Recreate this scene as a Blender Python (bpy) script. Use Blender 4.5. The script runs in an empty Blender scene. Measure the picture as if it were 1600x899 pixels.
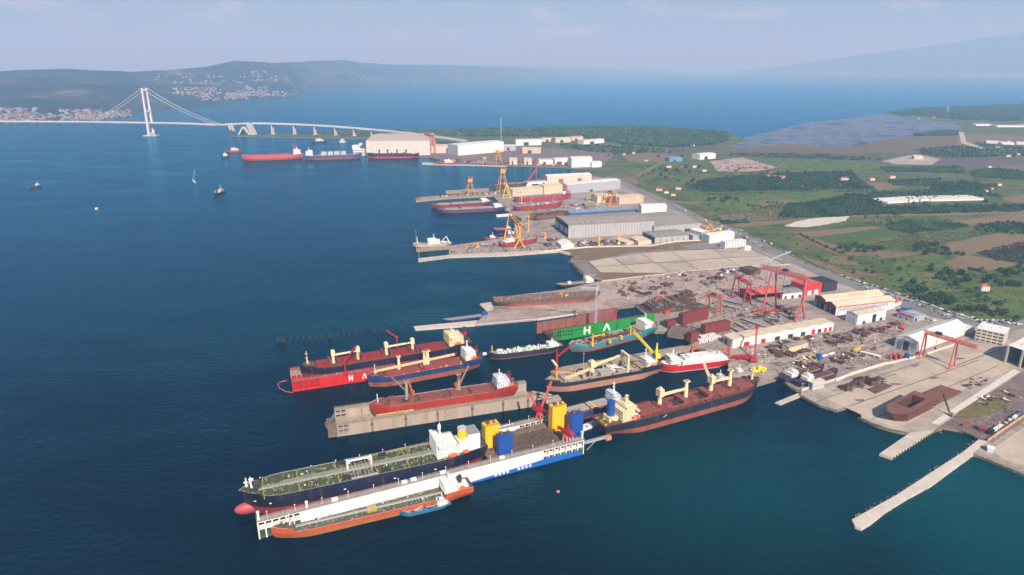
import bpy, bmesh, math, random
from mathutils import Vector, Matrix, noise
from mathutils.geometry import tessellate_polygon
R_ = random.Random(7)
S = bpy.context.scene
COL = S.collection
# ------------------------------------------------------------------ camera, sky, sun
F = 1066.0; H = 350.0; PITCH = math.atan((449.5 - 105.0) / F)
cp, sp = math.cos(PITCH), math.sin(PITCH)
cam = bpy.data.cameras.new('camera'); cam.lens = 36 * F / 1600; cam.sensor_width = 36
cam.clip_start = 1; cam.clip_end = 200000
co = bpy.data.objects.new('camera', cam); COL.objects.link(co)
co.location = (0, 0, H); co.rotation_euler = (math.pi / 2 - PITCH, 0, 0)
S.camera = co
SUN_EL, SUN_AZ = math.radians(38), math.radians(163)   # azimuth clockwise from the view direction (+Y)
wd = bpy.data.worlds.new('World'); S.world = wd; wd.use_nodes = True
nt = wd.node_tree; sky = nt.nodes.new('ShaderNodeTexSky'); sky.sky_type = 'NISHITA'; sky.sun_disc = False
sky.sun_elevation = SUN_EL; sky.sun_rotation = SUN_AZ; sky.altitude = 100; sky.air_density = 1.0; sky.dust_density = 1.5; sky.ozone_density = 3.0
bg = nt.nodes['Background']; bg.inputs['Strength'].default_value = 0.055
tcw = nt.nodes.new('ShaderNodeTexCoord'); mpw = nt.nodes.new('ShaderNodeMapping'); mpw.inputs['Scale'].default_value = (9, 9, 34); nt.links.new(tcw.outputs['Generated'], mpw.inputs[0])
cn = nt.nodes.new('ShaderNodeTexNoise'); cn.inputs['Scale'].default_value = 1.0; cn.inputs['Detail'].default_value = 8; cn.inputs['Roughness'].default_value = 0.55; nt.links.new(mpw.outputs[0], cn.inputs[0])
cr_ = nt.nodes.new('ShaderNodeMapRange'); cr_.inputs[1].default_value = 0.54; cr_.inputs[2].default_value = 0.72; cr_.inputs[3].default_value = 0; cr_.inputs[4].default_value = 0.75; nt.links.new(cn.outputs[0], cr_.inputs[0])
cm = nt.nodes.new('ShaderNodeMix'); cm.data_type = 'RGBA'; nt.links.new(cr_.outputs[0], cm.inputs['Factor']); nt.links.new(sky.outputs[0], cm.inputs['A']); cm.inputs['B'].default_value = (11.0, 10.8, 11.0, 1)   # thin fair-weather cloud
nt.links.new(cm.outputs['Result'], bg.inputs['Color'])
sl = bpy.data.lights.new('sun', 'SUN'); sl.energy = 5.0; sl.angle = math.radians(0.5); sl.color = (1.0, 0.95, 0.87)
so = bpy.data.objects.new('sun', sl); COL.objects.link(so)
sd = Vector((math.sin(SUN_AZ) * math.cos(SUN_EL), math.cos(SUN_AZ) * math.cos(SUN_EL), math.sin(SUN_EL)))
so.rotation_euler = sd.to_track_quat('Z', 'Y').to_euler(); so.location = (0, -200, 900)
vs = S.view_settings; vs.view_transform = 'Standard'; vs.look = 'None'; vs.exposure = 0.45; vs.gamma = 1
S.render.engine = 'CYCLES'
cy = S.cycles; cy.max_bounces = 5; cy.diffuse_bounces = 2; cy.glossy_bounces = 2; cy.volume_bounces = 2
cy.use_denoising = True; cy.caustics_reflective = False; cy.caustics_refractive = False
# ------------------------------------------------------------------ geometry helpers
def G(px, py, z=0.0):
    """world point at height z seen at photo pixel (px, py)"""
    x = (px - 800) / F; y = -(py - 449.5) / F
    d = (x, cp + y * sp, -sp + y * cp); t = (z - H) / d[2]
    return Vector((d[0] * t, d[1] * t, z))
def ZT(px, py, pyt, z0=0.0):
    """height of the point straight above G(px,py,z0) that is seen at photo row pyt"""
    Y = G(px, py, z0).y; k = (449.5 - pyt) / F
    return H - Y * (sp - k * cp) / (k * sp + cp)
MATS = {}
def mat(name, rgb, rough=0.75, metal=0.0, var=0.18, scale=0.15, rust=0.0, fine=0.12, rustcol=(0.16, 0.06, 0.03), streak=False, world=False):
    """procedural paint / concrete / steel: base colour broken by stains, grain and optional rust"""
    if name in MATS: return MATS[name]
    m = bpy.data.materials.new(name); m.use_nodes = True; t = m.node_tree; N = t.nodes; L = t.links
    b = N['Principled BSDF']; b.inputs['Roughness'].default_value = rough; b.inputs['Metallic'].default_value = metal
    tc = N.new('ShaderNodeTexCoord'); src = tc.outputs['Object']
    if streak:
        mp = N.new('ShaderNodeMapping'); mp.inputs['Scale'].default_value = (1, 1, 0.12); L.new(src, mp.inputs[0]); src = mp.outputs[0]
    n1 = N.new('ShaderNodeTexNoise'); n1.inputs['Scale'].default_value = scale; n1.inputs['Detail'].default_value = 6; n1.inputs['Roughness'].default_value = 0.65
    n2 = N.new('ShaderNodeTexNoise'); n2.inputs['Scale'].default_value = scale * 9; n2.inputs['Detail'].default_value = 4
    L.new(src, n1.inputs[0]); L.new(src, n2.inputs[0])
    def rng(o, lo, hi):
        r = N.new('ShaderNodeMapRange'); r.inputs[1].default_value = 0.3; r.inputs[2].default_value = 0.7; r.inputs[3].default_value = lo; r.inputs[4].default_value = hi
        L.new(o, r.inputs[0]); return r.outputs[0]
    mu = N.new('ShaderNodeMath'); mu.operation = 'MULTIPLY'
    L.new(rng(n1.outputs[0], 1 - var, 1 + var), mu.inputs[0]); L.new(rng(n2.outputs[0], 1 - fine, 1 + fine), mu.inputs[1])
    vm = N.new('ShaderNodeVectorMath'); vm.operation = 'SCALE'; vm.inputs[0].default_value = rgb; L.new(mu.outputs[0], vm.inputs['Scale'])
    out = vm.outputs[0]
    if rust > 0:
        n3 = N.new('ShaderNodeTexNoise'); n3.inputs['Scale'].default_value = scale * 2.3; n3.inputs['Detail'].default_value = 8; n3.inputs['Roughness'].default_value = 0.7
        L.new(src, n3.inputs[0])
        r = N.new('ShaderNodeMapRange'); r.inputs[1].default_value = 0.66 - 0.3 * rust; r.inputs[2].default_value = 0.74 - 0.2 * rust; L.new(n3.outputs[0], r.inputs[0])
        mx = N.new('ShaderNodeMix'); mx.data_type = 'RGBA'; L.new(r.outputs[0], mx.inputs['Factor']); L.new(out, mx.inputs['A']); mx.inputs['B'].default_value = (*rustcol, 1); out = mx.outputs['Result']
    L.new(out, b.inputs['Base Color'])
    MATS[name] = m; return m
class MB:
    """collects boxes, prisms, beams and lofts and links them as ONE mesh object"""
    def __init__(s): s.v = []; s.f = []
    def raw(s, vs, fs):
        o = len(s.v); s.v += [tuple(p) for p in vs]; s.f += [tuple(i + o for i in q) for q in fs]; return s
    def box(s, x0, x1, y0, y1, z0, z1):
        return s.raw([(x0, y0, z0), (x1, y0, z0), (x1, y1, z0), (x0, y1, z0), (x0, y0, z1), (x1, y0, z1), (x1, y1, z1), (x0, y1, z1)],
                     [(3, 2, 1, 0), (4, 5, 6, 7), (0, 1, 5, 4), (1, 2, 6, 5), (2, 3, 7, 6), (3, 0, 4, 7)])
    def cbox(s, x, y, z, sx, sy, sz): return s.box(x - sx / 2, x + sx / 2, y - sy / 2, y + sy / 2, z, z + sz)
    def prism(s, pts, z0, z1, ztop=None):
        a = sum(pts[i][0] * pts[(i + 1) % len(pts)][1] - pts[(i + 1) % len(pts)][0] * pts[i][1] for i in range(len(pts)))
        if a < 0: pts = pts[::-1]
        n = len(pts); vs = [(p[0], p[1], z0) for p in pts] + [(p[0], p[1], z1) for p in pts]
        tr = tessellate_polygon([[Vector((p[0], p[1], 0)) for p in pts]])
        fs = []
        for t in tr:
            A, B, C = (Vector(pts[i][:2]) for i in t)
            if (B - A).cross(C - A) < 0: t = t[::-1]
            fs.append(tuple(i + n for i in t)); fs.append(tuple(t[::-1]))
        fs += [(i, (i + 1) % n, (i + 1) % n + n, i + n) for i in range(n)]
        return s.raw(vs, fs)
    def sheet(s, pts, z):
        s.prism(pts, z, z); return s
    def frame(s, p, q):
        d = (Vector(q) - Vector(p)); l = d.length; d = d / l if l > 1e-9 else Vector((0, 0, 1))
        u = Vector((0, 0, 1)) if abs(d.z) < 0.95 else Vector((1, 0, 0))
        a = d.cross(u).normalized(); b = a.cross(d).normalized(); return a, b
    def beam(s, p, q, w, h=None, w2=None, h2=None):
        h = h or w; w2 = w2 or w; h2 = h2 or h; a, b = s.frame(p, q); p = Vector(p); q = Vector(q)
        vs = [p - a * w / 2 - b * h / 2, p + a * w / 2 - b * h / 2, p + a * w / 2 + b * h / 2, p - a * w / 2 + b * h / 2,
              q - a * w2 / 2 - b * h2 / 2, q + a * w2 / 2 - b * h2 / 2, q + a * w2 / 2 + b * h2 / 2, q - a * w2 / 2 + b * h2 / 2]
        return s.raw(vs, [(3, 2, 1, 0), (4, 5, 6, 7), (0, 1, 5, 4), (1, 2, 6, 5), (2, 3, 7, 6), (3, 0, 4, 7)])
    def tube(s, p, q, r, n=8, r2=None):
        r2 = r if r2 is None else r2; a, b = s.frame(p, q); p = Vector(p); q = Vector(q); vs = []
        for c, rr in ((p, r), (q, r2)):
            for i in range(n):
                t = 2 * math.pi * i / n; vs.append(c + a * math.cos(t) * rr + b * math.sin(t) * rr)
        return s.raw(vs, [(i, (i + 1) % n, (i + 1) % n + n, i + n) for i in range(n)] + [tuple(range(n))[::-1], tuple(range(n, 2 * n))])
    def truss(s, p, q, w, h, n, t):
        """lattice girder: four chords with zigzag bracing"""
        a, b = s.frame(p, q); p = Vector(p); q = Vector(q)
        cs = [a * (w / 2) * i + b * (h / 2) * j for i, j in ((-1, -1), (1, -1), (1, 1), (-1, 1))]
        for c in cs: s.beam(p + c, q + c, t)
        for k in range(n):
            u0 = p.lerp(q, k / n); u1 = p.lerp(q, (k + 1) / n)
            for i in range(4):
                c0, c1 = cs[i], cs[(i + 1) % 4]
                s.beam(u0 + (c0 if k % 2 else c1), u1 + (c1 if k % 2 else c0), t * 0.7)
                if i % 2 == 0: s.beam(u0 + c0, u0 + c1, t * 0.7)
        return s
    def ball(s, c, r, n=8, m=5, sz=1.0):
        vs = []; fs = []
        for j in range(m + 1):
            th = math.pi * j / m
            for i in range(n):
                ph = 2 * math.pi * i / n
                vs.append((c[0] + r * math.sin(th) * math.cos(ph), c[1] + r * math.sin(th) * math.sin(ph), c[2] + r * sz * math.cos(th)))
        for j in range(m):
            for i in range(n): fs.append((j * n + i, (j + 1) * n + i, (j + 1) * n + (i + 1) % n, j * n + (i + 1) % n))
        return s.raw(vs, fs)
    def obj(s, name, m, parent=None, smooth=False, **kw):
        me = bpy.data.meshes.new(name); me.from_pydata(s.v, [], s.f); me.update()
        for mm in (m if isinstance(m, (list, tuple)) else [m]): me.materials.append(mm)
        if smooth: me.polygons.foreach_set('use_smooth', [True] * len(me.polygons))
        o = bpy.data.objects.new(name, me); COL.objects.link(o)
        if parent: o.parent = parent
        for k, v in kw.items(): o[k] = v
        return o
def root(name, label, cat, loc=(0, 0, 0), rz=0.0, group=None):
    o = bpy.data.objects.new(name, None); COL.objects.link(o); o.location = loc; o.rotation_euler = (0, 0, rz); o.empty_display_size = 2
    o['label'] = label; o['category'] = cat
    if group: o['group'] = group
    return o
def tag(o, label, cat, group=None):
    o['label'] = label; o['category'] = cat
    if group: o['group'] = group
    return o
def dup(r, loc, rz=None, label=None, sc=None):
    c = r.copy(); COL.objects.link(c); c.location = loc
    if rz is not None: c.rotation_euler = (0, 0, rz)
    if sc: c.scale = sc if isinstance(sc, tuple) else (sc, sc, sc)
    if label: c['label'] = label
    for ch in r.children:
        d = ch.copy(); COL.objects.link(d); d.parent = c
        for g in ch.children:
            e = g.copy(); COL.objects.link(e); e.parent = d
    return c
def put(o, parent, loc=(0, 0, 0), rz=0.0):
    """a further copy of a piece that shares its mesh"""
    c = bpy.data.objects.new(o.name, o.data); COL.objects.link(c); c.parent = parent; c.location = loc; c.rotation_euler = (0, 0, rz); return c
def ang(p, q): return math.atan2(q[1] - p[1], q[0] - p[0])
def cross2(a, b): return a[0] * b[1] - a[1] * b[0]
# ------------------------------------------------------------------ water
def water_mat():
    m = bpy.data.materials.new('sea_water'); m.use_nodes = True; t = m.node_tree; N = t.nodes; L = t.links
    t.nodes.remove(N['Principled BSDF']); b = N.new('ShaderNodeBsdfDiffuse'); gl = N.new('ShaderNodeBsdfGlossy'); gl.inputs['Roughness'].default_value = 0.16; gl.inputs['Color'].default_value = (0.17, 0.62, 0.92, 1)
    fr = N.new('ShaderNodeFresnel'); fr.inputs['IOR'].default_value = 1.33; ms_ = N.new('ShaderNodeMixShader'); L.new(fr.outputs[0], ms_.inputs[0]); L.new(b.outputs[0], ms_.inputs[1]); L.new(gl.outputs[0], ms_.inputs[2]); L.new(ms_.outputs[0], N['Material Output'].inputs['Surface'])
    g = N.new('ShaderNodeNewGeometry'); pos = g.outputs['Position']
    n1 = N.new('ShaderNodeTexNoise'); n1.inputs['Scale'].default_value = 0.0016; n1.inputs['Detail'].default_value = 5; n1.inputs['Roughness'].default_value = 0.6
    L.new(pos, n1.inputs[0])
    def dist(c, r0, r1, sx=1, sy=1):   # shallow bed near a shore point
        mp = N.new('ShaderNodeVectorMath'); mp.operation = 'SUBTRACT'; L.new(pos, mp.inputs[0]); mp.inputs[1].default_value = c
        ms = N.new('ShaderNodeVectorMath'); ms.operation = 'MULTIPLY'; L.new(mp.outputs[0], ms.inputs[0]); ms.inputs[1].default_value = (sx, sy, 0)
        le = N.new('ShaderNodeVectorMath'); le.operation = 'LENGTH'; L.new(ms.outputs[0], le.inputs[0])
        r = N.new('ShaderNodeMapRange'); r.interpolation_type = 'SMOOTHSTEP'; r.inputs[1].default_value = r0; r.inputs[2].default_value = r1; r.inputs[3].default_value = 1; r.inputs[4].default_value = 0
        L.new(le.outputs['Value'], r.inputs[0]); return r.outputs[0]
    c1 = G(1150, 760); c2 = G(1600, 800); c3 = G(700, 560)
    def mth(op, a, bb):
        q = N.new('ShaderNodeMath'); q.operation = op
        for i, x in enumerate((a, bb)):
            if isinstance(x, (int, float)): q.inputs[i].default_value = x
            else: L.new(x, q.inputs[i])
        return q.outputs[0]
    sh = mth('MAXIMUM', mth('MULTIPLY', dist(tuple(c1), 20, 260, 1.0, 1.4), 0.6), mth('MAXIMUM', dist(tuple(c2), 30, 230), mth('MULTIPLY', dist(tuple(G(650, 500)), 50, 520, 0.8, 2.2), 0.22)))
    sh = mth('MULTIPLY', sh, mth('ADD', mth('MULTIPLY', n1.outputs[0], 1.0), 0.45))
    mx = N.new('ShaderNodeMix'); mx.data_type = 'RGBA'; L.new(sh, mx.inputs['Factor']); mx.inputs['A'].default_value = (0.0, 0.004, 0.0105, 1); mx.inputs['B'].default_value = (0.0, 0.052, 0.056, 1)
    L.new(mx.outputs['Result'], b.inputs['Color'])
    m2 = N.new('ShaderNodeMapping'); m2.inputs['Rotation'].default_value = (0, 0, 0.35); m2.inputs['Scale'].default_value = (1, 4.5, 1); L.new(pos, m2.inputs[0])
    n5 = N.new('ShaderNodeTexNoise'); n5.inputs['Scale'].default_value = 0.0035; n5.inputs['Detail'].default_value = 7; n5.inputs['Roughness'].default_value = 0.62; n5.inputs['Distortion'].default_value = 0.6; L.new(m2.outputs[0], n5.inputs[0])   # wind lanes
    r5 = N.new('ShaderNodeMapRange'); r5.inputs[1].default_value = 0.32; r5.inputs[2].default_value = 0.68; r5.inputs[3].default_value = 0.07; r5.inputs[4].default_value = 0.20; L.new(n5.outputs[0], r5.inputs[0]); L.new(r5.outputs[0], gl.inputs['Roughness'])
    mp = N.new('ShaderNodeMapping'); mp.inputs['Rotation'].default_value = (0, 0, 0.5); mp.inputs['Scale'].default_value = (1, 2.0, 1); L.new(pos, mp.inputs[0])
    a = N.new('ShaderNodeTexNoise'); a.inputs['Scale'].default_value = 0.085; a.inputs['Detail'].default_value = 7; a.inputs['Roughness'].default_value = 0.62; L.new(mp.outputs[0], a.inputs[0])
    w = N.new('ShaderNodeTexNoise'); w.inputs['Scale'].default_value = 0.006; w.inputs['Detail'].default_value = 4; L.new(mp.outputs[0], w.inputs[0])
    amp = N.new('ShaderNodeMapRange'); amp.inputs[1].default_value = 0.35; amp.inputs[2].default_value = 0.65; amp.inputs[3].default_value = 0.22; amp.inputs[4].default_value = 1.15; aw = N.new('ShaderNodeMath'); aw.operation = 'MULTIPLY_ADD'; L.new(n5.outputs[0], aw.inputs[0]); aw.inputs[1].default_value = 0.8; L.new(w.outputs[0], aw.inputs[2]); a2 = N.new('ShaderNodeMath'); a2.operation = 'SUBTRACT'; L.new(aw.outputs[0], a2.inputs[0]); a2.inputs[1].default_value = 0.4; L.new(a2.outputs[0], amp.inputs[0])
    bp = N.new('ShaderNodeBump'); bp.inputs['Distance'].default_value = 1.9; L.new(amp.outputs[0], bp.inputs['Strength']); L.new(a.outputs[0], bp.inputs['Height']); [L.new(bp.outputs[0], k.inputs['Normal']) for k in (b, gl, fr)]
    return m
w = MB(); w.raw([(-55000, -1500, 0), (55000, -1500, 0), (55000, 62000, 0), (-55000, 62000, 0)], [(0, 1, 2, 3)])
w.obj('water', water_mat(), kind='structure')
# ------------------------------------------------------------------ haze (air)
def haze():
    m = bpy.data.materials.new('haze_air'); m.use_nodes = True; t = m.node_tree; t.nodes.remove(t.nodes['Principled BSDF'])
    v = t.nodes.new('ShaderNodeVolumePrincipled'); v.inputs['Density'].default_value = HAZE_D; v.inputs['Color'].default_value = HAZE_C; v.inputs['Anisotropy'].default_value = 0.0; v.inputs['Absorption Color'].default_value = (0.56, 0.22, 1, 1)
    t.links.new(v.outputs[0], t.nodes['Material Output'].inputs['Volume'])
    b = MB(); b.box(-56000, 56000, -1600, 63000, -6, 1900)
    o = b.obj('haze', m, kind='stuff')
HAZE_D = 0.000094; HAZE_C = (0.34, 0.64, 1.0, 1)
haze()
# ------------------------------------------------------------------ land
ZL = 2.5
def ground_mat(name, cols, scale=0.01, rough=0.95, fine=0.35):
    """soil / scrub / concrete ground: several real surface colours mixed by noise"""
    if name in MATS: return MATS[name]
    m = bpy.data.materials.new(name); m.use_nodes = True; t = m.node_tree; N = t.nodes; L = t.links
    b = N['Principled BSDF']; b.inputs['Roughness'].default_value = rough; b.inputs['Specular IOR Level'].default_value = 0.2
    g = N.new('ShaderNodeNewGeometry')
    n = N.new('ShaderNodeTexNoise'); n.inputs['Scale'].default_value = scale; n.inputs['Detail'].default_value = 10; n.inputs['Roughness'].default_value = 0.7; n.inputs['Distortion'].default_value = 0.4; L.new(g.outputs['Position'], n.inputs[0])
    r = N.new('ShaderNodeValToRGB'); e = r.color_ramp.elements
    while len(e) < len(cols): e.new(0.5)
    for i, c in enumerate(cols): e[i].position = 0.34 + 0.32 * i / max(1, len(cols) - 1); e[i].color = (*c, 1)
    L.new(n.outputs[0], r.inputs[0])
    n2 = N.new('ShaderNodeTexNoise'); n2.inputs['Scale'].default_value = 0.22; n2.inputs['Detail'].default_value = 6; n2.inputs['Roughness'].default_value = 0.75; L.new(g.outputs['Position'], n2.inputs[0])
    mr = N.new('ShaderNodeMapRange'); mr.inputs[1].default_value = 0.3; mr.inputs[2].default_value = 0.7; mr.inputs[3].default_value = 1 - fine; mr.inputs[4].default_value = 1 + fine; L.new(n2.outputs[0], mr.inputs[0])
    vm = N.new('ShaderNodeVectorMath'); vm.operation = 'SCALE'; L.new(r.outputs[0], vm.inputs[0]); L.new(mr.outputs[0], vm.inputs['Scale'])
    L.new(vm.outputs[0], b.inputs['Base Color']); MATS[name] = m; return m
GR_SCRUB = ground_mat('scrub_ground', [(0.03, 0.055, 0.010), (0.065, 0.098, 0.02), (0.11, 0.125, 0.035), (0.17, 0.12, 0.058)], 0.012)
GR_GREEN = ground_mat('green_meadow', [(0.05, 0.092, 0.016), (0.09, 0.135, 0.028), (0.14, 0.15, 0.045)], 0.02)
GR_CROP = ground_mat('green_crop', [(0.055, 0.10, 0.028), (0.075, 0.12, 0.034)], 0.02, fine=0.2)
GR_TAN = ground_mat('tan_stubble', [(0.17, 0.115, 0.065), (0.21, 0.15, 0.085), (0.15, 0.12, 0.06)], 0.02, fine=0.2)
GR_BROWN = ground_mat('brown_soil', [(0.15, 0.10, 0.06), (0.20, 0.14, 0.085), (0.13, 0.12, 0.05)], 0.02)
GR_DIRT = ground_mat('pink_dirt', [(0.24, 0.175, 0.155), (0.37, 0.285, 0.245), (0.46, 0.37, 0.315)], 0.02)
GR_CONC = ground_mat('yard_concrete', [(0.29, 0.25, 0.205), (0.38, 0.33, 0.28), (0.46, 0.405, 0.34)], 0.025, fine=0.16)
GR_PALE = ground_mat('pale_concrete', [(0.40, 0.33, 0.255), (0.46, 0.39, 0.31), (0.52, 0.44, 0.35)], 0.02, fine=0.14)
GR_WHITE = ground_mat('white_sand', [(0.5, 0.45, 0.38), (0.62, 0.57, 0.5)], 0.02)
GR_GRAVEL = ground_mat('purple_gravel', [(0.14, 0.10, 0.095), (0.19, 0.14, 0.13), (0.23, 0.18, 0.16)], 0.03)
GR_GREY = ground_mat('grey_yard', [(0.20, 0.165, 0.145), (0.31, 0.26, 0.225), (0.40, 0.34, 0.29)], 0.02)
GR_ROAD = ground_mat('worn_asphalt', [(0.16, 0.15, 0.15), (0.21, 0.20, 0.19), (0.25, 0.23, 0.215)], 0.02, fine=0.12)
GR_RAIL = ground_mat('rail_ballast', [(0.10, 0.075, 0.08), (0.14, 0.10, 0.10)], 0.01)
GR_REED = ground_mat('reed_marsh', [(0.07, 0.08, 0.03), (0.16, 0.11, 0.06), (0.11, 0.10, 0.045)], 0.008)
GR_WOOD = ground_mat('wood_floor', [(0.02, 0.04, 0.015), (0.035, 0.055, 0.02)], 0.02)
def P(px, z=ZL): return [tuple(G(a, b, z))[:2] for a, b in px]
def slab(name, px, m, z0, z1, **kw):
    b = MB(); b.prism(P(px, z1), z0, z1); kw.setdefault('kind', 'structure'); return b.obj(name, m, **kw)
_lift = [0]
def patch(name, px, m, jag=0, z=None, **kw):
    """a ground sheet laid a few centimetres above the one below"""
    _lift[0] += 1; z = ZL + 0.05 + 0.012 * _lift[0] if z is None else z
    pts = P(px, z)
    if jag:
        q = []
        for i in range(len(pts)):
            a = Vector(pts[i]); b = Vector(pts[(i + 1) % len(pts)]); n = max(1, int((b - a).length / (jag * 3)))
            for k in range(n):
                p = a.lerp(b, k / n); d = noise.noise_vector(Vector((p.x * 0.03 / jag * 8, p.y * 0.03 / jag * 8, 3))); q.append((p.x + d.x * jag, p.y + d.y * jag))
        pts = q
    b = MB(); b.prism(pts, z - 0.3, z); kw.setdefault('kind', 'structure'); return b.obj(name, m, **kw)
coast = [(1900, 860), (1700, 778), (1600, 741), (1570, 728), (1540, 716), (1520, 709), (1545, 690), (1530, 687), (1523, 680), (1498, 672), (1473, 668), (1459, 674), (1422, 677), (1405, 675), (1389, 671), (1372, 666), (1361, 661), (1345, 653.5),
 (1344, 643), (1327, 635), (1308, 641.6), (1280, 633), (1249, 617), (1252, 612), (1234, 604), (1218, 592), (1182, 602), (1178, 590), (1140, 596), (1136, 560), (1100, 547), (1079, 541), (1060, 548), (1088, 532), (1060, 520), (1022, 519), (1018, 500), (992, 478), (838, 497), (742, 506),
 (760, 488), (772, 484), (770, 472), (800, 462), (880, 453), (904, 450), (930, 441), (942, 440), (936, 437), (912, 430), (893, 411), (890, 408.5), (896, 402), (890, 397), (871, 392), (700, 400), (702, 387), (757, 377), (800, 366), (802, 357), (815, 343), (798, 333), (789, 329),
 (780, 318), (764, 300), (820, 291), (822, 282), (860, 281), (917, 276), (927, 271), (905, 266), (875, 262), (790, 259), (720, 257), (676, 257), (690, 250), (670, 246), (645, 245), (572, 243), (562, 232), (600, 217), (575, 216), (490, 215.5), (400, 214), (357, 212.5), (362, 211), (400, 211), (450, 208), (480, 207.5), (560, 206), (637, 203.5), (720, 202), (800, 200.5), (900, 199), (1000, 199),
 (1080, 203), (1130, 208), (1143, 212), (1160, 215), (1158, 223), (1133, 229), (1160, 233), (1194, 233), (1225, 225), (1260, 228), (1287, 230), (1344, 228), (1375, 219), (1428, 213), (1470, 209), (1497, 205), (1506, 199), (1490, 191), (1440, 186), (1405, 181), (1381, 177), (1394, 175), (1428, 170), (1500, 167), (1600, 163), (1900, 156), (2600, 152), (3600, 152), (3600, 900), (2600, 900)]
def coastline(px, step=60, amp=0.0):
    return P(px)
b = MB(); b.prism(P(coast), -4, ZL); gr_ = b.obj('ground', [GR_SCRUB, mat('quay_side', (.23, .19, .15), .9, var=.3, scale=.4, rust=.3, rustcol=(.08, .07, .05))], kind='structure')
for p_ in gr_.data.polygons:
    if abs(p_.normal.z) < .5: p_.material_index = 1
# lagoon: shallow milky water inside the spit
patch('lagoon_water', [(1132, 229), (1160, 222), (1162, 215), (1200, 207), (1260, 192), (1320, 186), (1381, 177.5), (1408, 182), (1450, 187.5), (1490, 191.5), (1506, 199), (1497, 205), (1428, 213), (1375, 219), (1344, 228), (1287, 230), (1225, 225), (1194, 233), (1150, 232)],
      None or ground_mat('lagoon_shallows', [(0.015, 0.045, 0.10), (0.045, 0.08, 0.14), (0.17, 0.19, 0.27), (0.06, 0.09, 0.15), (0.22, 0.23, 0.31)], 0.005, rough=0.9, fine=0.15), z=0.25)
# industrial strip
patch('yard_ground', [(1600, 741), (1570, 728), (1521, 709), (1545, 690), (1530, 686), (1498, 671), (1473, 668), (1459, 673), (1422, 676), (1389, 670), (1361, 660), (1346, 653), (1345, 643), (1327, 634.6), (1308, 641), (1280, 632.6), (1250, 617), (1252, 612), (1234, 603.5), (1218, 592), (1183, 601.5), (1179, 590), (1141, 595), (1137, 560), (1100, 546.5), (1079, 540.5), (1089, 532), (1060, 519.6), (1023, 518.5), (1019, 500), (993, 477.5), (839, 496.5), (743, 505.5), (761, 488), (773, 484), (771, 472), (800, 462), (880, 452.6), (930, 440.6), (942, 439.6), (936, 436.6), (913, 430), (894, 411), (891, 408.5), (897, 402), (891, 396.5), (871, 391.5), (701, 399.6), (703, 387), (758, 376.6), (801, 366), (803, 357), (816, 343), (799, 333), (790, 329), (781, 318), (766, 300), (821, 290.6), (823, 282), (860, 280.6), (930, 276), (960, 280), (1020, 310), (1065, 332), (1095, 347), (1172, 380), (1240, 412), (1300, 436), (1400, 470), (1500, 503), (1600, 512), (1750, 520), (1750, 800)], GR_GREY)
patch('port_ground', [(676, 256.5), (691, 250), (671, 245.6), (645, 244.6), (573, 242.6), (565, 236), (600, 228), (700, 224), (820, 228), (960, 240), (940, 262), (905, 265), (875, 261.6), (790, 258.6), (720, 256.6)], GR_GRAVEL, 6)
patch('dirt_yard', [(942, 440), (1010, 428), (1080, 424), (1155, 416), (1225, 412), (1262, 432), (1240, 445), (1180, 452), (1130, 466), (1060, 478), (1000, 474), (840, 495), (760, 500), (762, 488), (773, 484), (880, 468), (905, 450), (931, 441)], GR_DIRT, 4)
patch('grass_verge', [(871, 391), (1000, 382), (1080, 377), (1160, 374), (1178, 386), (1112, 388), (1000, 393), (917, 408), (894, 408), (897, 402), (891, 397)], GR_BROWN, 3)
patch('weed_strip', [(936, 425), (1047, 427.5), (1120, 417), (1062, 426), (1000, 433), (942, 438), (930, 432)], GR_BROWN, 3)
patch('asphalt_lot', [(1062, 384), (1135, 374), (1165, 381), (1140, 389), (1080, 391)], GR_ROAD)
patch('slip_concrete', [(1251, 616), (1280, 631.8), (1308, 640.2), (1327, 634), (1345.5, 642), (1347, 652), (1363, 659.6), (1390, 669.5), (1422, 676), (1459, 672.5), (1590, 583), (1640, 560), (1640, 540), (1560, 541), (1505, 532), (1430, 562), (1385, 577)], GR_CONC)
patch('concrete_pad', [(1551, 701), (1640, 640), (1640, 742), (1600, 727), (1565, 716)], GR_PALE)
patch('gravel_yard', [(1461, 672), (1590, 586), (1640, 562), (1640, 630), (1550, 692), (1530, 686), (1498, 671), (1474, 667.5)], GR_GRAVEL)
patch('dry_grass', [(1490, 650), (1512, 632), (1530, 619), (1560, 614), (1582, 618), (1575, 636), (1545, 650), (1520, 656)], ground_mat('dry_grass_ground', [(0.10, 0.10, 0.035), (0.17, 0.15, 0.06), (0.14, 0.09, 0.06)], 0.06), 5)
patch('slip_strip', [(1455, 661), (1584, 577), (1594, 581), (1466, 664)], mat('white_concrete', (0.62, 0.58, 0.52), 0.85, var=0.08))
patch('slipway_bed', [(1290, 623), (1420, 577), (1480, 560), (1560, 545), (1590, 575), (1520, 600), (1424, 660), (1400, 668), (1362, 655)], GR_PALE)
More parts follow.
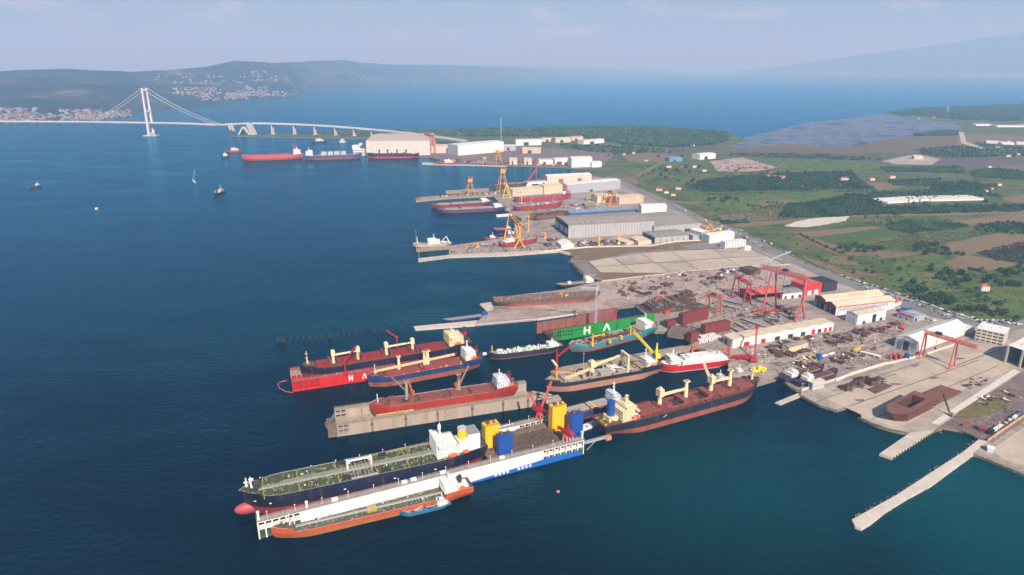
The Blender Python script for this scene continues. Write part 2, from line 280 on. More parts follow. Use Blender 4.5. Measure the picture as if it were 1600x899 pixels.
# big slab-paved yard: separate concrete bays with open joints
cy_ = slab('concrete_yard', [(893, 410), (917, 408.5), (1000, 394), (1112, 388.5), (1172, 386.5), (1226, 412.5), (1157, 417.5), (1047, 428), (937, 426.5), (912, 428)], ground_mat('joint_dirt', [(0.12, 0.09, 0.07), (0.2, 0.15, 0.12)], 0.05), ZL - 0.2, ZL + 0.55)
bt = [(919, 408.6), (958, 401.5), (1000, 394.8), (1048, 392.4), (1112, 389.2), (1171, 387.4)]; bb = [(938, 425.6), (990, 426.6), (1047, 426.8), (1092, 422.6), (1157, 417), (1223, 412.3)]
for i in range(5):
    for j in (0, 1):
        lp_ = lambda k, u: (bt[k][0] + (bb[k][0] - bt[k][0]) * u, bt[k][1] + (bb[k][1] - bt[k][1]) * u); u0, u1 = (0.01, .49) if j == 0 else (.51, .99); q = [Vector(p) for p in P([lp_(i, u0), lp_(i + 1, u0), lp_(i + 1, u1), lp_(i, u1)], ZL + .75)]; c = sum(q, Vector((0, 0))) / 4
        b = MB(); b.prism([tuple(p + (c - p).normalized() * 1.1) for p in q], ZL + 0.4, ZL + 0.75 + 0.03 * ((i + j) % 3)); b.obj('slab', (GR_PALE, GR_PALE, GR_CONC)[(i * 2 + j) % 3] if (i, j) != (3, 0) else GR_PALE, cy_)
b = MB(); b.prism(P([(897, 410.8), (917, 409.6), (935, 425.8), (914, 427.2)], ZL + .75), ZL + .4, ZL + .75); b.obj('slab', GR_ROAD, cy_)
# roads
road_r = [(950, 275), (990, 290), (1030, 307), (1052, 316), (1075, 328), (1105, 343), (1135, 352), (1165, 364), (1202, 382), (1240, 402), (1276, 417), (1339, 440.5), (1384, 454), (1438, 472), (1478, 489), (1532, 503), (1586, 504), (1640, 480)]
road_l = [(1640, 498), (1600, 514), (1560, 521), (1500, 507), (1440, 492), (1384, 472), (1334, 452), (1276, 429), (1240, 412), (1200, 396), (1172, 384), (1127, 362), (1092, 348), (1065, 333), (1020, 311), (980, 293), (944, 278)]
patch('road', road_r + road_l, GR_ROAD)
patch('parking_strip', [(1384, 471), (1334, 451), (1300, 440), (1240, 413), (1226, 413), (1262, 432), (1330, 462), (1400, 486), (1470, 508), (1540, 520), (1560, 521), (1500, 506), (1440, 491)], GR_CONC)
patch('dirt_road', [(1140, 350), (1180, 347), (1215, 345), (1325, 336), (1400, 335), (1500, 333), (1640, 328), (1640, 331), (1500, 336), (1400, 338), (1325, 339), (1240, 349), (1190, 352), (1150, 355)], GR_TAN)
patch('farm_track', [(960, 279), (985, 276), (1015, 262), (1040, 250), (1043, 251), (1020, 264), (995, 279), (1000, 288), (985, 288)], GR_TAN)
patch('farm_track', [(1040, 312), (1075, 316), (1120, 312), (1122, 314), (1075, 319), (1045, 316)], GR_TAN)
# the fields
FIELDS = [('marsh', [(1165, 232), (1225, 224.6), (1287, 229.6), (1344, 228), (1376, 218.6), (1428, 212.6), (1497, 209), (1535, 232), (1480, 243), (1300, 239), (1170, 236)], GR_REED, 12),
 ('motorway', [(1040, 228), (1140, 236), (1300, 240), (1420, 246), (1640, 250), (1640, 266), (1500, 262), (1400, 258), (1330, 252), (1140, 241), (1035, 233)], GR_RAIL, 0),
 ('toll_plaza', [(1378, 252), (1420, 243), (1440, 243), (1470, 249), (1455, 258), (1400, 257)], GR_CONC, 0),
 ('meadow', [(1175, 247), (1300, 250), (1380, 256), (1385, 263), (1250, 270), (1222, 268)], GR_GREEN, 8),
 ('block_yard', [(1110, 252), (1160, 246), (1215, 262), (1180, 268), (1120, 268)], GR_DIRT, 5),
 ('meadow', [(1100, 303), (1280, 299), (1360, 302), (1320, 309), (1240, 318), (1200, 326), (1140, 330), (1095, 318)], GR_GREEN, 8),
 ('field', [(1345, 286), (1385, 285), (1416, 293), (1372, 297)], GR_TAN, 3),
 ('field', [(1487, 346), (1640, 326), (1640, 344), (1525, 353)], GR_TAN, 4),
 ('field', [(1478, 381), (1560, 364), (1640, 369), (1640, 376), (1524, 396), (1495, 402), (1476, 391)], GR_TAN, 4),
 ('field', [(1467, 411), (1511, 399), (1557, 405), (1592, 412), (1560, 421), (1507, 423)], GR_TAN, 4),
 ('field', [(1568, 459), (1600, 445), (1640, 440), (1640, 472), (1600, 467)], GR_TAN, 4),
 ('sand_patch', [(1225, 353), (1245, 347), (1265, 342), (1327, 337.6), (1322, 345), (1290, 351), (1260, 355), (1240, 354.5)], GR_WHITE, 5),
 ('field', [(1234, 364), (1369, 353), (1376, 357), (1275, 370)], GR_TAN, 3),
 ('crop_field', [(1275, 371), (1376, 358), (1420, 366), (1316, 380)], GR_CROP, 2),
 ('field', [(1234, 368), (1250, 368), (1316, 385), (1400, 394), (1440, 396), (1400, 403), (1310, 398)], GR_BROWN, 5),
 ('meadow', [(1190, 368), (1235, 365), (1260, 378), (1310, 398), (1340, 420), (1300, 418), (1240, 396)], GR_SCRUB, 5),
 ('meadow', [(1400, 405), (1460, 400), (1500, 424), (1560, 440), (1450, 470), (1380, 445)], GR_GREEN, 8),
 ('field', [(1545, 262), (1600, 258), (1640, 262), (1640, 270), (1570, 268)], GR_BROWN, 4),
 ('field', [(1180, 314), (1230, 312), (1265, 316), (1230, 320), (1190, 322)], GR_BROWN, 4),
 ('field', [(1120, 336), (1215, 332), (1225, 340), (1170, 346), (1130, 344)], GR_BROWN, 4),
 ('field', [(970, 243), (1010, 238), (1060, 242), (1040, 252), (985, 254)], GR_BROWN, 6),
 ('field', [(1490, 229), (1500, 210), (1560, 210), (1640, 215), (1640, 224), (1540, 222)], GR_BROWN, 6),
 ('dirt_track', [(1498, 206), (1506, 207), (1510, 222), (1545, 234), (1535, 234), (1502, 224)], GR_PALE, 0),
 ('field', [(1565, 310), (1600, 304), (1640, 306), (1640, 316), (1580, 316)], GR_TAN, 3),
 ('field', [(1285, 402), (1320, 400), (1345, 415), (1300, 412)], GR_BROWN, 4), ('field', [(1360, 398), (1395, 395), (1405, 402), (1380, 404)], GR_BROWN, 4), ('field', [(1442, 426), (1465, 428), (1462, 436), (1446, 434)], GR_BROWN, 3), ('verge', [(1246, 398), (1300, 414), (1350, 436), (1335, 438), (1280, 416)], GR_BROWN, 4), ('field', [(1320, 424), (1350, 422), (1375, 430), (1345, 432)], GR_BROWN, 4),
 ('meadow', [(1560, 455), (1640, 430), (1700, 470), (1640, 500), (1560, 490), (1500, 470)], GR_GREEN, 8)]
for n, px, m, j in FIELDS: patch(n, px, m, j)
# ------------------------------------------------------------------ hills across the water
def hills(name, sky_px, dist, shore, depth, amp, m, rows=26, seed=0.0, cols=None):
    """terrain sheet: shoreline pixels -> rising ridges up to the skyline"""
    x0, x1 = sky_px[0][0], sky_px[-1][0]; cols = cols or int((x1 - x0) / 6)
    def ip(t, tab):
        for (a, b), (c, d) in zip(tab, tab[1:]):
            if a <= t <= c: return b + (d - b) * (t - a) / (c - a)
        return tab[-1][1] if t > tab[-1][0] else tab[0][1]
    vs = []; fs = []
    for i in range(cols + 1):
        px = x0 + (x1 - x0) * i / cols
        s = G(px, ip(px, shore)); d0 = s.length; u = Vector((s.x, s.y, 0)).normalized(); d0 = Vector((s.x, s.y)).length
        d1 = max(dist, d0 + depth); Y1 = u.y * d1; k = (449.5 - ip(px, sky_px)) / F; ztop = H - Y1 * (sp - k * cp) / (k * sp + cp)
        for j in range(rows + 1):
            t = j / rows; tt = t if t <= 0.9 else 0.9 + (t - 0.9)
            d = d0 + (d1 * 1.15 - d0) * t; p = u * d; r = min(1, t * (d1 * 1.15 - d0) / (d1 - d0))
            nz = noise.fractal(Vector((p.x / 2600 + seed, p.y / 2600, seed)), 0.9, 2.1, 6); n2 = noise.fractal(Vector((p.x / 700 + seed, p.y / 700, 5)), 0.9, 2.1, 5)
            env = r ** 0.9; mid = math.sin(math.pi * min(1, r))
            tr = (d1 - d0) / (d1 * 1.15 - d0); z = ztop * env * (1 if r < 1 else max(0, 1 - (t - tr) / (1 - tr) * 1.2)) + amp * mid * nz + amp * 0.3 * mid * n2 + 3
            z = min(z, H + (ztop - H) * min(1, d / d1) - (0 if r >= 1 else (1 - r) * 12))
            if t == 0: z = -2
            vs.append((p.x, p.y, max(z, -2) if t == 0 else max(z, 2.0)))
    for i in range(cols):
        for j in range(rows):
            a = i * (rows + 1) + j; fs.append((a, a + rows + 1, a + rows + 2, a + 1))
    b = MB(); b.raw(vs, fs); return b.obj(name, m, smooth=True, kind='structure')
HM = ground_mat('hill_scrub', [(0.006, 0.014, 0.010), (0.010, 0.02, 0.012), (0.015, 0.024, 0.014), (0.03, 0.03, 0.02), (0.06, 0.05, 0.04), (0.22, 0.18, 0.155)], 0.0016, fine=0.25)
hills('hills', [(-500, 112), (-100, 114), (0, 113), (40, 110), (120, 107), (180, 110), (220, 112), (280, 109), (330, 104), (375, 95), (430, 98), (480, 96), (540, 93), (565, 98), (620, 101), (680, 101), (760, 104), (860, 108), (960, 112), (1060, 116)], 9500,
      [(-500, 205), (-100, 199), (0, 194), (60, 192), (150, 187.5), (200, 182), (225, 174), (325, 165), (380, 158), (450, 153), (468, 145), (505, 140), (575, 136), (640, 131), (710, 128), (840, 122), (960, 119), (1060, 117.5)], 3200, 90, HM, 34, 1.3, 300)
hills('mountain', [(1150, 112), (1210, 105), (1300, 91), (1380, 80), (1450, 71), (1540, 56), (1590, 49), (1640, 50), (1800, 60), (2000, 60)], 20000,
      [(1150, 117), (1300, 119.5), (1480, 121), (1640, 122), (2000, 122)], 2200, 120, HM, 22, 7.7, 90)
hills('far_hills', [(540, 117), (640, 106), (760, 101), (860, 103), (960, 107), (1060, 112.5), (1130, 116.3)], 30000, [(540, 119), (1130, 116.6)], 9000, 60, HM, 10, 3.1, 80)

# joints, rails, stains and lanes on the paved yards
def strip(name, a, b, w, m, z=None):
    p, q = G(*a, ZL), G(*b, ZL); n = Vector((-(q - p).y, (q - p).x, 0)).normalized() * w / 2; _lift[0] += 1; zz = ZL + .05 + .012 * _lift[0] if z is None else z
    k = MB(); k.prism([tuple((p + n)[:2]), tuple((q + n)[:2]), tuple((q - n)[:2]), tuple((p - n)[:2])], zz - .2, zz); k.obj(name, m, kind='structure')
JD = mat('dark_joint_fill', (.13, .11, .09), .9); RS_ = mat('crane_rail', (.10, .075, .06), .6, rust=.4)
for a, b, w in (((1300, 612), (1440, 566), .8), ((1326, 636), (1530, 563), .9), ((1275, 629), (1400, 585), .6), ((1362, 656), (1560, 572), .6)): strip('joint', a, b, w, JD)
for a, b, w in (((1431, 559), (1530, 527), 1.0), ((1478, 578), (1580, 540), 1.0), ((1196, 487), (1130, 508), 1.2), ((1262, 503), (1150, 540), 1.2), ((1148, 465), (1090, 482), 1.0), ((1175, 476), (1110, 498), 1.0)): strip('crane_rail', a, b, w, RS_)
for q in ([(1140, 590), (1180, 562), (1240, 552), (1320, 532), (1400, 505), (1412, 508), (1330, 538), (1250, 560), (1190, 575), (1180, 588)], [(1098, 545), (1150, 549), (1200, 540), (1300, 520), (1302, 524), (1205, 546), (1150, 556), (1137, 558)], [(1340, 556), (1385, 540), (1390, 545), (1350, 562)]): patch('yard_lane', q, GR_CONC, 3)
ST_ = ground_mat('oil_stain', [(.10, .085, .075), (.19, .16, .135), (.26, .22, .185)], .06)
rs_ = random.Random(5)
for x, y, w, h in ((1215, 568, 22, 5), (1250, 566, 26, 6), (1300, 540, 20, 5), (1340, 528, 22, 4), (1270, 535, 18, 4), (1365, 520, 18, 4), (1180, 560, 14, 4), (1120, 520, 16, 4), (1160, 505, 24, 5), (1210, 500, 22, 5), (1100, 490, 18, 4), (1240, 480, 14, 4), (1330, 575, 16, 3), (1400, 600, 14, 3), (1460, 590, 12, 3), (1345, 625, 14, 3), (1500, 560, 14, 2.5), (1060, 455, 20, 3), (1000, 462, 20, 3), (1120, 440, 22, 3), (1180, 425, 14, 2), (860, 484, 26, 2), (760, 384, 22, 2), (850, 380, 16, 2), (930, 380, 30, 2), (870, 335, 20, 2), (900, 320, 24, 2), (1430, 570, 12, 3)):
    patch('stain', [(x + w * .6 * math.cos(t * .7) * rs_.uniform(.6, 1.1), y + h * .6 * math.sin(t * .7) * rs_.uniform(.6, 1.1)) for t in range(9)], ST_, 1.5)
# ------------------------------------------------------------------ paints
W_ = lambda n, c, **k: mat(n, c, **k)
PW = mat('white_paint', (0.80, 0.79, 0.76), 0.5, var=0.07, scale=0.2, fine=0.05, rust=0.3, rustcol=(0.5, 0.40, 0.3), streak=True)
PC = mat('cream_paint', (0.78, 0.66, 0.40), 0.55, var=0.1, scale=0.3, rust=0.36, rustcol=(0.36, 0.2, 0.09), streak=True)
PNAVY = mat('navy_hull_paint', (0.012, 0.013, 0.035), 0.4, var=0.3, scale=0.1, rust=0.32, rustcol=(0.08, 0.05, 0.05), streak=True)
PBLACK = mat('black_hull_paint', (0.02, 0.02, 0.028), 0.5, var=0.35, scale=0.1, rust=0.25, rustcol=(0.11, 0.06, 0.045), streak=True)
PBLUEH = mat('blue_hull_paint', (0.02, 0.04, 0.125), 0.45, var=0.25, scale=0.1, rust=0.36, streak=True)
PANTI = mat('red_antifouling', (0.26, 0.026, 0.022), 0.6, var=0.25, scale=0.12, rust=0.3, rustcol=(0.17, 0.04, 0.03), streak=True)
PPINK = mat('faded_antifouling', (0.27, 0.075, 0.05), 0.7, var=0.25, scale=0.1, rust=0.45, rustcol=(0.20, 0.085, 0.05), streak=True)
PSALM = mat('bare_primer_hull', (0.37, 0.195, 0.135), 0.75, var=0.15, scale=0.08, rust=0.35, rustcol=(0.28, 0.10, 0.07))
POCH = mat('rusty_orange_hull', (0.30, 0.13, 0.04), 0.75, var=0.25, scale=0.12, rust=0.5, rustcol=(0.26, 0.14, 0.06), streak=True)
PORG = mat('orange_paint', (0.50, 0.075, 0.022), 0.5, var=0.2, scale=0.2, rust=0.55, rustcol=(0.28, 0.10, 0.045), streak=True)
PRED = mat('red_paint', (0.46, 0.014, 0.014), 0.45, var=0.2, scale=0.15, rust=0.3, rustcol=(.24, .03, .025), streak=True)
PREDD = mat('signal_red_dock', (0.56, 0.012, 0.014), 0.5, var=0.15, scale=0.08, rust=0.36, rustcol=(0.25, 0.02, 0.02), streak=True)
PGREEN = mat('green_dock_paint', (0.012, 0.27, 0.035), 0.5, var=0.15, scale=0.08, rust=0.3, rustcol=(0.02, 0.12, 0.04), streak=True)
PTEAL = mat('teal_paint', (0.02, 0.24, 0.30), 0.5, var=0.15, scale=0.1, rust=0.4, rustcol=(.15, .12, .09), streak=True)
PDGREEN = mat('green_deck', (0.05, 0.085, 0.03), 0.75, var=0.45, scale=0.12, rust=0.55, rustcol=(0.13, 0.105, 0.055))
POLIVE = mat('olive_deck', (0.10, 0.11, 0.06), 0.8, var=0.3, scale=0.15, rust=0.4, rustcol=(0.17, 0.12, 0.07))
PDECK = mat('rust_red_deck', (0.17, 0.045, 0.032), 0.75, var=0.2, scale=0.12, rust=0.4, rustcol=(0.12, 0.06, 0.042))
PHATCH = mat('hatch_red', (0.24, 0.065, 0.046), 0.65, var=0.2, scale=0.12, rust=0.35, rustcol=(0.17, 0.08, 0.055))
PHATD = mat('hatch_dark_red', (0.26, 0.02, 0.018), 0.6, var=0.15, scale=0.12, rust=0.1)
PGREYD = mat('grey_deck', (0.28, 0.27, 0.26), 0.7, var=0.15, scale=0.15, rust=0.25, rustcol=(0.2, 0.14, 0.1))
PHATG = mat('hatch_grey', (0.36, 0.34, 0.31), 0.65, var=0.12, scale=0.12, rust=0.15, rustcol=(0.28, 0.2, 0.14))
PTAN = mat('tan_deck', (0.34, 0.27, 0.19), 0.8, var=0.2, scale=0.15, rust=0.3, rustcol=(0.22, 0.13, 0.08))
PDOCK = mat('grey_dock_steel', (0.37, 0.315, 0.25), 0.75, var=0.15, scale=0.09, rust=0.34, rustcol=(0.25, 0.17, 0.11), streak=True)
PYEL = mat('yellow_paint', (0.85, 0.50, 0.015), 0.5, var=0.07, scale=0.15, rust=0.05, streak=True)
PYCR = mat('yellow_crane_paint', (0.76, 0.47, 0.045), 0.5, var=0.12, scale=0.2, rust=0.15)
POCR = mat('orange_crane_paint', (0.74, 0.33, 0.04), 0.5, var=0.12, scale=0.2, rust=0.15)
PLEM = mat('lemon_crane_paint', (0.83, 0.68, 0.02), 0.5, var=0.1, scale=0.2, rust=0.06)
PBLUE = mat('royal_blue_paint', (0.012, 0.075, 0.32), 0.5, var=0.1, scale=0.12, rust=0.05, streak=True)
PSKY = mat('sky_blue_band', (0.015, 0.125, 0.46), 0.45, var=0.06, scale=0.1)
PGREY = mat('light_grey_steel', (0.47, 0.48, 0.50), 0.55, var=0.1, scale=0.3, rust=0.1)
PDARK = mat('dark_steel', (0.035, 0.035, 0.04), 0.6, var=0.2, scale=0.4)
PGLASS = mat('dark_window_glass', (0.02, 0.028, 0.035), 0.12, var=0.1, scale=0.4)
PRUST = mat('rusty_steel', (0.12, 0.045, 0.028), 0.85, var=0.3, scale=0.15, rust=0.3, rustcol=(0.24, 0.12, 0.07))
PRUST2 = mat('brown_scrap_steel', (0.12, 0.075, 0.055), 0.85, var=0.4, scale=0.3, rust=0.3, rustcol=(0.22, 0.12, 0.08))
PPRIM = mat('red_primer_block', (0.19, 0.034, 0.026), 0.7, var=0.15, scale=0.12, rust=0.25, rustcol=(0.17, 0.05, 0.035))
PCRED = mat('crane_red_paint', (0.52, 0.045, 0.05), 0.55, var=0.15, scale=0.2, rust=0.12, rustcol=(0.3, 0.1, 0.09))
PCPINK = mat('faded_red_crane', (0.56, 0.12, 0.11), 0.6, var=0.15, scale=0.2, rust=0.15, rustcol=(0.5, 0.25, 0.22))
PLIFE = mat('lifeboat_orange', (0.80, 0.13, 0.02), 0.4, var=0.06)
PCONC = mat('quay_concrete', (0.50, 0.45, 0.38), 0.85, var=0.15, scale=0.1, rust=0.2, rustcol=(0.33, 0.28, 0.22))
PTYRE = mat('black_rubber', (0.02, 0.02, 0.02), 0.9)
POPEN = mat('open_hold_shade', (0.05, 0.03, 0.028), 0.9, var=0.3, scale=0.3)
# ------------------------------------------------------------------ ship builder (local frame: x stern -> bow, y to port, z up)
def smooth(t): t = max(0, min(1, t)); return t * t * (3 - 2 * t)
class Ship:
    def __init__(s, name, label, cat, bow, stern, zpx, B, zk, zp, zd, mb, mt, md, fc=(0.09, 2.5), poop=(0.16, 2.5), rake=0.04, group=None, sheer=1.0, bul=1.0, tw=0.8, bulge=2.4, z0=0.0, bowf=0.80):
        p = G(*bow, zpx); q = G(*stern, zpx); s.a = ang(q, p); s.L = L = math.hypot(p.x - q.x, p.y - q.y); s.B = B; s.q = q; s.zd = zd; s.fc = fc; s.poop = poop; s.sheer = sheer
        s.R = root(name, label, cat, (q.x, q.y, z0), s.a, group); s.z0 = z0
        s.tw = tw; s.bulge = bulge; s.bowf = bowf; s.rake = rake; s.zk = zk
        T = [0, 0.012, 0.03, 0.06, 0.1, 0.15, 0.2, 0.35, 0.5, 0.65, 0.78, 0.84, 0.88, 0.915, 0.94, 0.96, 0.975, 0.988, 1.0]
        for e in (poop[0], 1 - fc[0]):
            if 0 < e < 1: T += [e - 0.0008, e + 0.0008]
        T = sorted(T)
        def shell(zlo, zhi_f, rows, mtl, name, cap_bottom=False):
            m = MB(); n = len(T)
            for side in (1, -1):
                vs = []
                for t in T:
                    z1 = zhi_f(t)
                    for r in range(rows + 1):
                        z = zlo + (z1 - zlo) * r / rows; vs.append(s.pt(t, z, side))
                fs = []
                for i in range(n - 1):
                    for r in range(rows):
                        a = i * (rows + 1) + r; b_ = a + rows + 1
                        fs.append((a, b_, b_ + 1, a + 1) if side < 0 else (a, a + 1, b_ + 1, b_))
                m.raw(vs, fs)
            vs = []
            for r in range(rows + 1):
                z = zlo + (zhi_f(0) - zlo) * r / rows; vs += [s.pt(0, z, 1), s.pt(0, z, -1)]
            m.raw(vs, [(2 * r, 2 * r + 2, 2 * r + 3, 2 * r + 1) for r in range(rows)])
            return m.obj(name, mtl, s.R, smooth=False)
        if zp > zk: s.bottom = shell(zk, lambda t: zp, 4, mb, 'lower_hull')
        s.hull = shell(zp, lambda t: s.zdk(t) + bul, 3, mt, 'hull')
        m = MB(); vs = []
        for t in T: vs += [s.pt(t, s.zdk(t), 1, 0.25), s.pt(t, s.zdk(t), -1, 0.25)]
        m.raw(vs, [(2 * i, 2 * i + 1, 2 * i + 3, 2 * i + 2) for i in range(len(T) - 1)]); s.deck = m.obj('deck', md, s.R)
        if bul > 0:                                  # capping rail gives the bulwark its thickness
            m = MB()
            for sd_ in (1, -1):
                for t0, t1 in zip(T, T[1:]):
                    m.beam(s.pt(t0, s.zdk(t0) + bul, sd_, 0.15), s.pt(t1, s.zdk(t1) + bul, sd_, 0.15), 0.35, 0.2)
            m.obj('bulwark_rail', mt, s.R)
    def zdk(s, t):
        z = s.zd + s.sheer * smooth((t - 0.75) / 0.25) * 1.2 + s.sheer * 0.5 * smooth((0.2 - t) / 0.2)
        if t > 1 - s.fc[0]: z += s.fc[1]
        if t < s.poop[0]: z += s.poop[1]
        return z
    def pt(s, t, z, side, inset=0.0):
        u = max(0.0, min(1.0, (z - s.zk) / max(0.1, s.zd - s.zk)))
        w = s.B / 2
        if t < 0.22:
            k = smooth(t / 0.22); lo = s.tw * (0.25 + 0.75 * u ** 0.7); w *= lo + (1 - lo) * k
        if t > s.bowf:
            v = (t - s.bowf) / (1 - s.bowf); pw = 1.35 + (s.bulge - 1.35) * u; w *= max(0.0, 1 - v ** pw)
            w = max(w, 0.05)
        x = s.L * t
        if t > 0.8: x -= s.rake * s.L * (1 - u) ** 1.2 * ((t - 0.8) / 0.2) ** 2
        if t < 0.2: x += 0.045 * s.L * (1 - u) ** 1.5 * (1 - t / 0.2)
        return (x, side * max(0.03, w - inset), z)
    def at(s, px, py, z):
        g = G(px, py, z + s.z0); d = g - s.q; c, n = math.cos(s.a), math.sin(s.a); return Vector((d.x * c + d.y * n, -d.x * n + d.y * c, z))
    def hatches(s, spans, wf, h, mtl, coam=None, z=None, opens=()):
        for i, (a, b) in enumerate(spans):
            w = s.B * wf; z_ = s.zd if z is None else z; x0, x1 = a * s.L, b * s.L
            m = MB(); t = 0.8
            m.box(x0, x1, -w / 2, -w / 2 + t, z_ - 0.2, z_ + h); m.box(x0, x1, w / 2 - t, w / 2, z_ - 0.2, z_ + h); m.box(x0, x0 + t, -w / 2 + t, w / 2 - t, z_ - 0.2, z_ + h); m.box(x1 - t, x1, -w / 2 + t, w / 2 - t, z_ - 0.2, z_ + h)
            c = m.obj('hatch_coaming', coam or mtl, s.R)
            if i in opens:
                m = MB(); m.box(x0 + t, x1 - t, -w / 2 + t, w / 2 - t, z_ - 0.15, z_ + 0.1); m.obj('open_hold', POPEN, c)  # dark plate at deck level stands in for the shaded hold
                m = MB(); m.box(x0 - 1.2, x0 + (x1 - x0) * 0.22, -w / 2 + 0.2, w / 2 - 0.2, z_ + h, z_ + h + 3.2); m.obj('hatch_cover', mtl, c)
                m = MB(); m.box(x1 - (x1 - x0) * 0.22, x1 + 1.2, -w / 2 + 0.2, w / 2 - 0.2, z_ + h, z_ + h + 3.2); m.obj('hatch_cover', mtl, c)
            else:
                n = max(2, int((x1 - x0) / 7)); st = (x1 - x0) / n; pm = None
                for k in range(n):
                    if pm is None:
                        m = MB(); m.box(0.12, st - 0.12, -w / 2 - 0.3, w / 2 + 0.3, 0, 0.75); m.box(0.12, st - 0.12, -w / 2 + 1, w / 2 - 1, 0.75, 0.95)
                        for yy in (-w / 4, 0, w / 4): m.box(0.3, st - 0.3, yy - 0.12, yy + 0.12, 0.95, 1.1)
                        pm = m.obj('hatch_cover', mtl, c); pm.location = (x0, 0, z_ + h)
                    else: put(pm, c, (x0 + k * st, 0, z_ + h))
    def crane(s, x, y, z, h, mtl, to=None, jl=0, w=2.6, jw=1.6, house=True, jm=None, jz=None, twin=False):
        """post with machine house and jib; to = local end point of the jib"""
        m = MB(); m.tube((x, y, z), (x, y, z + h * 0.62), w * 0.5, 10, w * 0.42)
        if house: m.box(x - w * 0.55, x + w * 0.55, y - w * 0.7, y + w * 0.7, z + h * 0.58, z + h * 0.92); m.box(x - w * 0.3, x + w * 0.3, y - w * 0.3, y + w * 0.3, z + h * 0.92, z + h)
        else: m.tube((x, y, z + h * 0.6), (x, y, z + h), w * 0.42, 10, w * 0.3); m.box(x - w * 0.6, x + w * 0.6, y - w * 0.5, y + w * 0.5, z + h * 0.95, z + h)
        c = m.obj('deck_crane', mtl, s.R)
        if to is not None:
            zj = z + h * 0.6 if jz is None else jz
            m = MB(); p = Vector((x, y, zj)); q = Vector(to); a, b = m.frame(p, q)
            for o in (-jw * 0.55, jw * 0.55): m.beam(p + a * o, q + a * o * 0.5, jw * 0.3, jw * 0.55)
            n = max(3, int((q - p).length / 4))
            for k in range(n + 1):
                u = p.lerp(q, k / n); f = jw * 0.55 * (1 - 0.5 * k / n); m.beam(u - a * f, u + a * f, jw * 0.22)
            m.obj('jib', jm or mtl, c)
            m = MB(); m.beam((x, y, z + h), p.lerp(q, 0.92), 0.18); m.obj('hoist_wire', PDARK, c)
        return c
    def house(s, x0, x1, wf, z, n, mtl, h=2.7, step=0.6, wing=True, fwd=1, topn=1, win=True):
        """accommodation block facing the bow side given by fwd (+1 = windows toward the bow)"""
        m = MB(); W = s.B * wf; zz = z; rows = []
        for k in range(n):
            f = x0 + step * k * 0.35; g = x1 - step * k * 0.15; w = W * (1 - 0.02 * k) if k < n - 1 else W * 0.82
            if k >= n - topn: f += (x1 - x0) * (0.3 if topn == 1 else 0.55)
            m.box(f, g, -w / 2, w / 2, zz, zz + h - 0.25); m.box(f - 0.5, g + 0.5, -w / 2 - 0.5, w / 2 + 0.5, zz + h - 0.25, zz + h)
            rows.append((f, g, w, zz)); zz += h
        f, g, w, z_ = rows[-1]
        if wing: m.box(g - 3.2, g - 0.2, -s.B / 2, s.B / 2, z_ - 0.05, z_ + 1.0)
        m.box(f + 1, g - 1.5, -w * 0.28, w * 0.28, zz, zz + 1.1)
        o = m.obj('superstructure', mtl, s.R)
        if win:
            for k, (f, g, w, z_) in enumerate(rows):
                m = MB(); last = k == n - 1; nn = max(3, int(w / 2.4))
                if last: m.box(g - 0.02, g + 0.06, -w / 2 + 0.6, w / 2 - 0.6, z_ + 1.1, z_ + 2.1)
                else:
                    for i in range(nn):
                        yy = -w / 2 + (i + 0.5) * w / nn; m.box(g - 0.02, g + 0.06, yy - 0.45, yy + 0.45, z_ + 1.0, z_ + 1.9); m.box(f - 0.06, f + 0.02, yy - 0.4, yy + 0.4, z_ + 1.0, z_ + 1.8)
                ns = max(2, int((g - f) / 2.6))
                for i in range(ns):
                    xx = f + (i + 0.5) * (g - f) / ns
                    for sg in (1, -1): m.box(xx - 0.4, xx + 0.4, min(sg * w / 2, sg * (w / 2 + 0.06)), max(sg * w / 2, sg * (w / 2 + 0.06)), z_ + 1.0, z_ + 1.8)
                m.obj('window_row', PGLASS, o, kind='stuff')
        rl = MB()
        for k, (f, g, w, z_) in enumerate(rows):
            zt = z_ + h + 1.0
            for a_, b_ in (((f - .4, -w / 2 - .4), (g + .4, -w / 2 - .4)), ((f - .4, w / 2 + .4), (g + .4, w / 2 + .4)), ((f - .4, -w / 2 - .4), (f - .4, w / 2 + .4))):
                rl.beam((*a_, zt), (*b_, zt), 0.1); rl.beam((*a_, zt - .5), (*b_, zt - .5), 0.08)
                for i in range(6):
                    u = i / 5; rl.beam((a_[0] + (b_[0] - a_[0]) * u, a_[1] + (b_[1] - a_[1]) * u, zt - 1), (a_[0] + (b_[0] - a_[0]) * u, a_[1] + (b_[1] - a_[1]) * u, zt), 0.1)
        rl.obj('railing', PW, o)
        return zz, o
    def mast(s, x, y, z, h, mtl=None, arms=2, w=0.7):
        m = MB(); m.tube((x, y, z), (x, y, z + h), w * 0.8, 8, w * 0.35)
        for k in range(arms):
            zz = z + h * (0.55 + 0.3 * k / max(1, arms - 1)); a = h * 0.16 * (1 - 0.3 * k); m.beam((x, y - a, zz), (x, y + a, zz), w * 0.4); m.box(x - w, x + w * 1.6, y - w * 0.8, y + w * 0.8, zz - 0.5, zz - 0.2)
        m.beam((x - h * .12, y, z), (x, y, z + h * .55), w * .4)
        m.box(x - .3, x + .3, y - h * .12, y + h * .12, z + h * .72, z + h * .76)
        return m.obj('mast', mtl or PW, s.R)
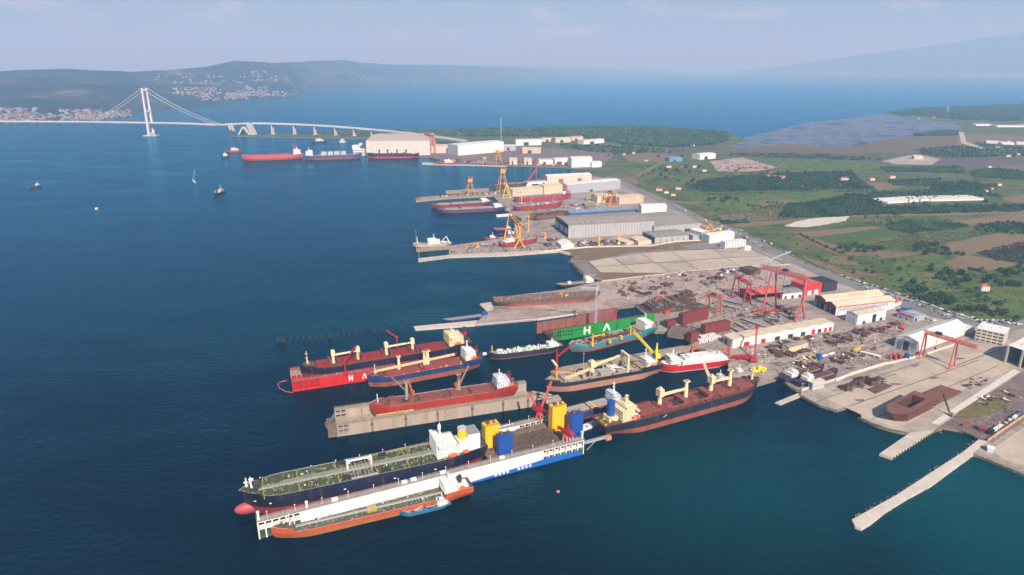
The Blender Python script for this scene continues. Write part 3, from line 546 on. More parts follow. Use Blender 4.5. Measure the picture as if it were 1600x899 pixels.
    def funnel(s, x, y, z, lx, ly, h, mtl, cap=PDARK, band=None):
        m = MB(); q = [(x + lx / 2 * math.cos(2 * math.pi * i / 12) * (1.25 if abs(math.cos(2 * math.pi * i / 12)) < .8 else 1), y + ly / 2 * math.sin(2 * math.pi * i / 12) * 1.1) for i in range(12)]
        m.prism(q, z, z + h); o = m.obj('funnel', mtl, s.R)
        m = MB(); m.prism([(x + (a - x) * 1.04, y + (b - y) * 1.04) for a, b in q], z + h - h * .1, z + h + .25)
        for dx in (-.8, .2, .9): m.tube((x + dx, y, z + h), (x + dx - .5, y, z + h + 2.2), .4, 6)
        m.obj('funnel_top', cap, o)
        if band: m = MB(); m.prism([(x + (a - x) * 1.03, y + (b - y) * 1.03) for a, b in q], z + h * .5, z + h * .75); m.obj('funnel_band', band, o)
    def lifeboat(s, x, y, z, l=8, mtl=None, ry=0):
        m = MB(); r = []
        for t in (0, .08, .25, .5, .75, .92, 1):
            w = 1.5 * math.sin(math.pi * (0.08 + 0.84 * t)) ** .6; r.append([(x + (t - .5) * l, y + w * math.cos(a), z + 1.5 + 1.4 * math.sin(a)) for a in [i * math.pi / 4 for i in range(8)]])
        vs = [p for q in r for p in q]; fs = [(i * 8 + k, i * 8 + (k + 1) % 8, (i + 1) * 8 + (k + 1) % 8, (i + 1) * 8 + k) for i in range(6) for k in range(8)] + [tuple(range(8))[::-1], tuple(range(48, 56))]
        m.raw(vs, fs); m.box(x - 1, x + 1, y - .7, y + .7, z + 2.6, z + 3.5); o = m.obj('lifeboat', mtl or PLIFE, s.R)
        for dx in (-l * .32, l * .32): m = MB(); m.beam((x + dx, y - 1.9, z - 1), (x + dx, y - 1.6, z + 3.6), .3); m.beam((x + dx, y - 1.6, z + 3.6), (x + dx, y, z + 3.4), .3); m.obj('davit', PW, o)
    def rails(s, mtl=None, z=1.1, step=6, t0=0.0, t1=1.0, off=0.0):
        m = MB(); n = int(s.L * (t1 - t0) / step)
        for sd_ in (1, -1):
            pr = None
            for i in range(n + 1):
                t = t0 + (t1 - t0) * i / n; p = Vector(s.pt(t, s.zdk(t), sd_, .3)); q = p + Vector((0, 0, z + off)); m.beam(p, q, .14)
                if pr and abs(pr.z - q.z) < 1: m.beam(pr, q, .12); m.beam(pr - Vector((0, 0, .5)), q - Vector((0, 0, .5)), .09)
                pr = q
        m.obj('railing', mtl or PW, s.R)
    def clutter(s, x0, x1, w, z, n, mtl, seed=1, hmax=2.0, name='deck_fittings', smax=2.5):
        r = random.Random(seed); m = MB()
        for _ in range(n):
            x = r.uniform(x0, x1); y = r.uniform(-w / 2, w / 2); a = r.uniform(.4, smax); b = r.uniform(.4, smax * .7); h = r.uniform(.3, hmax)
            if r.random() < .3: m.tube((x, y, z), (x, y, z + h), min(a, b) * .4, 6)
            else: m.cbox(x, y, z, a, b, h)
        return m.obj(name, mtl, s.R, kind='stuff')
    def anchor_marks(s, mtl=PW):
        m = MB()
        for sd_ in (1, -1):
            for t, u in ((0.955, .78), (0.9, .7), (0.62, .7), (0.42, .7), (0.25, .7)):
                z = s.zk + (s.zd - s.zk) * u; p = Vector(s.pt(t, z, sd_)); q = Vector(s.pt(t - .009, z, sd_)); n_ = Vector((0, sd_ * .06, 0)); m.beam(p + n_, q + n_, .1, .9)
        m.obj('draft_mark', mtl, s.R, kind='stuff')
def lettering(parent, txt, mtl, size, mtx, name='letter', depth=0.08):
    for i, (ch, dx) in enumerate(txt):
        c = bpy.data.curves.new(name, 'FONT'); c.body = ch; c.size = size; c.extrude = depth; c.align_x = 'CENTER'; c.offset = size * .012; c.materials.append(mtl)
        o = bpy.data.objects.new(name, c); COL.objects.link(o); o.parent = parent; o.matrix_local = mtx @ Matrix.Translation((dx, 0, 0))
# ================================================================== white floating dock with the products tanker
def dock(name, label, near0, near1, W, zt, th, m_in, m_out, m_top, m_pont, floor=3.0, fr0=0, fr1=0, group=None, far_dz=0, zb=-2.0, rail=True, frows=3):
    """U-shaped floating dock; frame at the near waterline corner, x along the near wall, y across; fr0 / fr1 = open framed lengths at the ends"""
    p, q = G(*near0), G(*near1); L = math.hypot(q.x - p.x, q.y - p.y); R = root(name, label, 'floating dock', (p.x, p.y, 0), ang(p, q), group)
    m = MB(); m.box(0, L, 0.4, W - 0.4, zb, floor); m.obj('pontoon', m_pont, R)
    for nm, y0, y1, mo in (('near_wall', 0, th, m_out), ('far_wall', W - th, W, m_in)):
        z1 = zt + (far_dz if nm == 'far_wall' else 0)
        m = MB(); m.box(fr0, L - fr1, y0, y1, zb if nm == 'near_wall' else floor - 0.5, z1); w_ = m.obj('dock_wall', mo, R)
        m = MB(); m.box(0, L, y0 - .5, y1 + .5, z1, z1 + .35); m.obj('walkway', m_top, w_)
        for a, b in ((0, fr0), (L - fr1, L)):
            if b - a < 1: continue
            m = MB(); n = max(2, int(round((b - a) / 6.0)))
            for y in (y0 + .5, y1 - .5):
                for k in range(n + 1):
                    x = a + .5 + (b - a - 1) * k / n; m.box(x - .5, x + .5, y - .5, y + .5, zb, z1)
                for r in range(1, frows + 1):
                    z = floor + (z1 - floor) * r / frows; m.box(a, b, y - .44, y + .44, z - 1.1, z - .02)
            m.box(a, b, y0 + 1, y1 - 1, floor + (z1 - floor) * .45, floor + (z1 - floor) * .45 + .3)
            m.obj('wall_frame', mo if nm == 'near_wall' else m_in, w_)
        if rail:
            m = MB(); n = int(L / 5)
            for y in (y0 - .3, y1 + .3):
                for k in range(n + 1): m.beam((k * L / n, y, z1 + .3), (k * L / n, y, z1 + 1.6), .16)
                for zz in (1.0, 1.6): m.beam((0, y, z1 + zz), (L, y, z1 + zz), .13)
            m.obj('railing', m_top, w_)
            r = random.Random(int(L)); m = MB()
            for k in range(int(L / 6)):
                x = r.uniform(2, L - 2); y = r.uniform(y0 + .5, y1 - .5); m.cbox(x, y, z1 + .3, r.uniform(.5, 2.2), r.uniform(.5, 1.6), r.uniform(.4, 1.5))
            m.obj('walkway_fittings', PGREYD, w_, kind='stuff')
    R_L = L
    return R, L
WD, WDL = dock('floating_dock', 'long white floating dock with blue painted band, tanker and barge inside', (405, 843), (912, 710), 56, 15.5, 5, PW, PW, mat('dock_walkway', (0.34, 0.31, 0.27), 0.8, rust=0.2), mat('weedy_green_steel', (0.04, 0.09, 0.05), 0.8, rust=0.3), fr0=33, fr1=44, frows=2)
m = MB()   # blue wave band low on the wall (a printed paint wedge, proud of the plating)
m.raw([(150, -.06, .02), (254, -.06, .02), (WDL, -.06, .02), (WDL - 6, -.06, 5.5), (254, -.06, 6.5), (240, -.06, 5.2), (150, -.06, .5)], [(0, 1, 4, 5, 6), (1, 2, 3, 4)])
m.obj('painted_band', PSKY, WD)
mp_ = None
for k in range(8):
    x = 201 + k * 3.9 + (7 if k > 3 else 0)
    if mp_ is None:
        m = MB(); m.prism([(-1.2, -.7), (-.9, -1.1), (.9, -1.1), (1.2, -.7), (1.2, .7), (.9, 1.1), (-.9, 1.1), (-1.2, .7)], 0, .1); mp_ = m.obj('painted_letter', PW, WD)
        o = mp_
    else: o = put(mp_, WD)
    o.location = (x, -.1, 2.3 + k * .1); o.rotation_euler = (math.pi / 2, 0, 0)
lp = None
for k in range(14):
    for y in (2.5, 53.5):
        if lp is None: m = MB(); m.tube((0, 0, 0), (0, 0, 5.5), .2, 6); m.box(-.5, .5, -.25, .25, 5.5, 5.9); lp = m.obj('light_post', PW, WD); lp.location = (8, 2.5, 15.8)
        else: put(lp, WD, (8 + k * 21, y, 15.8))
for x, y, h in ((1.5, 2.5, 7), (WDL - 1, 2.5, 7), (1.5, 53, 6), (38, 3, 5)):
    m = MB(); m.box(x - .8, x + .8, y - .8, y + .8, 15.8, 15.8 + h); m.box(x - 1.1, x + 1.1, y - 1.1, y + 1.1, 15.8 + h, 16.3 + h); m.obj('corner_post', PW, WD)
for x, y in ((60, 2.6), (118, 2.4), (126, 3), (152, 2.5), (208, 2.6)): m = MB(); m.cbox(x, y, 15.8, 5, 2.6, 2.4); m.obj('deck_cabin', PW, WD)
# ---- tanker
T = Ship('tanker', 'green decked products tanker with navy and red hull standing in the white dock', 'ship', (373.5, 768), (757, 688), 25, 34, 0, 9.3, 20, PANTI, PNAVY, PDGREEN, fc=(.075, 1.5), poop=(.0, 0), rake=.035, bulge=2.9, z0=3.0, tw=.55, sheer=.6)
m = MB(); m.ball((0, 0, 0), 1, 14, 10); o = m.obj('bulbous_bow', mat('pink_bulb', (0.42, 0.07, 0.07), .55, rust=.2, rustcol=(.5, .2, .18)), T.R, smooth=True); o.location = (T.L * .975, 0, 5.2); o.scale = (11, 4.4, 5.2)
T.rails(t0=.02); T.anchor_marks()
m = MB(); zd = 20
for y, r in ((-3, .45), (-1.8, .35), (-.6, .5), (.8, .35), (2, .4), (3.2, .3)): m.tube((T.L * .2, y, zd + 1.6), (T.L * (.92 if y in (-.6, .8) else .84), y, zd + 1.6), r, 6)
for k in range(26): m.box(T.L * (.2 + .026 * k) - .25, T.L * (.2 + .026 * k) + .25, -3.8, 3.8, zd, zd + 1.2)
m.obj('cargo_pipes', mat('pipe_green_grey', (0.17, 0.19, 0.125), .7, rust=.4), T.R); mat('pale_pipe', (0.42, 0.41, 0.35), .6, rust=.3)
m = MB(); m.box(T.L * .2, T.L * .93, 4.4, 5.4, zd + 2.4, zd + 2.6)
for k in range(30): m.beam((T.L * (.2 + .0245 * k), 4.9, zd), (T.L * (.2 + .0245 * k), 4.9, zd + 3.4), .25)
for zz in (3.0, 3.5): m.beam((T.L * .2, 4.2, zd + zz), (T.L * .93, 4.2, zd + zz), .15); m.beam((T.L * .2, 5.6, zd + zz), (T.L * .93, 5.6, zd + zz), .15)
m.obj('catwalk', mat('catwalk_grey', (.46, .46, .43), .7, rust=.2), T.R)
m = MB(); m.box(-.22, .22, -15, -4.5, 0, 1.0); rb_ = m.obj('deck_rib', PDGREEN, T.R); rb_.location = (T.L * .19, 0, zd); m = MB(); m.box(-.22, .22, 6.5, 15, 0, .9); rc_ = m.obj('deck_rib', PDGREEN, T.R); rc_.location = (T.L * .19, 0, zd)
for k in range(1, 33): put(rb_, T.R, (T.L * (.19 + .0216 * k), 0, zd)); put(rc_, T.R, (T.L * (.19 + .0216 * k), 0, zd))
m = MB()
for k in (0, 7, 13, 20, 27, 33): x = T.L * (.2 + .0216 * k); m.box(x - .3, x + .3, -15.6, 15.6, zd + .02, zd + 1.5)
m.box(T.L * .19, T.L * .55, -15.9, -15.5, zd, zd + .6)
m.obj('yellow_marking', mat('mustard_deck_paint', (.5, .36, .05), .7, rust=.3), T.R, kind='stuff')
# manifold with hose-handling gantry, drums
x = T.at(560, 727, zd).x; m = MB()
for dx in (-10, 10):
    for yy in (-1.8, 1.8): m.box(x + dx - .6, x + dx + .6, yy - .6, yy + .6, zd, zd + 8.5)
    m.box(x + dx - .7, x + dx + .7, -2.5, 2.5, zd + 8.5, zd + 9.9)
m.box(x - 10.7, x + 10.7, -.8, .8, zd + 8.6, zd + 9.8); m.beam((x - 10, 0, zd + 5.5), (x - 6.5, 0, zd + 8.8), .7); m.beam((x + 10, 0, zd + 5.5), (x + 6.5, 0, zd + 8.8), .7)
m.obj('hose_gantry', PW, T.R)
m = MB()
for dx in (-9, -6, -3, 3, 6): m.tube((x + dx, -13, zd + 1.8), (x + dx, 13, zd + 1.8), .4, 6)
for sg in (-1, 1): m.box(x - 13, x + 9, sg * 14 - 1, sg * 14 + 1, zd + .4, zd + 1.1)
m.obj('manifold', mat('pale_pipe', (0.5, 0.49, 0.42)), T.R)
for dx, yy in ((14, -12.5), (13, 12), (-22, -12), (-20, 12.5)):
    m = MB(); m.tube((x + dx - 3.2, yy, zd + 1.9), (x + dx + 3.2, yy, zd + 1.9), 1.7, 10); m.box(x + dx - 3.4, x + dx - 2.8, yy - 1.8, yy + 1.8, zd, zd + 1.2); m.box(x + dx + 2.8, x + dx + 3.4, yy - 1.8, yy + 1.8, zd, zd + 1.2); m.obj('fender_drum', PTYRE, T.R)
T.clutter(T.L * .2, T.L * .92, 30, zd, 260, mat('deck_fitting_paint', (.22, .2, .13), .7, rust=.4), 3, 1.6)
T.clutter(T.L * .2, T.L * .9, 28, zd, 50, PW, 4, 1.4, 'deck_vents', 1.2)
T.clutter(T.L * .93, T.L * .975, 12, zd + 2.6, 26, PDARK, 5, 1.6, 'mooring_gear')
T.mast(T.L * .955, 1, zd + 2.8, 11, arms=3, w=.9); T.mast(T.L * .972, -3.4, zd + 2.8, 8, arms=1, w=1.2)
# accommodation at the stern
zt, so_ = T.house(T.L * .135, T.L * .23, .72, zd, 6, PW, h=2.55, topn=2)
T.mast(T.L * .2, 0, zt + .5, 13, arms=4, w=1.1)
m = MB(); m.box(T.L * .035, T.L * .13, -7, 9, zd, zd + 8.5); m.box(T.L * .03, T.L * .085, -11, 6, zd + 4, zd + 14); m.box(T.L * .085, T.L * .13, -4, 9, zd + 8.5, zd + 10.5); m.obj('engine_casing', PW, T.R)
m = MB(); m.box(T.L * .032, T.L * .083, -10.7, 5.7, zd + 14, zd + 14.2); m.obj('casing_roof', PGREYD, T.R)
for yy in (-9, -3, 3): m = MB(); m.beam((T.L * .03, yy, zd), (T.L * .03, yy, zd + 4), .6); m.obj('casing_stanchion', PW, T.R)
T.funnel(T.L * .105, 2, zd + 9.5, 8, 6.5, 11.5, PYEL, cap=PGREY)
T.lifeboat(T.L * .165, 15.2, zd + 1.5, 9); T.lifeboat(T.L * .165, -15.2, zd + 1.5, 9); T.lifeboat(T.L * .105, 13, zd + 1, 5)
lettering(T.R, [('· T P A N A M E ·'[0:0], 0)], PW, 1, Matrix()) if 0 else None
# ---- heavy-lift barge behind the tanker's stern
a_ = WD.rotation_euler.z; dx_, dy_ = Vector((math.cos(a_), math.sin(a_), 0)), Vector((-math.sin(a_), math.cos(a_), 0)); g_ = G(756, 711, 12.7) - WD.location; p0 = WD.location + dx_ * g_.dot(dx_) + dy_ * 5.6; p1 = WD.location + dx_ * (WDL - 3) + dy_ * 5.6; p0.z = p1.z = 12.7
HB = root('casing_barge', 'brown decked barge with two yellow and two blue towers in the white dock', 'barge', (p0.x, p0.y, 3), a_)
hl = (p1 - p0).length; hw = 44; zb_ = 9.7
m = MB(); m.prism([(0, 3), (5, 0), (hl, 0), (hl, hw), (5, hw), (0, hw - 3)], .2, zb_); m.obj('hull', PNAVY, HB)
m = MB(); m.prism([(.6, 3.4), (5.4, .6), (hl - .5, .6), (hl - .5, hw - .6), (5.4, hw - .6), (.6, hw - 3.4)], zb_, zb_ + .2); m.obj('deck', mat('brown_deck', (.2, .13, .085), .85, var=.3, scale=.2, rust=.4, rustcol=(.12, .08, .06)), HB)
kb = MB(); r = random.Random(3)
for i in range(36):
    for j in range(10): kb.cbox(26 + i * 1.95 + r.uniform(-.2, .2), 5 + j * 2.9, zb_ + .2, .8, .8, r.uniform(.6, 1.3))
kb.obj('keel_blocks', PDARK, HB, kind='stuff')
def hb(px, py, z=zb_ + 3):
    d = G(px, py, z) - p0; c, s_ = math.cos(a_), math.sin(a_); return d.x * c + d.y * s_, -d.x * s_ + d.y * c
for nm, px, py, wx, wy, h, mm in (('casing_tower', 759, 702, 15, 10, 22.5, PYEL), ('casing_tower', 779, 714, 14.5, 7, 20, PBLUE), ('casing_tower', 863, 677, 15.5, 9, 27, PYEL), ('casing_tower', 892, 685, 13.5, 7, 24, PBLUE)):
    x, y = hb(px, py); m = MB()
    m.prism([(x + .6, y), (x + wx - .6, y), (x + wx, y + .6), (x + wx, y + wy - .6), (x + wx - .6, y + wy), (x + .6, y + wy), (x, y + wy - .6), (x, y + .6)], zb_, zb_ + h); o = m.obj(nm, mm, HB)
    m = MB()
    for k in range(9): m.beam((x + wx * k / 8, y + .2, zb_ + h), (x + wx * k / 8, y + .2, zb_ + h + 1.3), .2); m.beam((x + wx * k / 8, y + wy - .2, zb_ + h), (x + wx * k / 8, y + wy - .2, zb_ + h + 1.3), .2)
    for yy in (.2, wy - .2): m.beam((x, y + yy, zb_ + h + 1.3), (x + wx, y + yy, zb_ + h + 1.3), .18)
    m.cbox(x + wx * .3, y + wy * .5, zb_ + h, 3, 2.5, 2.6); m.cbox(x + wx * .7, y + wy * .5, zb_ + h, 2, 2, 1.6); m.tube((x + wx * .75, y + wy * .6, zb_ + h), (x + wx * .75, y + wy * .6, zb_ + h + 3.6), .4, 6)
    m.obj('tower_top', PRUST2, o)
    m = MB(); m.beam((x + 1.5, y - .15, zb_), (x + 1.5, y - .15, zb_ + h), .5, .2)
    for k in range(1, 4): m.box(x + .6, x + wx - .6, y - .05, y - .01, zb_ + h * k / 4, zb_ + h * k / 4 + .12)
    m.obj('ladder', mm, o)
r = random.Random(9); m = MB()
for _ in range(90): m.cbox(r.uniform(6, hl - 6), r.uniform(3, hw - 3), zb_ + .2, r.uniform(.5, 3), r.uniform(.5, 2), r.uniform(.4, 1.8))
m.obj('deck_gear', PRUST2, HB, kind='stuff')
m = MB(); m.raw([(8, hw - 2, zb_ + .3), (46, hw - 2, zb_ + .3), (46, hw + 6, zb_ + 3), (8, hw + 6, zb_ + 3), (8, hw - 2, zb_ + .8), (46, hw - 2, zb_ + .8), (46, hw + 6, zb_ + 3.5), (8, hw + 6, zb_ + 3.5)], [(3, 2, 1, 0), (4, 5, 6, 7), (0, 1, 5, 4), (1, 2, 6, 5), (2, 3, 7, 6), (3, 0, 4, 7)]); m.box(10, 22, hw - 9, hw - 3, zb_ + .2, zb_ + 2); m.obj('white_cover', PW, HB)
# ---- luffing cranes on the dock walls
def dock_crane(name, label, base, z, rz, col, legc, booms, sc=1.0, cab=True):
    R = root(name, label, 'crane', (*G(*base, z)[:2], z), rz); s = sc
    m = MB()
    for x in (-2.6 * s, 2.6 * s):
        for y in (-2 * s, 2 * s): m.beam((x, y, 0), (x * .45, y * .45, 6.2 * s), 1.0 * s, w2=1.5 * s)
    m.box(-3 * s, 3 * s, -2.4 * s, -1.6 * s, 0, 1 * s); m.box(-3 * s, 3 * s, 1.6 * s, 2.4 * s, 0, 1 * s); m.tube((0, 0, 4.6 * s), (0, 0, 7.6 * s), 1.9 * s, 10)
    m.obj('portal', legc, R)
    m = MB(); m.box(-4.6 * s, 2.2 * s, -2 * s, 2 * s, 7.4 * s, 11 * s); m.box(2.2 * s, 3.8 * s, .4 * s, 2 * s, 7.6 * s, 10 * s); m.tube((-5 * s, -1.8 * s, 9 * s), (-5 * s, 1.8 * s, 9 * s), 1.9 * s, 10)
    m.beam((-2 * s, -1.2 * s, 11 * s), (-1 * s, 0, 16.5 * s), .6 * s); m.beam((-2 * s, 1.2 * s, 11 * s), (-1 * s, 0, 16.5 * s), .6 * s); m.beam((2 * s, 0, 11 * s), (-1 * s, 0, 16.5 * s), .5 * s)
    h = m.obj('machine_house', col, R)
    for (l, el, yo) in booms:
        m = MB(); q = (2 * s + l * math.cos(el), yo, 9.5 * s + l * math.sin(el)); m.truss((2 * s, 0, 9.5 * s), q, 1.6 * s, 1.6 * s, 9, .42 * s); b = m.obj('boom', col, h)
        m = MB(); m.beam((-1 * s, 0, 16.5 * s), q, .16); m.beam(q, (q[0], q[1], q[2] - 5 * s), .14); m.cbox(q[0], q[1], q[2] - 6 * s, .8, .8, 1); m.obj('hoist_wire', PDARK, b)
    return R
dock_crane('dock_crane', 'red luffing crane on the far wall of the white dock', (843, 655), 15.8, ang(G(843, 640), G(880, 655)) + .0, PRED, PCPINK, [(22, .12, 0)], 1.15)
dock_crane('dock_crane', 'red crane with pink portal on the near wall of the white dock', (885, 690), 15.8, math.radians(130), PRED, mat('pink_portal', (.6, .26, .24), .6, rust=.2), [(10, -.1, 0)], 1.15)
R = root('lattice_crane', 'pink red lattice crane with two raised jibs behind the yellow tower', 'crane', (*G(842, 652, 15.8)[:2], 15.8), ang(G(842, 652, 16), G(905, 560, 16)))
m = MB(); m.cbox(0, 0, 0, 5, 5, 4); m.obj('base', PCPINK, R)
m = MB(); m.truss((0, 0, 4), (34, -2, 24), 1.5, 1.5, 12, .4); m.obj('jib', PCPINK, R)
m = MB(); m.truss((0, 0, 4), (5, 12, 24), 1.5, 1.5, 8, .4); m.obj('jib', PCPINK, R)
R = root('gangway', 'grey gangway ramp from the white dock end to the rusty bulk carrier', 'gangway', (*G(913, 692, 8)[:2], 8), ang(G(913, 692, 8), G(946, 683, 8)))
gl = (G(946, 683, 8) - G(913, 692, 8)).length
m = MB(); m.truss((0, 0, 0), (gl, 0, 0), 2.4, 1.6, 12, .3); m.box(0, gl, -1, 1, -.7, -.5); m.obj('walkway', PGREY, R)
m = MB(); m.beam((gl * .55, 0, -.6), (2, -2, -7.5), .4); m.obj('strut', PGREY, R)
m = MB(); m.box(gl, gl + 6, -2, 2, -3.5, .5); m.obj('landing_box', mat('tan_box', (.5, .25, .12)), R)
# ================================================================== small orange tanker and blue workboat alongside
O = Ship('coastal_tanker', 'small orange tanker with olive deck moored along the white dock', 'ship', (424, 829), (735, 757), 7, 19, -2, 2.6, 5, POCH, PORG, POLIVE, fc=(.1, 2.6), poop=(.15, 3.2), rake=.02, bulge=2.6, tw=.9)
O.rails(); m = MB(); m.box(O.L * .16, O.L * .89, 2.2, 3.6, 7.2, 7.4)
for k in range(24): m.beam((O.L * (.16 + .0317 * k), 2.9, 5), (O.L * (.16 + .0317 * k), 2.9, 8.2), .25)
for zz in (8.2, 7.8): m.beam((O.L * .16, 2.2, zz), (O.L * .89, 2.2, zz), .14); m.beam((O.L * .16, 3.6, zz), (O.L * .89, 3.6, zz), .14)
m.obj('catwalk', PGREY, O.R)
m = MB()
for y in (-.4, .4, 1.2): m.tube((O.L * .17, y, 5.9), (O.L * .86, y, 5.9), .28, 6)
for x in (.3, .44, .52, .6, .74): m.tube((O.L * x, -6, 5.7), (O.L * x, 5, 5.7), .3, 6)
m.obj('cargo_pipes', mat('dull_pipe', (.33, .3, .24), .7, rust=.4), O.R)
O.clutter(O.L * .17, O.L * .86, 14, 5, 70, mat('deck_fitting_paint', (.22, .2, .13)), 6, 1.5); O.clutter(O.L * .91, O.L * .975, 8, 8.6, 22, PRUST2, 7, 1.5, 'mooring_gear')
O.clutter(O.L * .2, O.L * .86, 14, 5, 18, PW, 8, 1.6, 'deck_vents', 1.4)
m = MB(); m.box(O.L * .5, O.L * .545, -2, 4, 5, 7.5); m.obj('manifold', mat('mustard_deck_paint', (.5, .36, .05)), O.R)
O.mast(O.L * .915, 1, 8.8, 11, w=.7); zt, _ = O.house(O.L * .075, O.L * .155, .78, 8.2, 3, PW, h=2.6); O.mast(O.L * .12, 0, zt + .6, 8, w=.6)
O.funnel(O.L * .055, -2.5, 8.4, 4, 3.4, 7, PDARK); m = MB(); m.box(O.L * .02, O.L * .075, -5, 5, 8.2, 10.4); m.obj('aft_house', PW, O.R); O.lifeboat(O.L * .06, 7.4, 8.6, 6)
m = MB(); m.tube((O.L * .155, -3, 10), (O.L * .155, 3, 10), 1, 8); m.obj('tank', PW, O.R)
Bt = Ship('workboat', 'small blue workboat with white wheelhouse beside the orange tanker', 'boat', (624.5, 802), (703, 783.5), 2.5, 8.5, -1, 0.0, 1.7, PTEAL, mat('boat_blue', (.03, .16, .27), .45, rust=.1), PGREYD, fc=(.12, 1), poop=(.0, 0), bul=.9, tw=.85)
Bt.house(3, 11, .7, 1.7, 2, PW, h=2.5, win=True); m = MB(); m.box(6.2, 10.6, -2, 2, 6.7, 6.95); m.obj('roof_cover', PBLUE, Bt.R); Bt.mast(7, 0, 7, 5, w=.4); Bt.clutter(12, 34, 5, 1.7, 20, PBLUE, 2, 1.0); Bt.clutter(12, 34, 5, 1.7, 20, PRUST2, 12, .9, 'deck_cargo')
m = MB(); m.beam((30, 0, 1.7), (24, 1.5, 6), .35); m.obj('derrick', PW, Bt.R)
m = MB(); m.beam((2, 0, 2.2), (Bt.L * .9, 0, 2.2), .4); m.obj('deck_pipe', PGREY, Bt.R)
o = MB().ball((0, 0, .5), 1.6, 10, 6, .7).obj('buoy', mat('buoy_pink', (.55, .2, .15), .5), None); o.location = G(872, 769); tag(o, 'round pinkish mooring buoy floating alone in the dark water', 'buoy')
# ================================================================== grey dock with the red coaster
GD, GL = dock('floating_dock', 'grey concrete coloured floating dock with brown ladders, red ship inside', (528, 683), (838, 635), 38, 13.0, 4.5, PDOCK, PDOCK, PTAN, PDOCK, fr0=12, fr1=0, far_dz=-.5, frows=2)
for k, x in enumerate((34, 68, 101, 138, 172, 200)):
    m = MB()
    for dx in (-.7, .7): m.box(x + dx - .2, x + dx + .2, -.35, -.02, 0, 13.3)
    for z in range(13): m.box(x - .7, x + .7, -.3, -.05, z + .2, z + .6)
    m.box(x - 1.4, x + 1.4, -.5, -.03, 7.5, 9.5); m.obj('ladder', PRUST2, GD)
m = MB(); m.raw([(0, 4, 15.5), (-13, 6, .3), (-13, 34, .3), (0, 34, 15.5), (0, 4, 15), (-13, 6, -.2), (-13, 34, -.2), (0, 34, 15)], [(0, 1, 2, 3), (7, 6, 5, 4), (0, 4, 5, 1), (3, 2, 6, 7), (1, 5, 6, 2), (0, 3, 7, 4)]) if 0 else m.box(-9, 0, 1, 37, -1, 2.6); m.obj('end_apron', mat('apron_brown', (.2, .15, .11), .85, rust=.4), GD)
m = MB(); m.raw([(-.2, 30, 12), (-7, 30, 2.8), (-7, 20, 2.8), (-.2, 20, 12), (-.7, 30, 12), (-7.5, 30, 2.8), (-7.5, 20, 2.8), (-.7, 20, 12)], [(0, 1, 2, 3), (7, 6, 5, 4), (0, 4, 5, 1), (3, 2, 6, 7), (0, 3, 7, 4), (1, 5, 6, 2)]); m.obj('grey_tarpaulin', mat('tarpaulin', (.2, .19, .18), .8), GD)
m = MB(); m.box(GL, GL + 16, 6, 14, 4, 5); m.beam((GL, 6, 10), (GL + 22, 4, 4), 1.5); m.beam((GL, 14, 11), (GL + 22, 13, 4), 1.5); m.beam((GL + 22, 4, 4), (GL + 22, 13, 4), 1); m.box(GL + 12, GL + 30, 2, 12, -1, 3.5); m.obj('access_ramp', PDOCK, GD)
m = MB(); m.box(40, 78, 5.5, 10, 3, 13.2); m.obj('yellow_scaffold', mat('yellow_sheet', (.62, .45, .13), .8, rust=.3), GD)
def boom(name, label, pts):
    m = MB(); q = [G(*p, .25) for p in pts]
    for a, b in zip(q, q[1:]): m.tube(a, b, .55, 6)
    tag(m.obj(name, mat('oil_boom', (.45, .1, .07), .6)), label, 'oil boom')
boom('oil_boom', 'curved red oil boom floating off the grey dock end', [(527, 683), (518, 676), (510, 668), (508, 662), (512, 657), (522, 655), (531, 657)])
boom('oil_boom', 'curved red oil boom floating off the red dock end', [(458, 614), (446, 612), (437, 607), (434, 600), (438, 597), (448, 595)])
RS = Ship('red_coaster', 'red hulled ship with grey cranes high in the grey dock', 'ship', (578, 631), (806, 597), 20, 22, 0, 8, 15, PANTI, mat('orange_red_hull', (.33, .03, .014), .5, var=.25, rust=.35, streak=True), mat('brown_red_deck', (.17, .07, .045), .8, var=.3, scale=.15, rust=.4), fc=(.1, 2), poop=(.16, 2), z0=2.2, rake=.03)
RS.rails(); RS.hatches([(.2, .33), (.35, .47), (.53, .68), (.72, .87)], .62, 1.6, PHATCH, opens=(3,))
RS.crane(*RS.at(636, 624, 15)[:2], 15, 21, PDOCK, to=RS.at(612, 590, 22), house=False, w=4, jz=24, jm=PDOCK); RS.crane(*RS.at(717, 612, 15)[:2], 15, 21, PDOCK, to=RS.at(732, 572, 26), house=False, w=4, jz=22, jm=PDOCK)
RS.mast(RS.L * .95, 0, 18, 10, w=.6); zt, _ = RS.house(RS.L * .06, RS.L * .15, .75, 17.2, 4, mat('pale_blue_white', (.62, .68, .74), .5), h=2.6); RS.mast(RS.L * .12, 0, zt, 9, w=.7); RS.funnel(RS.L * .045, -3, 17.5, 5, 4, 12, mat('maroon_funnel', (.2, .02, .03), .5)); RS.lifeboat(RS.L * .05, 8, 18, 6)
RS.clutter(RS.L * .17, RS.L * .9, 20, 15, 60, PRUST2, 4, 2)
for k, (px, py, hh, rz) in enumerate(((645, 624, 1.0, 2.3), (713, 612, 1.0, -.9))):
    R = root('dock_crane', ('rust orange jib crane by the first mast of the red ship', 'rust orange jib crane by the aft mast of the red ship')[k], 'crane', (*G(px, py + 3, 15.5)[:2], 15.5), rz); m = MB(); m.tube((0, 0, 0), (0, 0, 9), 1.1, 8); m.cbox(0, 0, 9, 4, 3, 3.5); m.obj('post', mat('rust_orange_crane', (.48, .13, .05), .6, rust=.2), R); m = MB(); m.truss((1, 0, 11), (6, 1, 24), 1.3, 1.3, 6, .35); m.obj('jib', mat('rust_orange_crane', (.48, .13, .05)), R)
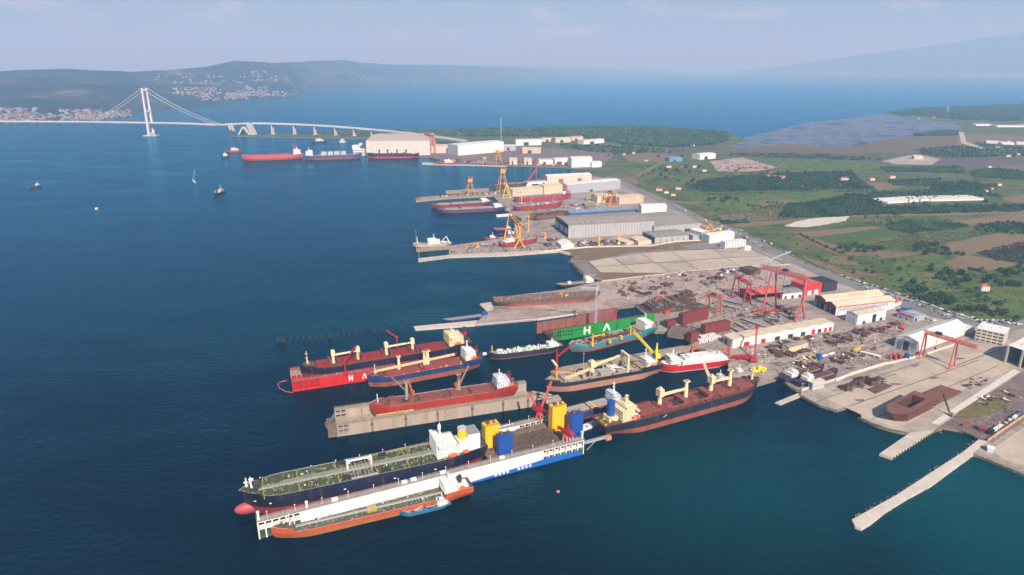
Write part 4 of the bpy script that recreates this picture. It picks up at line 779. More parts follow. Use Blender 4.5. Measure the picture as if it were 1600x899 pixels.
# ================================================================== red dock with the black bulk carrier
RD, RL = dock('floating_dock', 'red floating dock lettered in white holding the black bulk carrier', (458, 613), (640, 585), 38, 12.5, 4, PDOCK, PREDD, mat('dock_walkway_red', (.33, .1, .08), .8, rust=.3), PREDD, fr0=30, fr1=0)
for ch, px in (('H', 549), ('A', 571)):
    d = G(px, 597, 3) - G(458, 613); x = math.hypot(d.x, d.y)
    m = MB(); s_ = 2.3
    if ch == 'H': m.box(x - s_, x - s_ + 1.4, -.12, -.02, 3.2, 10.2); m.box(x + s_ - 1.4, x + s_, -.12, -.02, 3.2, 10.2); m.box(x - s_ + 1.4, x + s_ - 1.4, -.115, -.02, 6, 7.4)
    else:
        for sg in (-1, 1): m.raw([(x + sg * 2.9, -.12, 3.2), (x + sg * 1.4, -.12, 3.2), (x, -.12, 8.2), (x, -.12, 10.2), (x + sg * .6 * 1.4, -.12, 10.2)], [(0, 1, 2, 3, 4) if sg > 0 else (4, 3, 2, 1, 0)])
    m.obj('painted_letter', PW, RD)
BK = Ship('bulk_carrier', 'black bulk carrier with cream cranes and dark red hatches in the red dock', 'ship', (468, 574), (735, 532), 20, 29, 0, 8.5, 15, PANTI, PNAVY, PDECK, fc=(.08, 2), poop=(.14, 2), z0=3.5, rake=.03)
BK.rails(PDECK); BK.hatches([(.19, .32), (.36, .49), (.53, .65), (.69, .8), (.83, .91)], .6, 2.2, PHATD)
cr = [BK.at(519, 562, 15), BK.at(557, 556, 15), BK.at(600, 548, 15), BK.at(639, 540, 15)]
for i, c in enumerate(cr):
    BK.crane(c.x, 0, 15, 17, PC, to=(cr[i ^ 1].x, 0, 26) if i % 2 == 0 else None, w=4, jw=2.4)
    m = MB(); m.box(c.x - 6, c.x - 3, -9, 9, 15, 21); m.box(c.x + 3, c.x + 6, -9, 9, 15, 21); m.obj('stowed_grab', PDECK, BK.R)
BK.mast(BK.at(480, 570, 17).x, 0, 17, 18, PC, w=1.1); BK.clutter(BK.L * .93, BK.L * .98, 12, 18.3, 24, PRUST2, 3, 2.0, 'mooring_gear'); BK.clutter(BK.L * .17, BK.L * .9, 26, 15, 90, PDECK, 5, 2.2)
zt, _ = BK.house(BK.L * .06, BK.L * .15, .8, 17.2, 5, PC, h=2.7); BK.mast(BK.L * .12, 0, zt, 10, PC, w=.9); BK.funnel(BK.L * .035, -2, 17.5, 7, 6, 16, PDARK, band=PRED); BK.lifeboat(BK.L * .1, 13, 19, 8); BK.lifeboat(BK.L * .1, -13, 19, 8)
for k, (px, py, ex, ey, lb) in enumerate(((540, 585, 562, 540, 'slim red jib crane on the red dock wall by the bow'), (621, 545, 600, 520, 'slim red jib crane raised over the black bulk carrier'))):
    z = 12.8; g = G(px, py, z); R = root('dock_crane', lb, 'crane', (g.x, g.y, z), 0); e = G(ex, ey, 34) - g; m = MB(); m.tube((0, 0, 0), (0, 0, 14), 1, 8, .8); m.cbox(0, 0, 14, 3, 3, 2.6); m.cbox(0, 0, 0, 4, 4, 2); m.obj('post', PRED, R); m = MB(); m.truss((0, 0, 15.5), (e.x * .8, e.y * .8, 15.5 + 9), 1.1, 1.1, 8, .32); m.obj('jib', PRED, R)
# ================================================================== navy geared cargo ship
NV = Ship('cargo_ship', 'navy and red cargo ship with one long cream jib lying along the deck', 'ship', (573, 588), (750, 556), 13.5, 21, -2, 5.8, 11, PPINK, PBLUEH, PDECK, fc=(.12, 2), poop=(.17, 2), rake=.02)
NV.rails(); NV.hatches([(.2, .52), (.56, .84)], .66, 2, PHATCH, coam=PRED, z=11)
a1, a2 = NV.at(625, 582, 11), NV.at(671, 575, 11)
NV.crane(a1.x, -3, 11, 19, PC, house=False, w=4); NV.crane(a2.x, -3, 11, 20, PC, house=False, w=5); NV.crane(a2.x + 4, -3, 11, 20, PC, house=False, w=4)
m = MB(); m.truss((a2.x - 34, -3, 20), (a1.x + 30, -3, 16), 1.8, 1.6, 24, .5); m.obj('long_jib', PC, NV.R)
NV.mast(NV.L * .93, 0, 14, 13, w=.6); zt, _ = NV.house(NV.L * .06, NV.L * .155, .8, 13.2, 5, PW, h=2.6); NV.mast(NV.L * .12, 0, zt, 11, w=1); NV.funnel(NV.L * .03, -2, 13.5, 5, 4, 12, PDARK, band=PRED); NV.lifeboat(NV.L * .08, 9, 15, 7); NV.clutter(NV.L * .15, NV.L * .9, 19, 11, 60, PC, 4, 1.6)
lettering(NV.R, [], PW, 1, Matrix())
# ================================================================== black barge with white deck houses, far behind
BG = Ship('equipment_barge', 'slim black hulled barge crowded with small white deck equipment', 'barge', (763, 553), (878, 538), 7, 15, -2, .9, 6.5, PPINK, PBLACK, PGREYD, fc=(.06, 1), poop=(.0, 0), bul=.6, rake=.03)
BG.clutter(BG.L * .05, BG.L * .9, 12, 6.5, 130, PW, 6, 3.2, 'deck_equipment', 3); BG.clutter(BG.L * .3, BG.L * .7, 10, 6.5, 30, mat('mint_paint', (.4, .6, .5)), 8, 3.4, 'deck_tanks', 3); BG.clutter(BG.L * .05, BG.L * .9, 12, 6.5, 30, PC, 9, 3, 'deck_boxes', 2.5)
BG.house(BG.L * .06, BG.L * .2, .7, 6.5, 2, PW); BG.mast(BG.L * .95, 0, 8, 10, PLEM, w=.7); BG.mast(BG.L * .14, 0, 12, 6)
WR = root('work_raft', 'low cluttered raft with small white cabin at the bow of the black barge', 'raft', G(752, 556), BG.a)
m = MB(); m.box(-9, 9, -4, 4, -.6, 1.4); m.obj('pontoon', PBLUEH, WR); m = MB(); m.cbox(-4, 1, 1.4, 5, 3, 2.5); m.obj('cabin', PW, WR); m = MB(); r = random.Random(5); [m.cbox(r.uniform(-8, 8), r.uniform(-3, 3), 1.4, r.uniform(.6, 2), r.uniform(.5, 1.6), r.uniform(.4, 1.6)) for _ in range(16)]; m.obj('deck_gear', PRUST, WR, kind='stuff')
# ================================================================== green dock and teal dredger
gp, gq = G(864, 534), G(1022, 508); ga = ang(gp, gq)
GDK = root('floating_dock', 'green and white lettered floating dock with tall rust brown far wall', 'floating dock', (gp.x, gp.y, 0), ga); gL = (gq - gp).length
m = MB(); m.box(0, gL, .4, 36, -2, 3); m.obj('pontoon', PRUST, GDK)
m = MB(); m.box(12, gL * .835, 0, 4, -1, 14.5); m.box(gL * .86, gL, 0, 4, -1, 16); m.box(gL * .3, gL * .82, .3, 3.7, 14.5, 15.2); nw = m.obj('dock_wall', PGREEN, GDK)
m = MB()
for k in range(7): m.box(.5 + k * 4.2, 1.3 + k * 4.2, -.06, .9, -1, 14.5)
for z in (4, 9, 13.6): m.box(0, 28, -.04, .88, z, z + .9)
m.box(0, 12, 1, 3.9, 13.5, 14.5); m.obj('wall_frame', PGREEN, nw)
m = MB(); [m.box(30 + k * 3.6, 32.2 + k * 3.6, -.08, .05, 10.6, 12.6) for k in range(9)]; [m.box(14 + k * 4.2, 17 + k * 4.2, -.03, .05, z, z + 2.6) for k in range(4) for z in (5.4, 10.2)]; m.box(52, 53, -.08, .05, 0, 14); m.box(98, 99.4, -.08, .05, 0, 14); m.obj('dark_opening', PDARK, nw)  # openings painted as dark shade on the solid wall
for ch, px in (('H', 917), ('A', 954)):
    d = G(px, 522, 3) - gp; x = math.hypot(d.x, d.y); s_ = 5.2; m = MB()
    if ch == 'H': m.box(x - s_, x - s_ + 3, -.12, -.02, 3, 13.6); m.box(x + s_ - 3, x + s_, -.12, -.02, 3, 13.6); m.box(x - s_ + 3, x + s_ - 3, -.115, -.02, 7, 9.6)
    else:
        for sg in (-1, 1): m.raw([(x + sg * 6.6, -.12, 3), (x + sg * 3.4, -.12, 3), (x, -.12, 10.2), (x, -.12, 13.6), (x + sg * 1.6, -.12, 13.6)], [(0, 1, 2, 3, 4) if sg > 0 else (4, 3, 2, 1, 0)])
    m.obj('painted_letter', PW, nw)
m = MB()
fx0, fx1 = -8, gL * .74
m.prism([(fx0, 34), (fx1, 34), (fx1, 38), (fx0, 38)], -1, 15); m.box(fx0 + 60, fx1, 34.2, 37.8, 15, 17.5); m.box(fx1 - 34, fx1, 34.4, 37.6, 17.5, 20); m.obj('far_wall', mat('brown_red_wall', (.24, .085, .065), .8, var=.2, scale=.08, rust=.3, rustcol=(.18, .1, .08), streak=True), GDK)
m = MB(); [m.box(fx0 + 8 + k * 12, fx0 + 8.6 + k * 12, 33.7, 34, 3, 15) for k in range(10)]; m.beam((50, 34, 3), (56, 28, 12), 1); m.obj('wall_stiffener', PRUST, GDK)
m = MB(); m.truss((110, 33, 3), (118, 30, 22), 1.2, 1.2, 8, .35); m.cbox(112, 32, 3, 4, 4, 3); m.obj('access_tower', PCRED, GDK)
TD = Ship('dredger', 'teal hulled dredger with yellow crane arms and white bridge at stern', 'ship', (889, 541), (1020, 509), 9, 23, -2, 3.3, 8, PPINK, PTEAL, PTAN, fc=(.1, 2), poop=(.2, 2.5), tw=.9)
TD.rails(); TD.clutter(TD.L * .2, TD.L * .88, 19, 8, 110, PRUST2, 4, 3.2, 'dredging_gear', 4); TD.clutter(TD.L * .3, TD.L * .88, 19, 8, 30, PYCR, 8, 2.6, 'winches', 3)
zt, _ = TD.house(TD.L * .05, TD.L * .16, .8, 10.4, 4, PW, h=2.7); TD.mast(TD.L * .1, 0, zt, 9, w=.8); TD.lifeboat(TD.L * .05, 10, 13, 6)
for px, py, ex, ey, ez in ((926, 536, 945, 522, 19), (985, 522, 984, 508, 16)):
    c = TD.at(px, py, 8); TD.crane(c.x, c.y, 8, 12, PYCR, to=TD.at(ex, ey, ez), w=2.4, jw=1.6, house=False, jz=17)
m = MB(); m.truss((TD.L * .3, 6, 10), (TD.L * .75, 4, 12), 2, 2, 14, .4); m.obj('suction_pipe', PRUST, TD.R)
for c in (TD.at(925, 541, 8), TD.at(952, 536, 8), TD.at(970, 530, 8)): m = MB(); m.box(c.x - 1.5, c.x + 1.5, c.y - 2, c.y + 2, 8, 13); m.obj('gantry_frame', PYCR, TD.R)
# ================================================================== cream-cranes cargo vessel
CV = Ship('cargo_ship', 'old cargo ship with cream derricks, bare salmon lower hull and grey hatches', 'ship', (852, 596), (1030, 566), 12.5, 22, -2, 7, 10.5, PSALM, PBLACK, PTAN, fc=(.1, 2.5), poop=(.2, 2.5), rake=.03)
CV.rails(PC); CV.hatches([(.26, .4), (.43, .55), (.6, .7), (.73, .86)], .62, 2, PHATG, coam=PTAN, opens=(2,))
c = CV.at(931, 592, 10.5); CV.crane(c.x, 0, 10.5, 19, PC, to=(c.x - 34, 3, 31), w=6, jw=3); m = MB(); m.truss((c.x + 2, 2, 20), (c.x + 36, 4, 13.5), 2, 2, 10, .5); m.obj('jib', PC, CV.R)
c = CV.at(985, 583, 12)
m = MB()
for y in (-7.5, 7.5): m.box(c.x - 1.2, c.x + 1.2, y - 1.2, y + 1.2, 10.5, 31)
m.box(c.x - 1.5, c.x + 1.5, -8.7, 8.7, 29, 32); m.obj('goalpost_mast', PC, CV.R); m = MB(); m.beam((c.x + 1.5, 6, 14), (c.x + 20, 5, 21), .9); m.obj('derrick', PC, CV.R)
c = CV.at(874, 598, 12); CV.crane(c.x, 0, 12, 17, mat('mustard_mast', (.62, .36, .07), .6), w=2.4, house=False, to=(c.x - 22, 4, 19), jw=1.2); m = MB(); m.beam((c.x, 0, 29), (c.x + 2, -8, 33), 2, 1.6); m.beam((c.x + 2, -8, 33), (c.x - 2, -16, 28), 2.2, 1.6); m.obj('goose_neck', PC, CV.R)
zt, _ = CV.house(CV.L * .06, CV.L * .15, .74, 13, 3, PW, h=2.6); CV.mast(CV.L * .13, 0, zt, 13, w=.9); CV.funnel(CV.L * .04, -3, 13, 5, 4, 9, PBLUE); CV.lifeboat(CV.L * .09, 9.5, 14, 7, mat('faded_lifeboat', (.7, .25, .14), .5))
CV.clutter(CV.L * .2, CV.L * .9, 20, 10.5, 70, PRUST2, 6, 2.4); CV.clutter(CV.L * .92, CV.L * .97, 9, 13.5, 20, PTAN, 7, 2, 'mooring_gear'); CV.clutter(CV.L * .01, CV.L * .06, 12, 13.3, 30, PRUST, 9, 2.4, 'stern_gear')
# orange-red ship moored between that vessel and the pier
OR = Ship('supply_ship', 'orange red supply ship with white block house behind the cream derricks', 'ship', (920, 589), (974, 580), 6, 14, -2, 0, 6, PANTI, PORG, PGREYD, fc=(.2, 1), poop=(0, 0))
OR.house(OR.L * .08, OR.L * .45, .8, 6, 3, PW, h=2.7); OR.house(OR.L * .55, OR.L * .8, .6, 6, 2, PW, h=2.6); OR.mast(OR.L * .6, 0, 12, 12, PGREY, w=.8); OR.funnel(OR.L * .1, 0, 14, 4, 3, 4, PDARK)
# ================================================================== red and white offshore ship
RW = Ship('offshore_ship', 'bright red hulled ship with white superstructure moored inside the basin', 'ship', (1029, 569), (1136, 557), 9, 19, -2, .6, 7, mat('white_boot', (.7, .5, .46), .6), PRED, PW, fc=(.22, 1.5), poop=(.0, 0), tw=.95, rake=.03)
zt, _ = RW.house(RW.L * .72, RW.L * .87, .8, 9.8, 3, PW, h=2.8); RW.mast(RW.L * .8, 0, zt, 9, w=1); RW.mast(RW.L * .76, 2, zt, 6, PGREY, w=.8)
m = MB(); m.box(RW.L * .05, RW.L * .7, -8.4, 8.4, 7, 12); m.box(RW.L * .1, RW.L * .66, -7, 7, 12, 15.5); m.box(RW.L * .3, RW.L * .6, -5, 5, 15.5, 17); m.obj('long_deckhouse', PW, RW.R); RW.clutter(RW.L * .1, RW.L * .66, 12, 15.6, 60, PGREY, 3, 2.4)
m = MB(); [m.box(RW.L * (.07 + .035 * k), RW.L * (.07 + .035 * k) + 1, sg * 8.4 - .05, sg * 8.4 + .05, 9, 10.2) for k in range(18) for sg in (-1, 1)]; m.obj('window_row', PGLASS, RW.R, kind='stuff')
c = RW.at(1090, 562, 15); RW.crane(c.x, -3, 15, 9, PLIFE, to=(c.x - 12, -2, 27), w=2, jw=1.8, house=False, jz=21)
m = MB(); m.box(RW.L * .3, RW.L * .65, -9.5, -8.2, 12, 13.6); m.obj('orange_boat_deck', PORG, RW.R)
# ================================================================== big rusty bulk carrier, bow to the right
BC = Ship('bulk_carrier', 'large rust brown bulk carrier with black topsides and open hatches, bow to quay', 'ship', (1185, 593), (934, 659), 14.5, 32, -2, 5.8, 13, PPINK, PBLACK, PDECK, fc=(.07, 2.2), poop=(.17, .4), rake=.03, bulge=2.7, tw=.85)
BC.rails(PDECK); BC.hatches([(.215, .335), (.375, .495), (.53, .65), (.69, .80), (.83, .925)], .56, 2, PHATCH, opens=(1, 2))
cs = [BC.at(1020, 630, 13), BC.at(1058, 618, 13), BC.at(1097, 608, 13), BC.at(1132, 604, 13)]
for i, c in enumerate(cs):
    BC.crane(c.x, -1, 13, 23, PC, to={0: (cs[1].x, -1, 27), 2: (c.x - 4, 9, 46), 3: (cs[2].x + 2, -1, 27)}.get(i), w=5, jw=3, house=(i in (0, 2)), jz=27)
    m = MB(); m.box(c.x - 5, c.x + 5, -8, 6, 13, 17.5); m.obj('mast_house', PDECK, BC.R)
BC.mast(BC.L * .955, 0, 16, 18, PC, w=1.2); BC.clutter(BC.L * .935, BC.L * .98, 16, 16.4, 40, PRUST2, 3, 1.8, 'mooring_gear'); BC.clutter(BC.L * .2, BC.L * .93, 28, 13, 160, PDECK, 7, 2.6); BC.clutter(BC.L * .01, BC.L * .07, 20, 14, 40, POLIVE, 8, 1.8, 'stern_gear'); BC.clutter(BC.L * .01, BC.L * .07, 20, 14, 12, PLEM, 11, 1.4, 'winches')
zt, _ = BC.house(BC.L * .1, BC.L * .185, .74, 13.6, 5, PC, h=2.7); BC.mast(BC.L * .155, 0, zt, 10, PC, w=1.6); BC.lifeboat(BC.L * .17, -13.6, 16, 9); BC.lifeboat(BC.L * .17, 13.6, 16, 9)
m = MB(); m.box(BC.L * .045, BC.L * .095, -6, 6, 13.4, 18.5); m.obj('engine_casing', PC, BC.R); BC.funnel(BC.L * .07, 0, 18.5, 8, 7, 15, PBLUE, cap=PBLUE)
m = MB(); m.beam(BC.at(1023, 659, 4) + Vector((0, -2, 0)), BC.at(1041, 647, 13) + Vector((0, -1, 0)), 1.6, .5); m.obj('accommodation_ladder', PGREY, BC.R)
# blue funnel coaster between barge and bulk carrier
CO = Ship('coaster', 'grey hatch coaster with pale blue bridge and yellow stripe, lying behind the bulk carrier', 'ship', (866, 651), (968, 624), 7, 18, -2, 2, 7, PANTI, PBLUEH, PDECK, fc=(.06, 2), poop=(.18, 1))
CO.hatches([(.2, .5), (.52, .82)], .7, 2, PHATG, coam=PHATCH); zt, _ = CO.house(CO.L * .05, CO.L * .16, .85, 8, 4, mat('pale_blue_white', (.62, .68, .74)), h=2.6); CO.mast(CO.L * .1, 0, zt, 11, w=1)
m = MB(); m.box(CO.L * .42, CO.L * .45, -6.4, 6.4, 10.02, 10.35); m.obj('yellow_stripe', PYEL, CO.R); CO.clutter(CO.L * .15, CO.L * .9, 16, 7, 40, PRUST, 4, 2)
QP = root('float_pier', 'white topped pontoon between the white dock and the coaster', 'pontoon', (*G(912, 670)[:2], 0), ang(G(905, 672), G(935, 661)))
m = MB(); m.box(-10, 26, -4, 4, -1, 2.2); m.obj('pontoon', PW, QP); m = MB(); r = random.Random(2); [m.cbox(r.uniform(-8, 24), r.uniform(-3, 3), 2.2, r.uniform(.6, 3), r.uniform(.5, 2), r.uniform(.4, 2)) for _ in range(16)]; m.obj('deck_gear', PGREYD, QP, kind='stuff')
for lb, bow, st, col in (('small blue and white boat moored in the basin under the yellow buoys', (1110, 596), (1133, 588), mat('mid_blue_boat', (.06, .13, .3), .5)), ('dark blue tug moored near the red crane on the basin quay', (1138, 586), (1164, 580), PNAVY)):
    s = Ship('workboat', lb, 'boat', bow, st, 2, 8, -1, 0, 2, col, col, PGREYD, fc=(.15, .8), poop=(0, 0)); s.house(s.L * .2, s.L * .5, .6, 2, 2, PW if 'tug' in lb else mat('pale_blue_white', (.62, .68, .74)), h=2.4); s.mast(s.L * .35, 0, 7, 6, w=.4)
# ================================================================== piers, jetties, walls
def pier(name, label, px, z, m, fend=None, h=None, cat='pier', rub=0):
    b = MB(); b.prism(P(px, z), -3, z); o = b.obj(name, m); tag(o, label, cat)
    if fend:
        i0, i1, n = fend; a = G(*px[i0], z); c = G(*px[i1], z); f = MB(); d = (c - a).normalized(); nrm = Vector((d.y, -d.x, 0)); mid = sum((G(*q, z) for q in px), Vector()) / len(px)
        if (a + nrm - mid).length < (a - mid).length: nrm = -nrm
        f.tube((0, 0, -2.1), (0, 0, -.2), .75, 7); fo = f.obj('fender', PTYRE, o); f0 = a.lerp(c, .5 / n) + nrm * .45; fo.location = (f0.x, f0.y, z)
        for k in range(1, n): p = a.lerp(c, (k + .5) / n) + nrm * .45; put(fo, o, (p.x, p.y, z))
    if rub:
        r = random.Random(len(px)); f = MB(); pts = [G(*q, 0) for q in px]
        for a, c in zip(pts, pts[1:] + pts[:1]):
            for k in range(int((c - a).length / 1.1)):
                p = a.lerp(c, r.random()); s = r.uniform(.5, 1.2); f.raw(*rock(p.x + r.gauss(0, 1.0), p.y + r.gauss(0, 1.0), r.uniform(-.3, 1.3), s, r))
        f.obj('rock_armour', mat('armour_rock', (.24, .19, .14), .9, var=.35, scale=.8), o, kind='stuff')
    return o
def rock(x, y, z, s, r):
    vs = [(x + a * s * r.uniform(.6, 1.1), y + b * s * r.uniform(.6, 1.1), z + c * s * r.uniform(.5, .9)) for a, b, c in ((1, 0, 0), (0, 1, 0), (-1, 0, 0), (0, -1, 0), (0, 0, 1), (0, 0, -1))]
    return vs, [(0, 1, 4), (1, 2, 4), (2, 3, 4), (3, 0, 4), (1, 0, 5), (2, 1, 5), (3, 2, 5), (0, 3, 5)]
pier('breakwater', 'long pale concrete breakwater reaching alone into the water at lower right', [(1331, 812), (1400, 774), (1460, 735), (1505, 706), (1530, 686), (1546, 690), (1526, 706), (1478, 741), (1455, 758), (1416, 779), (1385, 798), (1360, 818), (1346, 826), (1336, 822)], 2.4, mat('pale_quay', (.56, .50, .44), .85, var=.12, rust=.2, rustcol=(.4, .35, .29)), rub=1)
pier('jetty', 'short concrete jetty with rusty edge below the slipway', [(1374, 709), (1422, 676), (1446, 668), (1461, 672), (1394, 715.5)], 2.6, PCONC, fend=(3, 4, 16))
pier('jetty', 'narrow low spit of old concrete beside the two blue tugs', [(1211, 629), (1248, 614), (1254, 618), (1219, 632)], 1.6, PCONC)
pier('finger_pier', 'long concrete finger pier behind the cream crane cargo ship', [(860, 580), (877, 573.5), (960, 559), (1064, 540.5), (1080, 541), (1078, 546), (1062, 549), (978, 566), (884, 581), (868, 584)], 3, PTAN, fend=(7, 8, 20))
pier('jetty', 'pale slab jetty with fenders in front of the rusty hulk', [(646, 510), (742, 501), (838, 492), (900, 485), (902, 490), (840, 499), (742, 508), (649, 515)], 2.2, mat('pale_quay', (.52, .47, .42), .85, var=.12, rust=.2, rustcol=(.36, .3, .25)), fend=(5, 6, 26))
pier('quay', 'concrete quay ramp left of the stranded rusty hulk', [(749, 475), (772, 471), (778, 486), (763, 489)], 2.0, PCONC)
pier('jetty', 'outer jetty of the far yard with white survey ship alongside', [(649, 388.5), (651, 392.5), (700, 388.5), (757, 381), (757, 376.5), (703, 384)], 2.6, PTAN, fend=(1, 2, 12))
pier('jetty', 'long pale quay wall closing the far yard basin', [(653, 404), (654, 408), (703, 401.5), (790, 399), (872, 393), (890, 398), (893, 396), (872, 390), (790, 394), (700, 398.5)], 2.8, PCONC, fend=(1, 2, 10))
pier('jetty', 'white floating jetty near the orange gantry', [(775, 335.5), (776, 338.5), (800, 337), (835, 332), (834, 330), (798, 333.5)], 1.5, PW)
pier('jetty', 'cluttered jetty with tall dark post in the far yard', [(649, 309), (650, 315), (700, 310), (790, 305), (790, 298), (720, 303)], 2.8, PTAN)
pier('jetty', 'thin outer jetty beyond the far yard cranes', [(696, 298), (697, 302), (764, 298), (764, 294)], 2.5, PTAN)
pier('jetty', 'low quay by the distant white halls with ferry alongside', [(659, 254), (660, 257), (720, 258), (792, 260), (790, 257.5), (700, 255)], 2.5, PCONC)
def shore_rocks(name, px, n, w=2.5, seed=1):
    r = random.Random(seed); f = MB(); q = [G(*p, 0) for p in px]; tot = sum((b - a).length for a, b in zip(q, q[1:]))
    for a, b in zip(q, q[1:]):
        for _ in range(int(n * (b - a).length / tot)): p = a.lerp(b, r.random()); f.raw(*rock(p.x + r.gauss(0, w), p.y + r.gauss(0, w), r.uniform(-.4, 2.0), r.uniform(.5, 1.5), r))
    f.obj(name, mat('armour_rock', (.3, .25, .19)), None, kind='stuff')
mat('armour_rock', (.24, .19, .14), .9, var=.35, scale=.8)
shore_rocks('shore_rocks', [(1252, 618), (1280, 634), (1308, 642.5), (1327, 636), (1345, 646), (1346, 655), (1361, 662.5), (1389, 672.5), (1405, 677), (1422, 678)], 420, 1.6)
shore_rocks('shore_rocks', [(1462, 675), (1473, 669), (1498, 673.5), (1523, 681.5), (1531, 688)], 130, 1.4, 2)
shore_rocks('shore_rocks', [(1521, 710), (1545, 719), (1571, 730), (1601, 743), (1700, 780)], 220, 2, 3)
shore_rocks('shore_rocks', [(1183, 603), (1218, 593.5), (1234, 605), (1249, 614)], 140, 1.3, 4)
shore_rocks('shore_rocks', [(890, 398), (896, 403), (889, 410), (893, 413), (912, 431), (936, 438)], 160, 2, 5)
def wall(name, label, pts, h, t, m, cat='wall'):
    b = MB(); q = [G(*p, ZL) for p in pts]
    for a, c in zip(q, q[1:]): b.beam(a + Vector((0, 0, h / 2)), c + Vector((0, 0, h / 2)), t, h)
    o = b.obj(name, m); tag(o, label, cat); return o
wall('yard_wall', 'low cream wall dividing the slipway from the cluttered yard', [(1252, 611), (1300, 596), (1360, 577), (1388, 569), (1440, 557), (1505, 535)], 2.4, 1.2, mat('cream_wall', (.62, .56, .45), .8, rust=.2))
wall('yard_wall', 'orange tinted wall along the gravel yard at right edge', [(1543, 690), (1575, 668), (1640, 624)], 2.6, 1.0, mat('orange_wall', (.55, .33, .19), .8, rust=.3))
wall('yard_wall', 'long pale wall between the grassy strip and the far shed yard', [(840, 396), (872, 391.5), (920, 387), (1017, 385), (1060, 378), (1104, 376)], 2.5, 1.0, mat('cream_wall', (.62, .56, .45)))
wall('yard_wall', 'pale boundary wall below the slab yard', [(940, 440), (1000, 433), (1062, 426.5), (1160, 417), (1235, 414)], 1.6, 1.4, PCONC)
wall('kerb_wall', 'white kerb wall beside the paved slip lanes', [(1382, 641), (1440, 604), (1500, 572), (1530, 556)], 1.2, 1.5, PCONC) if 0 else None
wall('wall_rail', 'white notched fence rail left of the blue tugs slip', [(1306, 596), (1330, 586), (1386, 569)], 3.0, .6, PW)
